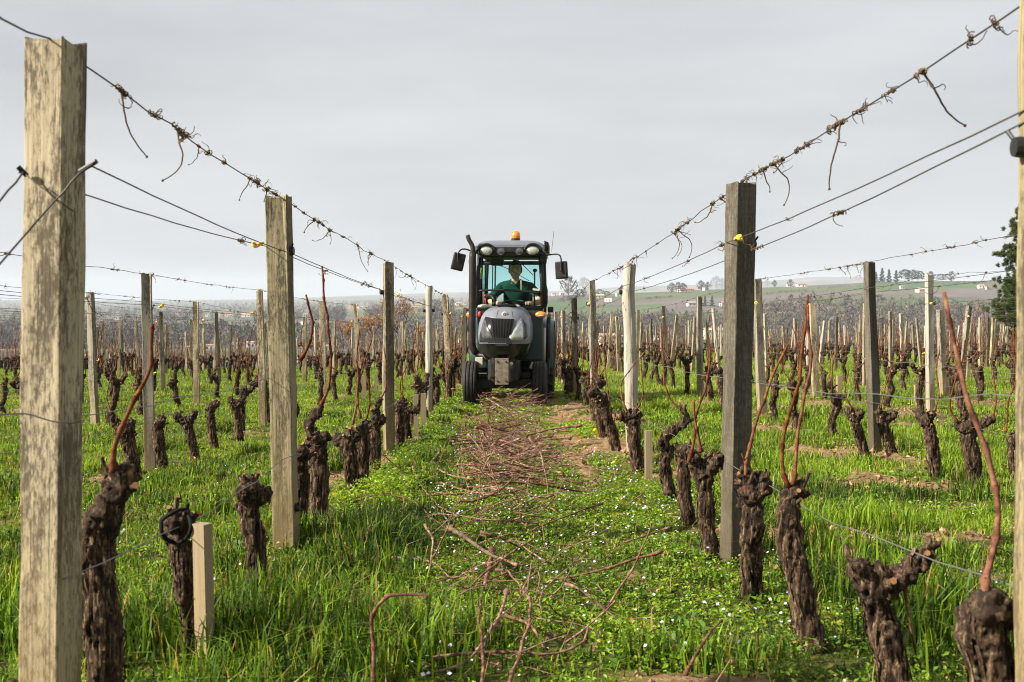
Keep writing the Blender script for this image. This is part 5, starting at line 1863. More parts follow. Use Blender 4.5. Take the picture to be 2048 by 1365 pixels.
# ================================================================== PRUNINGS on the lane
PRUNE = []
for s in range(16):
    rg = np.random.default_rng(1200 + s)
    ln = rg.uniform(0.35, 1.0)
    n = 6
    p = np.array([-ln / 2, 0, 0.0]); d = np.array([1.0, 0, 0])
    pts = [p]
    cv = rg.normal(0, 0.30); cz = rg.normal(0, 0.12)
    for i in range(n):
        d = d + np.array([0, cv + rg.normal(0, 0.22), cz + rg.normal(0, 0.07)]); d /= np.linalg.norm(d)
        p = p + d * ln / n; pts.append(p)
    P = np.array(pts); P -= P.mean(0)
    r0 = rg.choice([0.0038, 0.005, 0.006, 0.008]) * rg.uniform(0.85, 1.1)
    PRUNE.append((cane_mesh(P, r0, r0 * 0.5, 1300 + s, 6, 0.075, 'cut_cane', 'pruning'), ln))
def cut_cane(pts, r, label, seed, group='prunings lying on the lane', mat='pruning', r1=None):
    base = Vector(pts[0])
    me = cane_mesh([np.array(p) - np.array(base) for p in pts], r, r1 or r * 0.6, seed, 7, 0.09, 'cut_cane', mat)
    o = link('cut_cane', me)
    o.location = base
    return tag(o, label, 'cane', group)
def up(px, py, h):
    """ground point under pixel, lifted: keeps the picture place but raised off the ground by h"""
    g = gnd(px, py)
    d = ray(px, py)
    t = g.y / d.y
    f_ = 1 - h / (CAMH - (g.z))
    return Vector((0, 0, CAMH)) + (g - Vector((0, 0, CAMH))) * f_
cut_cane([up(748, 1400, 0.02), up(747, 1300, 0.16), up(744, 1240, 0.26), up(772, 1194, 0.33), up(808, 1190, 0.33), up(836, 1184, 0.33), up(856, 1198, 0.31)], 0.0078, 'pale bent cane sticking up in the grass like a hook', 1)
cut_cane([up(898, 1056, 0.10), up(930, 1075, 0.10), up(965, 1100, 0.10), up(1000, 1118, 0.09), up(1022, 1112, 0.08)], 0.012, 'thick dark old branch lying across the prunings', 2, mat='tendril')
cut_cane([up(984, 1100, 0.09), up(978, 1140, 0.07), up(968, 1175, 0.05), up(958, 1215, 0.04)], 0.012, 'thick greyish stub standing below the dark branch', 3)
cut_cane([up(1014, 1182, 0.16), up(1000, 1230, 0.14), up(968, 1280, 0.10), up(930, 1325, 0.06), up(850, 1352, 0.03)], 0.0068, 'long straight cane slanting down to the lower left of the lane', 4)
cut_cane([up(862, 1318, 0.05), up(940, 1306, 0.06), up(1040, 1305, 0.06), up(1110, 1308, 0.05), up(1165, 1285, 0.07), up(1178, 1255, 0.12)], 0.006, 'long cane lying flat across the nearest grass', 5)
cut_cane([up(630, 1037, 0.03), up(665, 1068, 0.06), up(705, 1098, 0.06), up(735, 1120, 0.04), up(758, 1134, 0.02)], 0.0072, 'greyish brown cane lying at the foot of the tall cane vine', 6)
cut_cane([up(728, 1108, 0.03), up(735, 1070, 0.10), up(748, 1028, 0.17)], 0.0045, 'short side shoot standing in the grass tuft', 7)
cut_cane([up(825, 935, 0.12), up(845, 975, 0.10), up(875, 1010, 0.07), up(900, 1050, 0.04)], 0.005, 'thin reddish shoot slanting up left of the prunings', 8)
cut_cane([up(705, 1005, 0.05), up(760, 990, 0.10), up(820, 1000, 0.10), up(870, 1040, 0.06), up(900, 1065, 0.03)], 0.004, 'thin dark arching twig left of the prunings', 9)
cut_cane([up(1012, 1385, 0.02), up(1045, 1290, 0.08), up(1062, 1215, 0.14), up(1048, 1175, 0.17), up(1075, 1140, 0.17)], 0.0065, 'crooked reddish cane rising in the middle of the near lane', 10)
cut_cane([up(1005, 1230, 0.05), up(1060, 1250, 0.08), up(1085, 1290, 0.05), up(1095, 1300, 0.03)], 0.007, 'short curved red cane right of the crooked cane', 11)
cut_cane([up(1362, 1365, 0.02), up(1392, 1310, 0.10), up(1420, 1265, 0.17), up(1445, 1240, 0.2)], 0.006, 'slender red cane leaning right near the bottom edge', 12)
cut_cane([up(960, 1420, 0.02), up(966, 1310, 0.09), up(958, 1240, 0.14), up(962, 1200, 0.16)], 0.0062, 'purplish cane upright beside the long straight one', 13)
cut_cane([up(780, 1115, 0.05), up(830, 1118, 0.06), up(870, 1128, 0.05), up(905, 1162, 0.03)], 0.006, 'reddish arched cane behind the bent pale one', 14)
cut_cane([up(875, 938, 0.10), up(905, 952, 0.10), up(960, 958, 0.10), up(1040, 945, 0.10)], 0.0065, 'long dark red cane on top of the heap', 15)
cut_cane([up(882, 966, 0.07), up(920, 978, 0.08), up(990, 990, 0.08), up(1060, 975, 0.08)], 0.0065, 'long pinkish cane at the near side of the heap', 16)
rgq = np.random.default_rng(88)
k = 0
while k < 225:
    u = rgq.random()
    if u < 0.36:
        y = rgq.normal(9.0, 0.8); sx = 0.20; pile = 0.16
    elif u < 0.60:
        y = rgq.normal(7.0, 0.6); sx = 0.22; pile = 0.09
    elif u < 0.80:
        y = rgq.normal(12.2, 1.2); sx = 0.20; pile = 0.17
    elif u < 0.92:
        y = rgq.uniform(14.2, 17.0); sx = 0.22; pile = 0.30
    else:
        y = rgq.uniform(3.6, 6.6); sx = 0.24; pile = 0.06
    if not (3.2 < y < 17.2):
        continue
    k += 1
    x = -0.09 - 0.004 * (y - 9) + rgq.normal(0, sx)
    me, ln = PRUNE[int(rgq.integers(0, 16))]
    o = link('cut_cane', me)
    hgt = rgq.uniform(0.02, 0.05) + pile * rgq.random() * math.exp(-((x + 0.09) / 0.25) ** 2)
    o.location = (x, y, gz(x, y) + hgt)
    o.rotation_euler = (rgq.normal(0, 0.5), rgq.normal(0, 0.16), rgq.normal(0, 0.75) + (PI if rgq.random() < 0.5 else 0))
    s_ = rgq.uniform(0.8, 1.15) 
    o.scale = (s_, s_, s_)
    if y < 6.7:
        lab, g = 'loose pruned cane scattered on the grass nearest the camera', 'loose prunings near the camera'
    elif y < 10.8:
        lab, g = 'reddish pruned cane tangled in the heap in the middle of the lane', 'prunings in the middle heap'
    elif y < 14.2:
        lab, g = 'reddish pruned cane in the row of prunings before the tractor', 'prunings before the tractor'
    else:
        lab, g = 'pruned cane in the dark heap under the tractor', 'prunings under the tractor'
    tag(o, lab, 'cane', g)

# fine broken twigs strewn along the whole windrow
def twigs():
    rg = np.random.default_rng(1717)
    mb = MB()
    for i in range(620):
        y = rg.uniform(3.0, 14.5) if i % 3 else rg.normal(8.4, 1.0)
        if y < 2.9: continue
        x = -0.08 + rg.normal(0, 0.21)
        ln = rg.uniform(0.10, 0.42)
        a = rg.normal(0, 0.9); 
        d = np.array([math.cos(a), math.sin(a), rg.normal(0.05, 0.28)])
        p = np.array([x, y, gz(x, y) + rg.uniform(0.02, 0.09)])
        pts = [p]
        for k in range(4):
            d = d + rg.normal(0, 0.28, 3); d /= np.linalg.norm(d)
            pts.append(pts[-1] + d * ln / 4)
        r = rg.uniform(0.0014, 0.0032)
        mb.tube(pts, np.linspace(r, r * 0.6, 5), 4, False)
    o = mb.obj('pruning_twigs', M['pruning'], None, True)
    tag(o, 'fine broken reddish twigs strewn along the windrow', 'twigs', kind='stuff')
twigs()

# ================================================================== GRASS AND WEEDS
G_DARK = np.array([0.020, 0.044, 0.004]); G_MID = np.array([0.075, 0.158, 0.010]); G_LIME = np.array([0.235, 0.365, 0.022]); G_STRAW = np.array([0.34, 0.26, 0.10])

def tall_map(x, y):
    """how tall the grass stands"""
    d = row_dist(x)
    lane = (x > ROW_L0) & (x < ROW_R0)
    t = 0.036 + 0.042 * np.clip(n2(x, y, 1.1, 61) + 0.25, 0, 1.2)
    near_left = sstep(-0.32, -0.5, x) * sstep(-1.5, -1.1, x) * sstep(6.2, 4.6, y)
    t = t + near_left * 0.07 * (0.5 + np.clip(n2(x, y, 2.4, 62) + 0.4, 0, 1.2))
    t = np.where(lane & (x > -0.35), t * 0.6, t)
    r2 = sstep(1.15, 1.5, x)
    t = t + r2 * 0.03 * np.clip(n2(x, y, 1.6, 63) + 0.5, 0, 1.5)
    foot = np.exp(-(d / 0.22) ** 2) * sstep(12, 8, y)
    t = t * (1 - 0.55 * foot)
    return t

def blade_mesh(x, y, h, w, rg, cols, seg=2, lean=0.75):
    n = len(x)
    z = ground_z(x, y) - 0.005
    az = rg.random(n) * 2 * PI
    ln = np.abs(rg.normal(0, lean, n)) + 0.08
    dx, dy = np.cos(az), np.sin(az)
    fx, fy = -dy, dx
    tw = rg.normal(0, 0.5, n)
    fx, fy = fx * np.cos(tw) - fy * np.sin(tw), fx * np.sin(tw) + fy * np.cos(tw)
    B = np.stack([x, y, z], -1)
    D = np.stack([dx, dy, np.zeros(n)], -1)
    S = np.stack([fx, fy, np.zeros(n)], -1) * (w / 2)[:, None]
    if seg == 2:
        m = B + D * (h * ln * 0.30)[:, None]; m[:, 2] += h * 0.62
        t = B + D * (h * ln * 1.0)[:, None]; t[:, 2] += h * (1.0 - 0.35 * np.clip(ln, 0, 1.2))
        V = np.stack([B - S, B + S, m + S * 0.8, m - S * 0.8, t], 1).reshape(-1, 3)
        o = np.arange(n)[:, None] * 5
        q = o + np.array([[0, 1, 2, 3]]); tr = o + np.array([[3, 2, 4]])
        return V, q, tr, np.repeat(cols, 5, axis=0)
    t = B + D * (h * ln * 0.7)[:, None]; t[:, 2] += h
    V = np.stack([B - S, B + S, t], 1).reshape(-1, 3)
    return V, None, np.arange(3 * n).reshape(-1, 3), np.repeat(cols, 3, axis=0)

def blade_cols(x, y, rg):
    n = len(x)
    v = n2(x, y, 0.9, 64) * 0.5 + rg.normal(0, 0.38, n)
    bias = np.where(x > 1.2, 0.28, 0.0) + np.where(x < -1.2, 0.12, 0.0) + sstep(8, 20, y) * 0.15
    v = np.clip(v + bias + 0.34, 0, 1)[:, None]
    c = np.where(v < 0.5, G_DARK + (G_MID - G_DARK) * v * 2, G_MID + (G_LIME - G_MID) * (v - 0.5) * 2)
    st = rg.random(n) < 0.07
    c[st] = G_STRAW * rg.uniform(0.6, 1.2, (st.sum(), 1))
    return c

class Cloud:
    def __init__(s):
        s.V = []; s.Q = []; s.T = []; s.C = []; s.n = 0
    def add(s, V, q, t, c):
        if q is not None: s.Q.append(q + s.n)
        if t is not None: s.T.append(t + s.n)
        s.V.append(V); s.C.append(c); s.n += len(V)
    def build(s, name, mat):
        fs = []
        if s.Q: fs.append(np.concatenate(s.Q))
        if s.T: fs.append(np.concatenate(s.T))
        return link(name, np_mesh(name, np.concatenate(s.V), fs, mat, attrs={'tint': np.concatenate(s.C)}))

def scatter(n, y0, y1, rg, half=0.47):
    """even scatter over the visible wedge"""
    y = np.sqrt(rg.uniform(y0 ** 2, y1 ** 2, n))
    x = (rg.random(n) * 2 - 1) * (half * y + 0.7)
    return x, y

def grass():
    rg = np.random.default_rng(99)
    cl = Cloud()
    # clustered blades: pick tuft centres, spread blades round them
    def zone(ntuft, per, y0, y1, wide, hs, seg, spread):
        tx, ty = scatter(ntuft, y0, y1, rg)
        keep = rg.random(ntuft) > soil_mask(tx, ty) * 0.92
        lane_low = (tx > -0.32) & (tx < ROW_R0 - 0.1)
        keep &= ~(lane_low & (rg.random(ntuft) < 0.5))
        keep &= rg.random(ntuft) < 0.6 + 0.9 * np.clip(n2(tx, ty, 2.3, 81) + 0.35, 0, 1)
        tx, ty = tx[keep], ty[keep]
        th = tall_map(tx, ty) * rg.uniform(0.55, 1.5, len(tx)) * hs
        big = rg.random(len(tx)) < 0.05
        th[big] *= 1.6
        ii = np.repeat(np.arange(len(tx)), per)
        sp = spread * (0.5 + th / 0.1)
        x = tx[ii] + rg.normal(0, 1, len(ii)) * sp[ii]
        y = ty[ii] + rg.normal(0, 1, len(ii)) * sp[ii]
        h = th[ii] * rg.uniform(0.45, 1.15, len(ii))
        w = wide * rg.uniform(0.6, 1.3, len(ii))
        cl.add(*blade_mesh(x, y, h, w, rg, blade_cols(x, y, rg), seg))
    zone(11500, 12, 2.5, 6.0, 0.0058, 1.0, 2, 0.022)
    zone(14500, 10, 6.0, 11.0, 0.0072, 1.0, 2, 0.03)
    zone(12500, 9, 11.0, 21.0, 0.010, 1.05, 2, 0.045)
    zone(20000, 7, 21.0, 42.0, 0.018, 1.15, 1, 0.07)
    zone(16000, 5, 42.0, 81.0, 0.034, 1.3, 1, 0.12)
    # strong tufts seen in the photograph
    for (px, py, n, hh, sp) in ((735, 1105, 420, 0.21, 0.085), (700, 1130, 200, 0.17, 0.07), (860, 1290, 420, 0.19, 0.10), (800, 1330, 300, 0.20, 0.10), (930, 985, 160, 0.10, 0.06),
                                (560, 1230, 340, 0.20, 0.11), (480, 1300, 340, 0.21, 0.12), (620, 1330, 380, 0.2, 0.13), (690, 1260, 300, 0.2, 0.1), (1690, 1200, 300, 0.2, 0.1), (1660, 1120, 260, 0.19, 0.1),
                                (1850, 1230, 300, 0.24, 0.1), (1900, 1290, 300, 0.24, 0.12), (1750, 1060, 260, 0.18, 0.1), (1600, 1060, 200, 0.17, 0.09), (1560, 1120, 160, 0.16, 0.08),
                                (300, 1290, 320, 0.22, 0.1), (30, 1300, 300, 0.22, 0.1), (20, 1200, 200, 0.2, 0.1), (1320, 1330, 180, 0.13, 0.07), (1480, 1330, 200, 0.12, 0.08), (860, 965, 120, 0.12, 0.05),
                                (1900, 960, 160, 0.17, 0.08), (1960, 1000, 160, 0.17, 0.08), (1800, 900, 120, 0.14, 0.08), (440, 1030, 160, 0.15, 0.09), (300, 985, 120, 0.13, 0.09)):
        g = gnd(px, py)
        x = g.x + rg.normal(0, sp, n); y = g.y + rg.normal(0, sp, n)
        h = hh * rg.uniform(0.45, 1.1, n)
        w = 0.0068 * rg.uniform(0.6, 1.3, n) * max(1, g.y / 6)
        c = blade_cols(x, y, rg) * 1.0
        cl.add(*blade_mesh(x, y, h, w, rg, c, 2, 0.42))
    # coarse clumps along the rows and lane edges
    for i in range(150):
        yy = 3.2 + 11.0 * rg.random() ** 1.2
        xx = rg.choice([ROW_L0 + 0.25, ROW_L0 - 0.35, ROW_R0 + 0.35, ROW_R0 + 0.9, ROW_R0 + 1.5, ROW_L0 - 1.2, ROW_L0 + 0.45, ROW_R0 + 2.4, ROW_L0 - 2.2]) + rg.normal(0, 0.13)
        if abs(xx) > 0.47 * yy + 0.3:
            continue
        n = int(rg.integers(60, 170)); sp = rg.uniform(0.035, 0.075)
        x = xx + rg.normal(0, sp, n); y = yy + rg.normal(0, sp, n)
        tone = rg.uniform(0.45, 1.15)
        cl.add(*blade_mesh(x, y, rg.uniform(0.09, 0.17) * rg.uniform(0.45, 1.1, n), 0.0072 * rg.uniform(0.6, 1.3, n) * max(1, yy / 6), rg, blade_cols(x, y, rg) * tone, 2, 0.6))
    # dry stems
    x, y = scatter(900, 2.6, 9, rg)
    n = len(x)
    cl.add(*blade_mesh(x, y, rg.uniform(0.06, 0.22, n), np.full(n, 0.003), rg, G_STRAW * rg.uniform(0.6, 1.3, (n, 1)), 2, 0.9))
    # thatch: flattened dead blades between the tufts
    for (n, y0, y1, w) in ((15000, 2.5, 6.5, 0.0035), (14000, 6.5, 13.0, 0.006)):
        x, y = scatter(n, y0, y1, rg)
        col = np.where(rg.random((n, 1)) < 0.5, np.array([[0.30, 0.23, 0.10]]), np.array([[0.13, 0.095, 0.05]])) * rg.uniform(0.5, 1.2, (n, 1))
        h = rg.uniform(0.012, 0.03, n)
        V, q, t, c = blade_mesh(x, y, h, np.full(n, w), rg, col, 2, 3.0)
        V = V.reshape(-1, 5, 3); V[:, 4, 2] = np.maximum(V[:, 4, 2], V[:, 0, 2] + 0.008); V = V.reshape(-1, 3)
        cl.add(V, q, t, c)
    o = cl.build('grass', M['grass'])
    tag(o, 'fresh green grass in tufts between the vine rows', 'grass', kind='stuff')
grass()

def leaf_quads(x, y, z, size, rg, cols, tilt=0.55):
    n = len(x)
    P = np.stack([x, y, z], -1)
    nrm = np.stack([rg.normal(0, tilt, n), rg.normal(0, tilt, n), np.ones(n)], -1)
    nrm /= np.linalg.norm(nrm, axis=1)[:, None]
    a = np.cross(nrm, rg.normal(0, 1, (n, 3))); a /= np.linalg.norm(a, axis=1)[:, None]
    b = np.cross(nrm, a)
    s = size[:, None]
    V = np.stack([P - a * s, P + b * s * 0.55 - a * s * 0.15, P + a * s, P - b * s * 0.55 - a * s * 0.15], 1)
    V[:, 0] -= nrm * s * 0.25; V[:, 2] -= nrm * s * 0.3
    return V.reshape(-1, 3), np.arange(4 * n).reshape(-1, 4), None, np.repeat(cols, 4, axis=0)

def weeds():
    rg = np.random.default_rng(123)
    cl = Cloud()
    def zone(n, per, y0, y1, xs, size, hmax, spread):
        y = np.sqrt(rg.uniform(y0 ** 2, y1 ** 2, n))
        if xs is None:
            x = (rg.random(n) * 2 - 1) * (0.47 * y + 0.3)
        else:
            x = rg.uniform(xs[0], xs[1], n)
        keep = rg.random(n) > soil_mask(x, y) * 0.97
        keep &= (n2(x, y, 2.2, 66) + rg.normal(0, 0.3, n)) > -0.35
        x, y = x[keep], y[keep]
        ii = np.repeat(np.arange(len(x)), per)
        m = len(ii)
        hh = hmax * (0.4 + 0.9 * np.clip(n2(x, y, 3.0, 67) + 0.4, 0, 1))[ii]
        X = x[ii] + rg.normal(0, spread, m); Y = y[ii] + rg.normal(0, spread, m)
        Z = ground_z(X, Y) + rg.random(m) ** 0.7 * hh + 0.004
        v = np.clip(n2(X, Y, 1.2, 68) * 0.45 + rg.normal(0.45, 0.3, m), 0, 1)[:, None]
        c = G_MID * 0.9 * (1 - v) + G_LIME * 1.1 * v
        st = rg.random(m) < 0.05
        c[st] = np.array([0.38, 0.26, 0.06])
        cl.add(*leaf_quads(X, Y, Z, size * rg.uniform(0.6, 1.4, m), rg, c))
    zone(3600, 14, 2.6, 7.0, (-0.55, 1.25), 0.0085, 0.045, 0.022)
    zone(4200, 12, 7.0, 13.0, (-1.0, 1.1), 0.0125, 0.045, 0.03)
    zone(3600, 10, 13.0, 24.0, (-1.0, 1.0), 0.02, 0.045, 0.045)
    zone(2600, 10, 2.6, 7.0, None, 0.0085, 0.04, 0.025)
    zone(4200, 9, 7.0, 20.0, None, 0.016, 0.045, 0.04)
    # bank of taller leafy weeds along the left row
    zone(900, 16, 6.0, 10.5, (-1.05, -0.55), 0.011, 0.11, 0.03)
    # broad leaves here and there
    x, y = scatter(260, 2.8, 8, rg)
    ii = np.repeat(np.arange(len(x)), 6); m = len(ii)
    X = x[ii] + rg.normal(0, 0.035, m); Y = y[ii] + rg.normal(0, 0.035, m)
    cl.add(*leaf_quads(X, Y, ground_z(X, Y) + 0.02 + 0.03 * rg.random(m), 0.022 * rg.uniform(0.6, 1.3, m), rg, G_MID * rg.uniform(0.6, 1.4, (m, 1)), 0.45))
    o = cl.build('low_weeds', M['weed'])
    tag(o, 'low leafy speedwell and weeds carpeting the lane', 'weeds', kind='stuff')
weeds()

def speedwell():
    rg = np.random.default_rng(131)
    cl = Cloud()
    def zone(n, y0, y1, xs, size):
        y = np.sqrt(rg.uniform(y0 ** 2, y1 ** 2, n))
        x = rg.uniform(xs[0], xs[1], n) if xs else (rg.random(n) * 2 - 1) * (0.47 * y + 0.3)
        keep = (n2(x, y, 1.5, 69) + rg.normal(0, 0.35, n)) > -0.1
        keep &= soil_mask(x, y) < 0.7
        x, y = x[keep], y[keep]
        m = len(x)
        P = np.stack([x, y, ground_z(x, y) + rg.uniform(0.035, 0.075, m)], -1)
        nrm = np.stack([rg.normal(0, 0.35, m), rg.normal(-0.35, 0.35, m), np.ones(m)], -1)
        nrm /= np.linalg.norm(nrm, axis=1)[:, None]
        a = np.cross(nrm, rg.normal(0, 1, (m, 3))); a /= np.linalg.norm(a, axis=1)[:, None]
        b = np.cross(nrm, a)
        s = size * rg.uniform(0.7, 1.25, m)
        ring = []
        for k in range(8):
            r = s * (1.0 if k % 2 == 0 else 0.72)
            t = k / 8 * 2 * PI
            ring.append(P + a * (r * math.cos(t))[:, None] + b * (r * math.sin(t))[:, None] + nrm * (0.15 * s)[:, None])
        V = np.stack([P] + ring, 1).reshape(-1, 3)
        o = np.arange(m)[:, None] * 9
        T = np.concatenate([o + np.array([[0, 1 + k, 1 + (k + 1) % 8]]) for k in range(8)])
        c = np.where(rg.random((m, 1)) < 0.5, np.array([[0.72, 0.76, 0.88]]), np.array([[0.55, 0.62, 0.86]]))
        cl.add(V, None, T, np.repeat(c, 9, axis=0))
    zone(600, 2.7, 6.5, (-0.45, 1.15), 0.0055)
    zone(720, 6.5, 11, (-0.75, 1.05), 0.0062)
    zone(560, 11, 19, (-0.9, 0.95), 0.0072)
    zone(300, 2.7, 9, None, 0.0055)
    o = cl.build('speedwell_flowers', M['petal'])
    tag(o, 'tiny pale blue flowers dotted over the lane', 'flowers', kind='stuff')
speedwell()

def litter():
    """clods of earth and curled dead leaves"""
    rg = np.random.default_rng(141)
    mb = Cloud()
    x, y = scatter(22000, 2.7, 16, rg)
    keep = rg.random(len(x)) < soil_mask(x, y) * 0.9
    x, y = x[keep], y[keep]
    m = len(x)
    s = rg.uniform(0.004, 0.017, m) * np.where(rg.random(m) < 0.06, 1.9, 1.0)
    P = np.stack([x, y, ground_z(x, y) + s * 0.4 + 0.02 * soil_mask(x, y)], -1)
    base = np.array([[1, 0, 0], [-1, 0, 0], [0, 1, 0], [0, -1, 0], [0, 0, 0.8], [0, 0, -0.8]])
    V = P[:, None, :] + base[None] * s[:, None, None] * rg.uniform(0.6, 1.3, (m, 6, 1)) + rg.normal(0, 0.25, (m, 6, 3)) * s[:, None, None]
    o = np.arange(m)[:, None] * 6
    T = np.concatenate([o + np.array([f]) for f in ([0, 2, 4], [2, 1, 4], [1, 3, 4], [3, 0, 4], [2, 0, 5], [1, 2, 5], [3, 1, 5], [0, 3, 5])])
    c = np.array([0.27, 0.175, 0.095]) * rg.uniform(0.5, 1.4, (m, 1))
    mb.add(V.reshape(-1, 3), None, T, np.repeat(c, 6, axis=0))
    o_ = mb.build('earth_clods', M['tint'])
    tag(o_, 'crumbs and clods of brown earth on the bare patches', 'earth', kind='stuff')
    cl = Cloud()
    x, y = scatter(1900, 2.7, 12, rg)
    m = len(x)
    c = np.where(rg.random((m, 1)) < 0.6, np.array([[0.12, 0.075, 0.05]]), np.array([[0.30, 0.18, 0.10]])) * rg.uniform(0.6, 1.3, (m, 1))
    cl.add(*leaf_quads(x, y, ground_z(x, y) + rg.uniform(0.01, 0.04, m), rg.uniform(0.008, 0.026, m), rg, c, 0.9))
    o_ = cl.build('dead_leaves', M['tint'])
    tag(o_, 'brown curled dead leaves scattered in the grass', 'leaves', kind='stuff')
litter()

# dandelions
def dandelions():
    rg = np.random.default_rng(151)
    M['dandy'] = plain('dandelion_yellow', (0.85, 0.60, 0.02), 0.7, 0, 0.1, 0.3, (0.8, 0.45, 0.02), 60)
    M['stalk'] = plain('green_stalk', (0.10, 0.18, 0.03), 0.7, 0, 0.2)
    mb = MB()
    for lay, (r, z) in enumerate(((0.021, 0.0), (0.016, 0.005), (0.010, 0.009))):
        for k in range(14):
            a = k / 14 * 2 * PI + lay * 0.2
            d = np.array([math.cos(a), math.sin(a), 0.0]); s = np.array([-d[1], d[0], 0]) * 0.0035
            mb.add([[0, 0, z], d * r * 0.7 + s + [0, 0, z + 0.004], d * r + [0, 0, z + 0.005], d * r * 0.7 - s + [0, 0, z + 0.004]], [np.array([[0, 1, 2, 3]])])
    head = mb.mesh('flower_head', M['dandy'])
    stem = MB().tube([(0, 0, -0.07), (0.004, 0, -0.03), (0, 0, 0.002)], 0.002, 5).mesh('stalk', M['stalk'])
    spots = [(1155, 884), (1162, 892), (1158, 902), (1190, 876), (1192, 884), (1170, 912), (1228, 945), (1242, 886), (1375, 785), (1392, 787), (1405, 783), (1385, 778), (1430, 800), (1352, 960), (1010, 800), (963, 815), (985, 812), (835, 808), (700, 790), (720, 782), (1530, 790), (1545, 800), (405, 878)]
    for i, (px, py) in enumerate(spots):
        g = gnd(px, py)
        root = empty('dandelion', (g.x, g.y, g.z + 0.065), (rg.normal(-0.25, 0.2), rg.normal(0, 0.25), rg.uniform(0, 6)))
        sc = rg.uniform(0.8, 1.25)
        root.scale = (sc, sc, sc)
        if px < 900: lab, gr = 'yellow dandelion in the grass left of the tractor', 'dandelions left'
        elif px < 1100: lab, gr = 'yellow dandelion in front of the tractor wheels', 'dandelions by the wheels'
        elif px < 1260: lab, gr = 'yellow dandelion in the cluster beside the slanting vines', 'dandelions by slanting vines'
        else: lab, gr = 'yellow dandelion in the grass right of the twisted round post', 'dandelions right'
        tag(root, lab, 'flower', gr)
        link('flower_head', head, root); link('stalk', stem, root)
dandelions()

# ================================================================== TRACTOR
M['silver'] = plain('silver_blue_paint', (0.135, 0.155, 0.20), 0.42, 0.15, 0.4, 0.5, (0.26, 0.24, 0.20), 7, 0, 0.2)
M['teal'] = plain('dark_teal_panel', (0.010, 0.032, 0.032), 0.3, 0, 0.5, 0.4, (0.05, 0.06, 0.055), 5)
M['tyre'] = plain('tyre_rubber', (0.010, 0.010, 0.011), 0.7, 0, 0.3, 0.6, (0.055, 0.045, 0.033), 12, 0.1)
M['gloss'] = plain('gloss_black', (0.008, 0.008, 0.009), 0.12, 0, 0.5, 0.3, (0.03, 0.03, 0.028), 8)
M['rust'] = plain('rusty_plate', (0.085, 0.066, 0.052), 0.75, 0.1, 0.3, 0.9, (0.24, 0.20, 0.15), 14, 0.2)
M['chrome'] = plain('chrome', (0.72, 0.72, 0.70), 0.18, 0.9, 0.5)
M['lens'] = plain('headlamp_lens', (0.62, 0.66, 0.58), 0.12, 0.55, 0.6, 0.8, (0.25, 0.27, 0.24), 28, 0.3, 1.0)
M['dlens'] = plain('dark_lens', (0.05, 0.05, 0.052), 0.1, 0.3, 0.6, 0.6, (0.16, 0.15, 0.14), 18, 0.2, 1.0)
M['amber'] = plain('amber_lens', (0.85, 0.17, 0.008), 0.15, 0, 0.6, 0.6, (0.95, 0.34, 0.03), 22, 0.1, 1.0)
M['red'] = plain('red_plastic', (0.5, 0.02, 0.015), 0.35, 0, 0.5)
M['pipe'] = plain('burnt_exhaust', (0.014, 0.012, 0.011), 0.55, 0.2, 0.35, 0.6, (0.06, 0.035, 0.025), 9, 0.1)
M['hivis'] = plain('yellow_reflector', (0.65, 0.72, 0.03), 0.4, 0, 0.4)
M['grille'] = plain('grille_black', (0.008, 0.008, 0.008), 0.85, 0, 0.08, 0.3, (0.02, 0.02, 0.018), 12)
M['pale'] = plain('pale_painted_steel', (0.50, 0.50, 0.42), 0.5, 0.1, 0.4, 0.5, (0.35, 0.3, 0.22), 9)
M['seat'] = plain('black_seat_fabric', (0.014, 0.014, 0.016), 0.85, 0, 0.2)
M['chassis'] = plain('oily_chassis', (0.010, 0.010, 0.011), 0.6, 0.1, 0.3, 0.6, (0.05, 0.043, 0.035), 8, 0.1)

def glass_mat(name, tint, refl=0.05):
    m = bpy.data.materials.new(name)
    m.use_nodes = True
    N, L = m.node_tree.nodes, m.node_tree.links
    N.clear()
    o = N.new('ShaderNodeOutputMaterial')
    t = N.new('ShaderNodeBsdfTransparent'); t.inputs[0].default_value = (*tint, 1)
    g = N.new('ShaderNodeBsdfGlossy'); g.inputs['Roughness'].default_value = 0.03
    lw = N.new('ShaderNodeFresnel'); lw.inputs['IOR'].default_value = 1.45
    mx = N.new('ShaderNodeMixShader')
    L.new(lw.outputs[0], mx.inputs[0]); L.new(t.outputs[0], mx.inputs[1]); L.new(g.outputs[0], mx.inputs[2])
    L.new(mx.outputs[0], o.inputs['Surface'])
    return m
M['glass'] = glass_mat('tinted_cab_glass', (0.68, 0.90, 0.895))
M['clear'] = glass_mat('side_cab_glass', (0.70, 0.92, 0.89))

TY = 15.25
TX = -0.115
trac = empty('tractor', (TX, TY, gz(TX, TY) - 0.005), (-math.atan(SLOPE), 0, math.radians(-3.6)))
tag(trac, 'narrow silver and black vineyard tractor facing the camera with its cab and orange beacon', 'tractor')

def w_(z):
    return np.interp(z, [0.80, 0.86, 0.95, 1.10, 1.20, 1.27, 1.31, 1.335, 1.35], [0.30, 0.325, 0.335, 0.328, 0.30, 0.262, 0.215, 0.13, 0.0])
def yf(z):
    return np.interp(z, [0.80, 0.90, 1.0, 1.10, 1.20, 1.27, 1.31, 1.335, 1.35], [-0.60, -0.595, -0.575, -0.54, -0.475, -0.40, -0.32, -0.22, -0.12])
def hs(s, z, off=0.0):
    s = np.asarray(s, float); z = np.asarray(z, float)
    x = w_(z) * s * (1 + off * 0.6)
    y = yf(z) + 0.2 * np.abs(s) ** 3 - off
    return np.stack([x, y, z], -1)

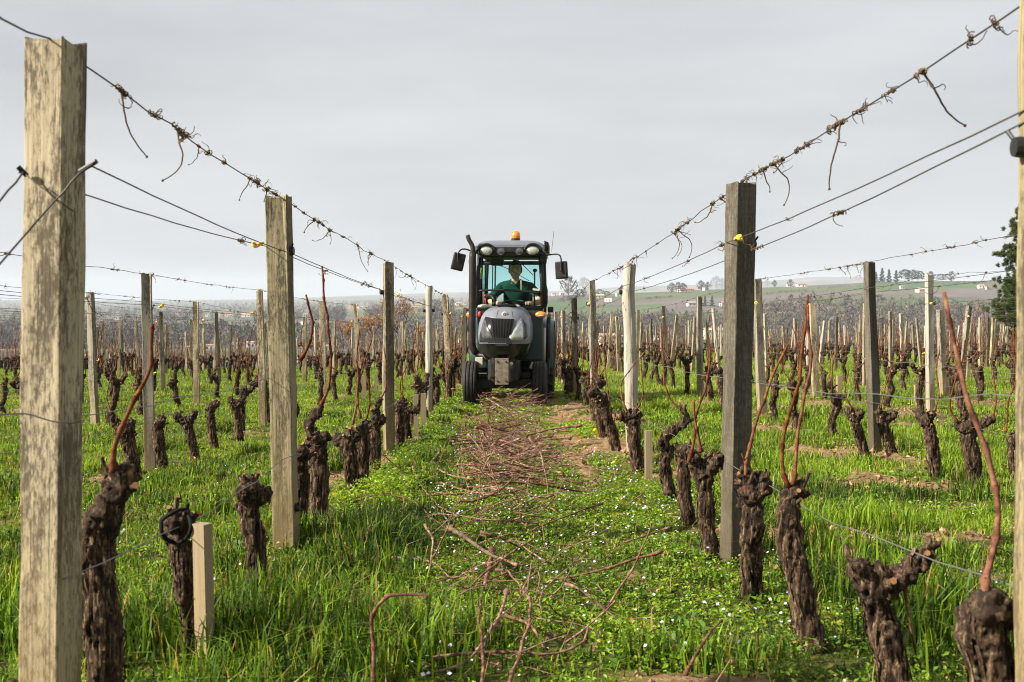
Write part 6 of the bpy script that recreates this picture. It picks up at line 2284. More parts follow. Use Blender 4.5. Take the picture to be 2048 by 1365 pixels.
def hood_part():
    zs = np.concatenate([np.linspace(0.80, 1.30, 22), [1.31, 1.32, 1.33, 1.338, 1.345, 1.35]])
    ss = np.linspace(-1, 1, 33)
    rows = []
    for z in zs:
        w = float(w_(z))
        f = hs(ss, np.full(len(ss), z))
        lift = 0.03
        l = np.array([[-w * 1.0, 0.80, z + lift], [-w, 0.4, z + lift * 0.7], [-w, 0.05, z]])
        r = l[::-1] * np.array([-1, 1, 1])
        rows.append(np.concatenate([l, f, r]))
    h = MB().grid(np.array(rows)).obj('hood', M['silver'], trac, True)
    def quad(name, c, mat, off=0.006, n=9, ribs=0):
        """c: four (s,z) corners: bottom-left, bottom-right, top-right, top-left"""
        c = np.array(c, float)
        u, v = np.meshgrid(np.linspace(0, 1, n * (3 if ribs else 1)), np.linspace(0, 1, n), indexing='ij')
        p = (c[0] * ((1 - u) * (1 - v))[..., None] + c[1] * (u * (1 - v))[..., None] + c[2] * (u * v)[..., None] + c[3] * ((1 - u) * v)[..., None])
        o = off + (0.010 * (np.cos(u * 2 * PI * ribs) * 0.5 + 0.5) if ribs else 0)
        P = hs(p[..., 0], p[..., 1]); P[..., 1] -= o
        return MB().grid(P).obj(name, mat, h, True)
    def poly(name, pts, mat, off):
        pts = np.array(pts, float)
        # resample edges, then fan with an inner ring
        E = []
        for a, b in zip(pts, np.roll(pts, -1, axis=0)):
            for t in np.linspace(0, 1, 5)[:-1]:
                E.append(a * (1 - t) + b * t)
        E = np.array(E); c = E.mean(0)
        rings = []
        for k, (f, o) in enumerate(((1.0, -0.004), (1.0, off), (0.9, off + 0.008), (0.5, off + 0.011), (0.02, off + 0.011))):
            q = c + (E - c) * f
            P = hs(q[:, 0], q[:, 1]); P[:, 1] -= o
            rings.append(P)
        return MB().grid(np.array(rings), close=True).obj(name, mat, h, True)
    quad('grille', [(-0.30, 0.90), (0.30, 0.90), (0.48, 1.165), (-0.46, 1.175)], M['grille'], 0.004, 9, 7)
    quad('grille_base', [(-0.62, 0.835), (0.40, 0.835), (0.31, 0.915), (-0.46, 0.93)], M['gloss'], 0.012)
    quad('black_trim', [(-0.97, 0.86), (-0.29, 0.86), (-0.43, 1.175), (-0.80, 1.20)], M['gloss'], 0.004)
    poly('headlight_surround', [(0.86, 0.885), (0.88, 1.03), (0.80, 1.19), (0.66, 1.15), (0.40, 1.02), (0.22, 0.92), (0.24, 0.875), (0.70, 0.865)], M['silver'], 0.002)
    poly('headlight', [(0.78, 0.895), (0.80, 1.02), (0.75, 1.155), (0.66, 1.12), (0.44, 1.02), (0.28, 0.925), (0.29, 0.895)], M['lens'], 0.006)
    poly('headlight_black_edge', [(0.83, 0.89), (0.95, 0.93), (0.93, 1.10), (0.80, 1.17), (0.85, 1.03)], M['gloss'], 0.004)
    poly('headlight', [(-0.80, 0.905), (-0.36, 0.905), (-0.50, 1.02), (-0.70, 1.135), (-0.83, 1.17), (-0.88, 1.03)], M['dlens'], 0.010)
    e = hs(0.06, 1.225)
    MB().lathe([(0.0, -0.012), (0.030, -0.012), (0.037, -0.006), (0.037, 0.012)], 'y', (e[0], e[1] - 0.004, e[2]), 20).obj('emblem', M['pale'], h, True)
    # raised leaf mark on the round badge
    lf = MB()
    for sgn in (-1, 1):
        pts = [(0.0, -0.024), (sgn * 0.012, -0.010), (sgn * 0.014, 0.008), (sgn * 0.003, 0.024)]
        lf.tube([(e[0] + a, e[1] - 0.019, e[2] + b) for a, b in pts], 0.003, 5)
    lf.obj('emblem_leaf', M['gloss'], h, True)
    # seams on the bonnet top
    for sg in (-0.28, 0.42):
        MB().tube([tuple(hs(sg, z, 0.0) - np.array([0, 0.002, -0.001])) for z in (1.185, 1.22, 1.25, 1.28)], 0.0025, 5).obj('seam', M['black'], h)
    # lower bumper
    zs = np.linspace(0.62, 0.842, 9)
    rows = []
    for z in zs:
        t = (z - 0.62) / 0.222
        w = 0.225 + 0.115 * t ** 0.6
        y = -0.49 - 0.13 * t ** 0.7 + 0.26 * np.abs(ss) ** 3
        f = np.stack([w * ss, y, np.full(33, z)], -1)
        l = np.array([[-w, 0.5, z], [-w, 0.1, z]]); r = l[::-1] * np.array([-1, 1, 1])
        rows.append(np.concatenate([l, f, r]))
    b = MB().grid(np.array(rows)).obj('bumper', M['gloss'], trac, True)
    MB().box((0, -0.625, 0.825), (0.17, 0.02, 0.03)).obj('number_plate_recess', M['black'], b, False, 0.004, 1)
    MB().tube([(-0.26, -0.585, 0.848), (-0.1, -0.625, 0.848), (0.05, -0.628, 0.848)], 0.004, 6).obj('bumper_edge', M['silver'], b)
hood_part()

def chassis():
    MB().box((0, 0.35, 0.52), (0.30, 1.7, 0.36)).obj('engine_block', M['chassis'], trac, False, 0.03)
    MB().box((0, -0.30, 0.50), (0.40, 0.34, 0.28)).obj('front_support', M['chassis'], trac, False, 0.03)
    MB().box((0, 0.0, 0.30), (0.80, 0.13, 0.12)).tube([(-0.42, 0, 0.3), (0.42, 0, 0.3)], 0.06, 10).obj('front_axle', M['chassis'], trac, False, 0.012)
    for sx in (-0.26, 0.26):
        MB().box((sx, -0.02, 0.42), (0.16, 0.12, 0.06)).obj('steering_ram', M['chassis'], trac, False, 0.01)
    pl = MB().box((-0.005, -0.60, 0.485), (0.178, 0.03, 0.345)).obj('weight_plate', M['rust'], trac, False, 0.004, 1)
    for x in (-0.06, 0.05):
        for z in (0.36, 0.61):
            MB().lathe([(0, -0.008), (0.011, -0.008), (0.011, 0.01)], 'y', (x, -0.617, z), 8).obj('bolt', M['black'], pl)
    MB().box((-0.13, -0.52, 0.50), (0.08, 0.12, 0.2)).obj('hose_block', M['chassis'], trac, False, 0.02)
    MB().lathe([(0.0, -0.03), (0.02, -0.03), (0.022, 0.02)], 'y', (0.115, -0.56, 0.585), 10).obj('hydraulic_coupling', M['pale'], trac, True)
    MB().box((-0.36, 0.08, 0.585), (0.10, 0.10, 0.14)).obj('pale_box', M['pale'], trac, False, 0.008)
    MB().box((-0.30, -0.10, 0.445), (0.12, 0.02, 0.012)).obj('bright_strip', M['chrome'], trac)
    MB().box((0.36, -0.02, 0.55), (0.05, 0.03, 0.09), (0, 0.4, 0)).obj('small_bracket', M['pale'], trac)
    MB().box((0, 1.75, 0.58), (0.62, 0.24, 0.26)).obj('rear_axle', M['chassis'], trac, False, 0.03)
    # lower belly and mulcher behind
    MB().box((0.0, 2.75, 0.42), (1.16, 0.55, 0.42)).obj('shredder_housing', M['chassis'], trac, False, 0.04)
chassis()

def wheels():
    for x in (-0.46, 0.46):
        w = 0.185; R = 0.305
        prof = [(0.15, -w / 2 + 0.02), (0.19, -w / 2), (0.255, -w / 2 - 0.004), (0.285, -w / 2 + 0.008)]
        xs = np.linspace(-w / 2 + 0.012, w / 2 - 0.012, 33)
        for q in xs:
            u = q / (w / 2)
            r = R - 0.018 * abs(u) ** 3
            g = 0.014 if any(abs(u - c) < 0.075 for c in (-0.52, 0.0, 0.52)) else 0
            prof.append((r - g, q))
        prof += [(0.285, w / 2 - 0.008), (0.255, w / 2 + 0.004), (0.19, w / 2), (0.15, w / 2 - 0.02)]
        t = MB().lathe(prof, 'x', (x, 0, R), 40).obj('front_wheel', M['tyre'], trac, True)
        sg = 1 if x > 0 else -1
        rim = [(0.0, x + sg * 0.03), (0.05, x + sg * 0.035), (0.07, x + sg * 0.02), (0.12, x + sg * 0.03), (0.15, x + sg * (w / 2 - 0.02)), (0.16, x + sg * (w / 2 - 0.012))]
        MB().lathe([(r, a - x) for r, a in rim], 'x', (x, 0, R), 28).obj('rim', M['pale'], t, True)
        MB().lathe([(0.0, -0.05), (0.152, -0.05), (0.152, 0.05)], 'x', (x - sg * 0.03, 0, R), 24).obj('inner_rim', M['chassis'], t, True)
    for x in (-0.475, 0.475):
        w = 0.25; R = 0.575
        c = (x, 1.75, R)
        prof = [(0.30, -w / 2 + 0.03), (0.36, -w / 2), (0.50, -w / 2 - 0.006), (0.535, -w / 2 + 0.02), (0.545, 0), (0.535, w / 2 - 0.02), (0.50, w / 2 + 0.006), (0.36, w / 2), (0.30, w / 2 - 0.03)]
        t = MB().lathe(prof, 'x', c, 48).obj('rear_wheel', M['tyre'], trac, True)
        lg = MB()
        for k in range(20):
            for sd in (-1, 1):
                a = (k + (0.5 if sd > 0 else 0)) / 20 * 2 * PI
                pts = []
                for u in np.linspace(0.0, 1.0, 4):
                    aa = a + u * 0.22
                    r = R - 0.012 - 0.014 * u * u
                    pts.append((x + sd * u * w * 0.49, 1.75 + r * math.cos(aa), R + r * math.sin(aa)))
                lg.tube(pts, 0.018, 4)
        lg.obj('lug', M['tyre'], t)
        sg = 1 if x > 0 else -1
        MB().lathe([(0.0, sg * 0.02), (0.12, sg * 0.03), (0.2, sg * 0.0), (0.29, sg * 0.06), (0.31, sg * 0.1)], 'x', c, 32).obj('rim', M['pale'], t, True)
        # fender over the wheel
        a = np.linspace(math.radians(-8), math.radians(178), 20)
        rows = []
        for q in a:
            r = 0.63
            y0 = 1.75 - r * math.cos(q); z0 = R + r * math.sin(q)
            rows.append([[x - sg * 0.15, y0, z0], [x + sg * 0.10, y0, z0], [x + sg * 0.135, 1.75 - 0.60 * math.cos(q), R + 0.60 * math.sin(q)]])
        MB().grid(np.array(rows)).obj('fender', M['teal'], trac, True)
wheels()

def cab():
    c = MB().box((0, 0.87, 0.98), (0.93, 0.05, 0.76)).box((0.45, 1.05, 0.98), (0.03, 0.36, 0.72)).box((-0.45, 1.05, 0.98), (0.03, 0.36, 0.72)).obj('cab_front_panel', M['teal'], trac, False, 0.02)
    MB().box((0, 1.5, 0.93), (0.86, 1.2, 0.06)).obj('cab_floor', M['black'], trac)
    MB().box((0, 2.08, 1.15), (0.86, 0.05, 0.5)).obj('cab_rear_panel', M['teal'], trac)
    fr = MB()
    A = [((-0.465, 0.86, 1.34), (-0.43, 0.80, 2.10)), ((0.465, 0.86, 1.34), (0.43, 0.80, 2.10)),
         ((-0.47, 1.5, 1.30), (-0.46, 1.46, 2.12)), ((0.47, 1.5, 1.30), (0.46, 1.46, 2.12)),
         ((-0.44, 2.1, 1.30), (-0.43, 2.12, 2.12)), ((0.44, 2.1, 1.30), (0.43, 2.12, 2.12))]
    for i, (p, q) in enumerate(A):
        fr.tube([p, ((p[0] + q[0]) / 2 * 1.02, (p[1] + q[1]) / 2 - 0.01, (p[2] + q[2]) / 2), q], 0.030 if i < 2 else 0.026, 8)
    fr.tube([(-0.47, 0.85, 1.345), (0.47, 0.85, 1.345)], 0.028, 8)
    fr.tube([(-0.43, 0.79, 2.075), (0.43, 0.79, 2.075)], 0.03, 8)
    fr.tube([(-0.44, 2.11, 1.32), (0.44, 2.11, 1.32)], 0.025, 8).tube([(-0.44, 2.12, 2.06), (0.44, 2.12, 2.06)], 0.03, 8)
    fr.obj('cab_frame', M['black'], trac, True)
    # windscreen with the dark bar across its lower edge
    u = np.linspace(-1, 1, 15)
    rows = []
    for z in np.linspace(1.575, 2.07, 6):
        t = (z - 1.34) / 0.76
        rows.append(np.stack([u * (0.455 - 0.03 * t), 0.85 - 0.06 * t - 0.03 * (1 - u * u), np.full(15, z)], -1))
    ws = MB().grid(np.array(rows)).obj('windscreen', M['glass'], trac, True)
    bar = rows[0].copy(); bar[:, 1] -= 0.006; bar[:, 2] += 0.018 - 0.05 * (u + 0.4) ** 2 * 0.5
    MB().tube(bar, 0.015, 8).obj('windscreen_bar', M['black'], ws, True)
    MB().box((0.37, 0.805, 1.60), (0.09, 0.004, 0.03), (0, 0.15, 0)).obj('label_strip', M['pale'], ws)
    MB().box((0.16, 0.792, 1.665), (0.014, 0.004, 0.14)).obj('sticker', M['pale'], ws)
    MB().grid(np.array([[[-0.42, 2.105, 1.34], [0.42, 2.105, 1.34]], [[-0.41, 2.125, 2.05], [0.41, 2.125, 2.05]]])).obj('rear_window', M['glass'], trac)
    for s in (-1, 1):
        MB().grid(np.array([[[s * 0.47, 0.90, 1.10], [s * 0.475, 1.47, 1.10]], [[s * 0.478, 0.90, 1.6], [s * 0.482, 1.47, 1.6]], [[s * 0.452, 0.85, 2.08], [s * 0.458, 1.44, 2.08]]])).obj('door_glass', M['clear'], trac)
        MB().grid(np.array([[[s * 0.472, 1.53, 1.30], [s * 0.45, 2.08, 1.30]], [[s * 0.46, 1.49, 2.08], [s * 0.44, 2.1, 2.08]]])).obj('side_window', M['clear'], trac)
        MB().tube([(s * 0.495, 0.92, 1.30), (s * 0.525, 0.90, 1.42), (s * 0.525, 0.89, 1.6), (s * 0.495, 0.90, 1.72)], 0.011, 8).obj('grab_handle', M['black'], trac, True)
    # roof
    ux = np.linspace(-1, 1, 25)
    rows = []
    for y, zt, wx in ((0.62, 2.215, 0.475), (0.63, 2.255, 0.485), (0.68, 2.282, 0.495), (0.80, 2.295, 0.505), (1.3, 2.305, 0.51), (1.9, 2.295, 0.51), (2.15, 2.27, 0.50), (2.22, 2.22, 0.48), (2.225, 2.13, 0.47)):
        z = zt - 0.085 * np.abs(ux) ** 5
        rows.append(np.stack([wx * np.sign(ux) * np.abs(ux) ** 0.8, np.full(25, y), z], -1))
    R = np.array(rows)
    side = R.copy()
    roof = MB().grid(R)
    for j in (0, -1):
        e = R[:, j]; lo = e.copy(); lo[:, 2] = 2.125; lo[:, 0] *= 0.98
        roof.grid(np.stack([e, lo], 1))
    e = R[0]; lo = e.copy(); lo[:, 2] = np.where(np.abs(lo[:, 0]) < 0.2, 2.185, 2.20)
    roof.grid(np.stack([e, lo], 0))
    ro = roof.obj('roof', M['silver'], trac, True)
    MB().box((0, 1.42, 2.125), (0.92, 1.5, 0.03)).obj('headliner', M['black'], ro)
    # black light bar and lamps
    MB().box((0, 0.685, 2.135), (0.88, 0.13, 0.125)).obj('lamp_fascia', M['black'], ro, False, 0.03)
    for x in (-0.315, 0.335):
        t = np.linspace(0, PI, 13)
        ring = [(x + 0.115 * math.cos(a), 0.605, 2.135 + 0.095 * math.sin(a)) for a in t]
        MB().tube(ring, 0.014, 8).add(np.array([(x + 0.112 * math.cos(a), 0.612, 2.135 + 0.092 * math.sin(a)) for a in t]), [np.array([list(range(13))])]).obj('lamp_arch', M['black'], ro, True)
        lamp = MB().lathe([(0.0, 0.02), (0.07, 0.02), (0.088, 0.0), (0.088, -0.012), (0.078, -0.02)], 'y', (0, 0, 0), 24)
        o = lamp.obj('roof_lamp', M['chrome'], ro, True); o.location = (x, 0.60, 2.135); o.scale = (1, 1, 0.70)
        l2 = MB().lathe([(0.0, -0.028), (0.04, -0.026), (0.070, -0.018), (0.078, -0.010)], 'y', (0, 0, 0), 24).obj('lens', M['lens'], o, True)
    for x in (-0.115, 0.145):
        o = MB().lathe([(0.0, -0.01), (0.04, -0.008), (0.05, 0.0), (0.055, -0.012), (0.055, 0.03)], 'y', (x, 0.605, 2.13), 20).obj('work_lamp', M['dlens'], ro, True)
    MB().box((0.015, 0.612, 2.145), (0.14, 0.012, 0.05)).obj('fascia_badge', M['gloss'], ro)
    # vents on the roof side
    for k in range(5):
        MB().box((0.515, 1.15, 2.16 + 0.028 * k), (0.06, 0.75, 0.010), (0, 0.35, 0)).obj('vent_slat', M['black'], ro)
    # beacon
    b = MB().lathe([(0.062, 0.0), (0.066, 0.02), (0.060, 0.042), (0.0, 0.042)], 'z', (0.075, 0.95, 2.295), 24).obj('beacon', M['gloss'], trac, True)
    MB().lathe([(0.060, 0.04), (0.066, 0.06), (0.066, 0.09), (0.055, 0.125), (0.03, 0.145), (0.0, 0.15)], 'z', (0.075, 0.95, 2.295), 24).obj('beacon_lens', M['amber'], b, True)
    MB().tube([(0.56, 1.8, 2.20), (0.595, 1.82, 2.52)], 0.003, 5).obj('antenna', M['black'], trac)
    # wipers
    w = MB().tube([(0.015, 0.60, 2.15), (0.10, 0.70, 2.035)], 0.012, 6).tube([(0.10, 0.70, 2.035), (0.335, 0.755, 1.80)], 0.005, 5).obj('wiper', M['black'], trac, True)
    MB().tube([(-0.20, 0.745, 1.955), (-0.05, 0.735, 1.905), (0.28, 0.75, 1.72)], 0.005, 5).obj('wiper_blade', M['black'], w)
    # exhaust
    pts = [(-0.30, 0.55, 0.66), (-0.42, 0.62, 0.68), (-0.50, 0.60, 0.78), (-0.51, 0.58, 1.0), (-0.505, 0.56, 1.6), (-0.50, 0.55, 2.11)]
    ex = MB().tube(smooth_path(pts, 40), [0.042] * 12 + [0.050] * 27 + [0.047], 14).obj('exhaust_pipe', M['pipe'], trac, True)
    MB().tube(smooth_path([(-0.50, 0.55, 2.08), (-0.498, 0.55, 2.15), (-0.51, 0.55, 2.21), (-0.55, 0.55, 2.28), (-0.575, 0.55, 2.35)], 18), np.linspace(0.034, 0.030, 18), 12).obj('exhaust_tip', M['pipe'], ex, True)
    # mirrors
    def mirror(x, z, rz, ry, arm):
        root = MB().box((0, 0, 0), (0.175, 0.05, 0.245)).obj('mirror', M['black'], trac, True, 0.02, 3)
        root.location = (x, 0.66, z); root.rotation_euler = (0.05, ry, rz)
        MB().box((0, -0.027, 0), (0.135, 0.004, 0.20)).obj('mirror_back', M['chassis'], root, False, 0.001, 1)
        a = MB().tube(smooth_path([Vector(p) for p in arm], 24), 0.011, 8).obj('mirror_arm', M['black'], trac, True)
    mirror(-0.715, 1.985, 0.25, 0.22, [(-0.47, 0.72, 2.10), (-0.58, 0.69, 2.155), (-0.66, 0.65, 2.16), (-0.71, 0.63, 2.11), (-0.72, 0.625, 2.02), (-0.70, 0.62, 1.97)])
    mirror(0.735, 1.865, -0.2, -0.05, [(0.46, 0.80, 2.075), (0.58, 0.70, 2.085), (0.68, 0.64, 2.085), (0.725, 0.62, 2.04), (0.73, 0.615, 1.92), (0.725, 0.61, 1.84)])
    MB().box((0.48, 0.76, 2.03), (0.09, 0.06, 0.11)).obj('mirror_bracket', M['black'], trac, False, 0.015)
    a_ = np.linspace(0, 2 * PI, 20)
    MB().tube([(-0.545 + 0.032 * math.cos(t), 0.66, 2.0 + 0.042 * math.sin(t)) for t in a_], 0.005, 6, False).obj('round_hoop', M['pale'], trac, True)
    # indicators
    for x, s in ((0.44, 1.0), (-0.555, 0.8)):
        i = MB().ball((x, 0.80, 1.245), (0.078 * s, 0.04, 0.048), 16, 10).obj('indicator', M['amber'], trac, True)
        MB().ball((x + 0.01, 0.775, 1.232), (0.045 * s, 0.02, 0.020), 12, 8).obj('clear_lens', M['lens'], i, True)
    MB().ball((-0.42, 0.79, 1.25), (0.03, 0.03, 0.045), 12, 8).obj('side_lamp', M['red'], trac, True)
    MB().box((0.565, 1.3, 1.33), (0.08, 0.06, 0.085)).obj('rear_lamp', M['black'], trac, False, 0.015)
    MB().box((-0.58, 0.85, 1.31), (0.09, 0.05, 0.03)).obj('lamp_bracket', M['black'], trac, False, 0.008)
    MB().ball((-0.585, 0.85, 1.10), (0.035, 0.05, 0.10), 12, 8).obj('air_bottle', M['chassis'], trac, True)
    MB().tube([(0.49, 0.84, 0.55), (0.495, 0.84, 1.06)], 0.017, 8).obj('pale_rail', M['pale'], trac, True)
    MB().tube([(0.54, 0.9, 0.5), (0.55, 0.9, 1.25)], 0.03, 8).obj('dark_rail', M['black'], trac, True)
    MB().box((0.52, 0.75, 0.42), (0.10, 0.2, 0.03)).box((0.555, 0.75, 0.52), (0.02, 0.15, 0.2)).obj('footstep', M['chassis'], trac, False, 0.006)
    MB().box((0.01, 0.0, 1.352), (0.26, 0.5, 0.012)).obj('bonnet_strip', M['chassis'], trac, False, 0.003)
    MB().ball((0.10, 0.78, 1.37), (0.055, 0.03, 0.018), 12, 8).obj('filler_cap', M['pale'], trac, True)
    MB().ball((-0.36, 0.74, 1.36), (0.09, 0.08, 0.03), 12, 8).obj('pale_reservoir_lid', M['pale'], trac, True)
    # inside
    seat = MB().box((0.05, 1.72, 1.12), (0.46, 0.46, 0.13)).obj('seat', M['seat'], trac, True, 0.04, 3)
    MB().box((0.05, 1.93, 1.42), (0.44, 0.10, 0.52), (-0.12, 0, 0)).obj('seat_back', M['seat'], seat, True, 0.04, 3)
    dash = MB().box((0.04, 0.95, 1.24), (0.44, 0.16, 0.22)).obj('dashboard', M['black'], trac, True, 0.04, 3)
    MB().tube([(-0.36, 1.1, 1.30), (-0.37, 1.06, 1.50)], 0.01, 6).ball((-0.37, 1.055, 1.52), 0.025, 10, 7).obj('control_lever', M['red'], trac, True)
    MB().tube(smooth_path([(-0.40, 1.5, 1.35), (-0.36, 1.3, 1.52), (-0.26, 1.15, 1.50), (-0.24, 1.1, 1.38)], 16), 0.035, 8).obj('side_console', M['black'], trac, True)
    MB().tube([(0.345, 0.98, 1.30), (0.345, 0.97, 1.86)], 0.011, 6).ball((0.35, 0.965, 1.88), (0.034, 0.03, 0.026), 10, 7).obj('column_lamp', M['black'], trac, True)
    MB().box((-0.415, 0.86, 1.83), (0.022, 0.01, 0.16)).obj('yellow_reflector', M['hivis'], trac)
    MB().tube([(-0.30, 1.9, 1.35), (-0.29, 1.9, 2.05)], 0.012, 6).tube([(-0.34, 1.9, 1.35), (-0.33, 1.9, 2.05)], 0.008, 6).obj('rear_grid', M['black'], trac)
    MB().box((-0.24, 1.6, 2.04), (0.2, 0.2, 0.10)).obj('sun_blind', M['black'], trac, True, 0.03, 2)
    # steering wheel
    wc = np.array([0.055, 1.02, 1.40]); tl = math.radians(35)
    pts = []
    for t in np.linspace(0, 2 * PI, 33):
        v = np.array([0.185 * math.cos(t), 0.185 * math.sin(t) * math.cos(tl), 0.185 * math.sin(t) * math.sin(tl) * 0.55])
        pts.append(wc + v)
    sw = MB().tube(pts, 0.014, 8, False)
    for t in (0.3, 2.84, 4.71):
        v = np.array([0.185 * math.cos(t), 0.185 * math.sin(t) * math.cos(tl), 0.185 * math.sin(t) * math.sin(tl) * 0.55])
        sw.tube([wc - [0, 0, 0.02], wc + v], 0.011, 6)
    sw.tube([wc, wc + np.array([0, -0.06, -0.2])], 0.025, 8)
    sw.obj('steering_wheel', M['black'], trac, True)
cab()

# ================================================================== DRIVER
M['skin'] = plain('skin', (0.62, 0.36, 0.24), 0.55, 0, 0.35, 0.35, (0.46, 0.20, 0.13), 14)
M['shirt'] = plain('green_polo', (0.006, 0.045, 0.032), 0.85, 0, 0.2, 0.3, (0.018, 0.095, 0.065), 14, 0.15)
M['trousers'] = plain('dark_trousers', (0.02, 0.024, 0.034), 0.9, 0, 0.1)
M['hair'] = plain('dark_hair', (0.022, 0.017, 0.014), 0.8, 0, 0.2, 0.4, (0.07, 0.06, 0.05), 50, 0.3)
M['teeth'] = plain('teeth', (0.7, 0.66, 0.58), 0.4)
M['eye'] = plain('dark_eye', (0.02, 0.015, 0.012), 0.25)

def driver():
    J = {'pelvis': ((0.05, 1.68, 1.22), (0.165, 0.13)), 'waist': ((0.05, 1.65, 1.38), (0.175, 0.15)), 'chest': ((0.048, 1.57, 1.56), (0.185, 0.14)), 'collar': ((0.045, 1.52, 1.70), (0.13, 0.10)),
         'neck': ((0.042, 1.49, 1.765), (0.066, 0.066)), 'nape': ((0.04, 1.47, 1.83), (0.060, 0.062)),
         'shl': ((-0.135, 1.53, 1.665), (0.085, 0.085)), 'ual': ((-0.225, 1.45, 1.575), (0.068, 0.068)), 'ell': ((-0.265, 1.33, 1.455), (0.055, 0.055)), 'fal': ((-0.235, 1.19, 1.425), (0.048, 0.048)), 'wrl': ((-0.185, 1.085, 1.415), (0.034, 0.030)), 'hal': ((-0.150, 1.02, 1.415), (0.040, 0.022)),
         'shr': ((0.225, 1.53, 1.665), (0.085, 0.085)), 'uar': ((0.315, 1.45, 1.575), (0.068, 0.068)), 'elr': ((0.360, 1.33, 1.455), (0.055, 0.055)), 'far': ((0.335, 1.19, 1.425), (0.048, 0.048)), 'wrr': ((0.295, 1.085, 1.415), (0.034, 0.030)), 'har': ((0.258, 1.02, 1.415), (0.040, 0.022)),
         'hpl': ((-0.06, 1.62, 1.20), (0.11, 0.10)), 'knl': ((-0.13, 1.24, 1.24), (0.075, 0.075)), 'anl': ((-0.13, 1.10, 0.98), (0.05, 0.05)),
         'hpr': ((0.16, 1.62, 1.20), (0.11, 0.10)), 'knr': ((0.21, 1.24, 1.24), (0.075, 0.075)), 'anr': ((0.21, 1.10, 0.98), (0.05, 0.05))}
    E = [('pelvis', 'waist'), ('waist', 'chest'), ('chest', 'collar'), ('collar', 'neck'), ('neck', 'nape'), ('collar', 'shl'), ('shl', 'ual'), ('ual', 'ell'), ('ell', 'fal'), ('fal', 'wrl'), ('wrl', 'hal'),
         ('collar', 'shr'), ('shr', 'uar'), ('uar', 'elr'), ('elr', 'far'), ('far', 'wrr'), ('wrr', 'har'), ('pelvis', 'hpl'), ('hpl', 'knl'), ('knl', 'anl'), ('pelvis', 'hpr'), ('hpr', 'knr'), ('knr', 'anr')]
    names = list(J)
    me = bpy.data.meshes.new('body_raw')
    me.from_pydata([J[n][0] for n in names], [(names.index(a), names.index(b)) for a, b in E], [])
    o = link('body_tmp', me)
    sk = o.modifiers.new('s', 'SKIN')
    for i, n in enumerate(names):
        me.skin_vertices[0].data[i].radius = J[n][1]
        me.skin_vertices[0].data[i].use_root = (n == 'pelvis')
    sb = o.modifiers.new('u', 'SUBSURF'); sb.levels = 2
    dg = bpy.context.evaluated_depsgraph_get()
    b = bpy.data.meshes.new_from_object(o.evaluated_get(dg))
    bpy.data.objects.remove(o)
    V = np.zeros(len(b.vertices) * 3, np.float32); b.vertices.foreach_get('co', V); V = V.reshape(-1, 3)
    mb = MB()
    q = [list(p.vertices) for p in b.polygons]
    mb.add(V, [np.array([f for f in q if len(f) == 4]), np.array([f for f in q if len(f) == 3]) if any(len(f) == 3 for f in q) else np.zeros((0, 3), int)])
    # fingers close over the steering wheel rim, thumb from the side of the palm
    for sx, hx in ((1, -0.150), (-1, 0.258)):
        for k in range(4):
            ln = (0.072, 0.082, 0.078, 0.062)[k]
            x0 = hx + (-0.030 + 0.020 * k) * (1 if sx > 0 else 1)
            p0 = np.array([x0, 1.015, 1.418])
            mb.tube(smooth_path([p0, p0 + [0.004 * sx, -ln * 0.42, 0.012], p0 + [0.006 * sx, -ln * 0.70, -0.004], p0 + [0.006 * sx, -ln * 0.72, -0.030]], 9), np.linspace(0.0100, 0.0078, 9), 7)
        p0 = np.array([hx + 0.032 * sx, 1.05, 1.405])
        mb.tube(smooth_path([p0, p0 + [0.030 * sx, -0.022, 0.004], p0 + [0.042 * sx, -0.052, -0.006]], 7), np.linspace(0.0115, 0.0085, 7), 7)
    # head: skull, jaw, nose, ears in one surface with the neck inside it
    th = np.linspace(0, PI, 23)[1:-1]; ph = np.linspace(0, 2 * PI, 32, endpoint=False)
    T, P = np.meshgrid(th, ph, indexing='ij')
    x = np.sin(T) * np.cos(P); y = np.sin(T) * np.sin(P); z = np.cos(T)
    jaw = np.clip(-z, 0, 1)
    X = x * 0.092 * (1 - 0.28 * jaw ** 1.6); Yy = y * 0.100 * (1 - 0.12 * jaw); Z = z * 0.138
    front = np.clip(-y, 0, 1)
    nose = np.exp(-((x / 0.16) ** 2)) * np.exp(-(((z + 0.12) / 0.20) ** 2)) * (front > 0.3)
    Yy = Yy - 0.024 * nose
    brow = np.exp(-(((z - 0.16) / 0.10) ** 2)) * front
    Yy = Yy - 0.005 * brow
    sock = np.exp(-(((np.abs(x) - 0.36) / 0.17) ** 2)) * np.exp(-(((z - 0.03) / 0.10) ** 2)) * (front > 0.3)
    Yy = Yy + 0.008 * sock
    chin = np.exp(-((x / 0.3) ** 2)) * np.exp(-(((z + 0.85) / 0.15) ** 2)) * front
    Yy = Yy - 0.010 * chin
    hc = np.array([0.04, 1.445, 1.915])
    H = np.stack([X, Yy, Z], -1) + hc
    mb.grid(H, close=True)
    mb.add(np.concatenate([H[0], [H[0].mean(0) + [0, 0, 0.001]]]), [np.array([[i, (i + 1) % 32, 32] for i in range(32)])])
    mb.add(np.concatenate([H[-1], [H[-1].mean(0) - [0, 0, 0.001]]]), [np.array([[i, (i + 1) % 32, 32] for i in range(32)])])
    for s in (-1, 1):
        mb.ball(hc + np.array([s * 0.093, 0.012, -0.005]), (0.010, 0.020, 0.032), 8, 6)
    body = mb.mesh('person', None, True)
    for m in ('skin', 'shirt', 'trousers'):
        body.materials.append(M[m])
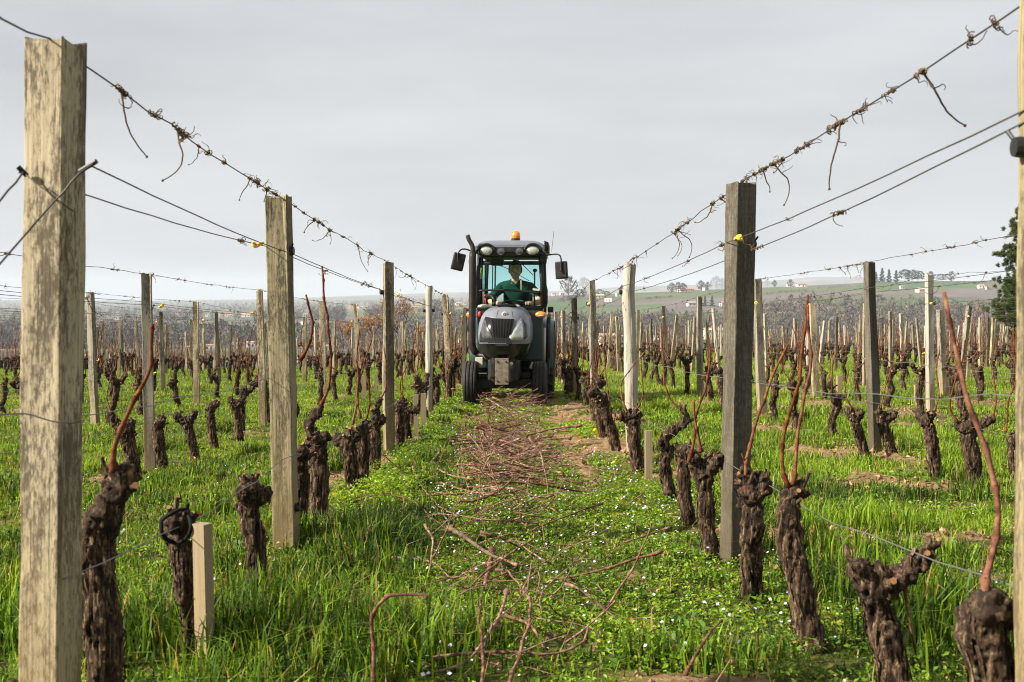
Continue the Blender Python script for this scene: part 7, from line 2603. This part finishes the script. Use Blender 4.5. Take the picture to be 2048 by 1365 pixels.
    for p in body.polygons:
        c = p.center
        head = c.z > 1.775 or (c.z > 1.72 and abs(c.x - 0.042) < 0.045 and c.y < 1.50)
        arm = (c.y < 1.385 and c.z > 1.33 and (c.x < -0.12 or c.x > 0.2) and c.z < 1.52)
        p.material_index = 0 if (head or arm) else (2 if c.z < 1.31 else 1)
    ob = link('person', body)
    ob.location = trac.location; ob.rotation_euler = trac.rotation_euler
    for v in body.vertices:      # a broad man: widen about his own middle, hands stay put
        k_ = 1.13 if v.co.y > 1.30 else 1.0 + 0.13 * max(0.0, (v.co.y - 1.10) / 0.20)
        if v.co.z < 1.775:
            v.co.x = 0.045 + (v.co.x - 0.045) * k_
    tag(ob, 'person in a dark green polo shirt at the wheel inside the tractor cab, smiling', 'person')
    # hair cap
    th2 = np.linspace(0.02, PI * 0.60, 12)
    T, P = np.meshgrid(th2, ph, indexing='ij')
    x = np.sin(T) * np.cos(P); y = np.sin(T) * np.sin(P); z = np.cos(T)
    lim = np.where(y < -0.25, 0.46, -0.35)
    z2 = np.maximum(z, lim + 0.05 * np.cos(P * 5))
    r = 1.06 + 0.03 * vnoise(np.stack([x * 6, y * 6, z * 6], -1), 3)
    Hh = np.stack([x * 0.095 * r, y * 0.105 * r, z2 * 0.140 * r], -1) + hc
    MB().grid(Hh, close=True).obj('hair', M['hair'], ob, True)
    for s in (-1, 1):
        MB().ball(hc + np.array([s * 0.030, -0.086, 0.004]), (0.014, 0.007, 0.008), 8, 6).obj('eye', M['eye'], ob, True)
        MB().tube([hc + np.array([s * 0.014, -0.100, 0.022]), hc + np.array([s * 0.032, -0.097, 0.027]), hc + np.array([s * 0.050, -0.082, 0.020])], 0.0045, 5).obj('eyebrow', M['hair'], ob, True)
    MB().tube([hc + np.array([-0.028, -0.088, -0.056]), hc + np.array([0, -0.100, -0.065]), hc + np.array([0.028, -0.088, -0.056])], [0.003, 0.007, 0.003], 6).obj('smile', M['teeth'], ob, True)
    MB().tube(smooth_path([(-0.03, 1.53, 1.775), (-0.028, 1.455, 1.755), (0.02, 1.425, 1.715), (0.042, 1.415, 1.685), (0.064, 1.425, 1.715), (0.112, 1.455, 1.755), (0.114, 1.53, 1.775)], 24), 0.014, 6).obj('collar', M['shirt'], ob, True)
    MB().tube([(-0.315, 1.39, 1.48), (-0.26, 1.375, 1.515)], 0.03, 6).obj('sleeve_hem', M['shirt'], ob, True)
driver()
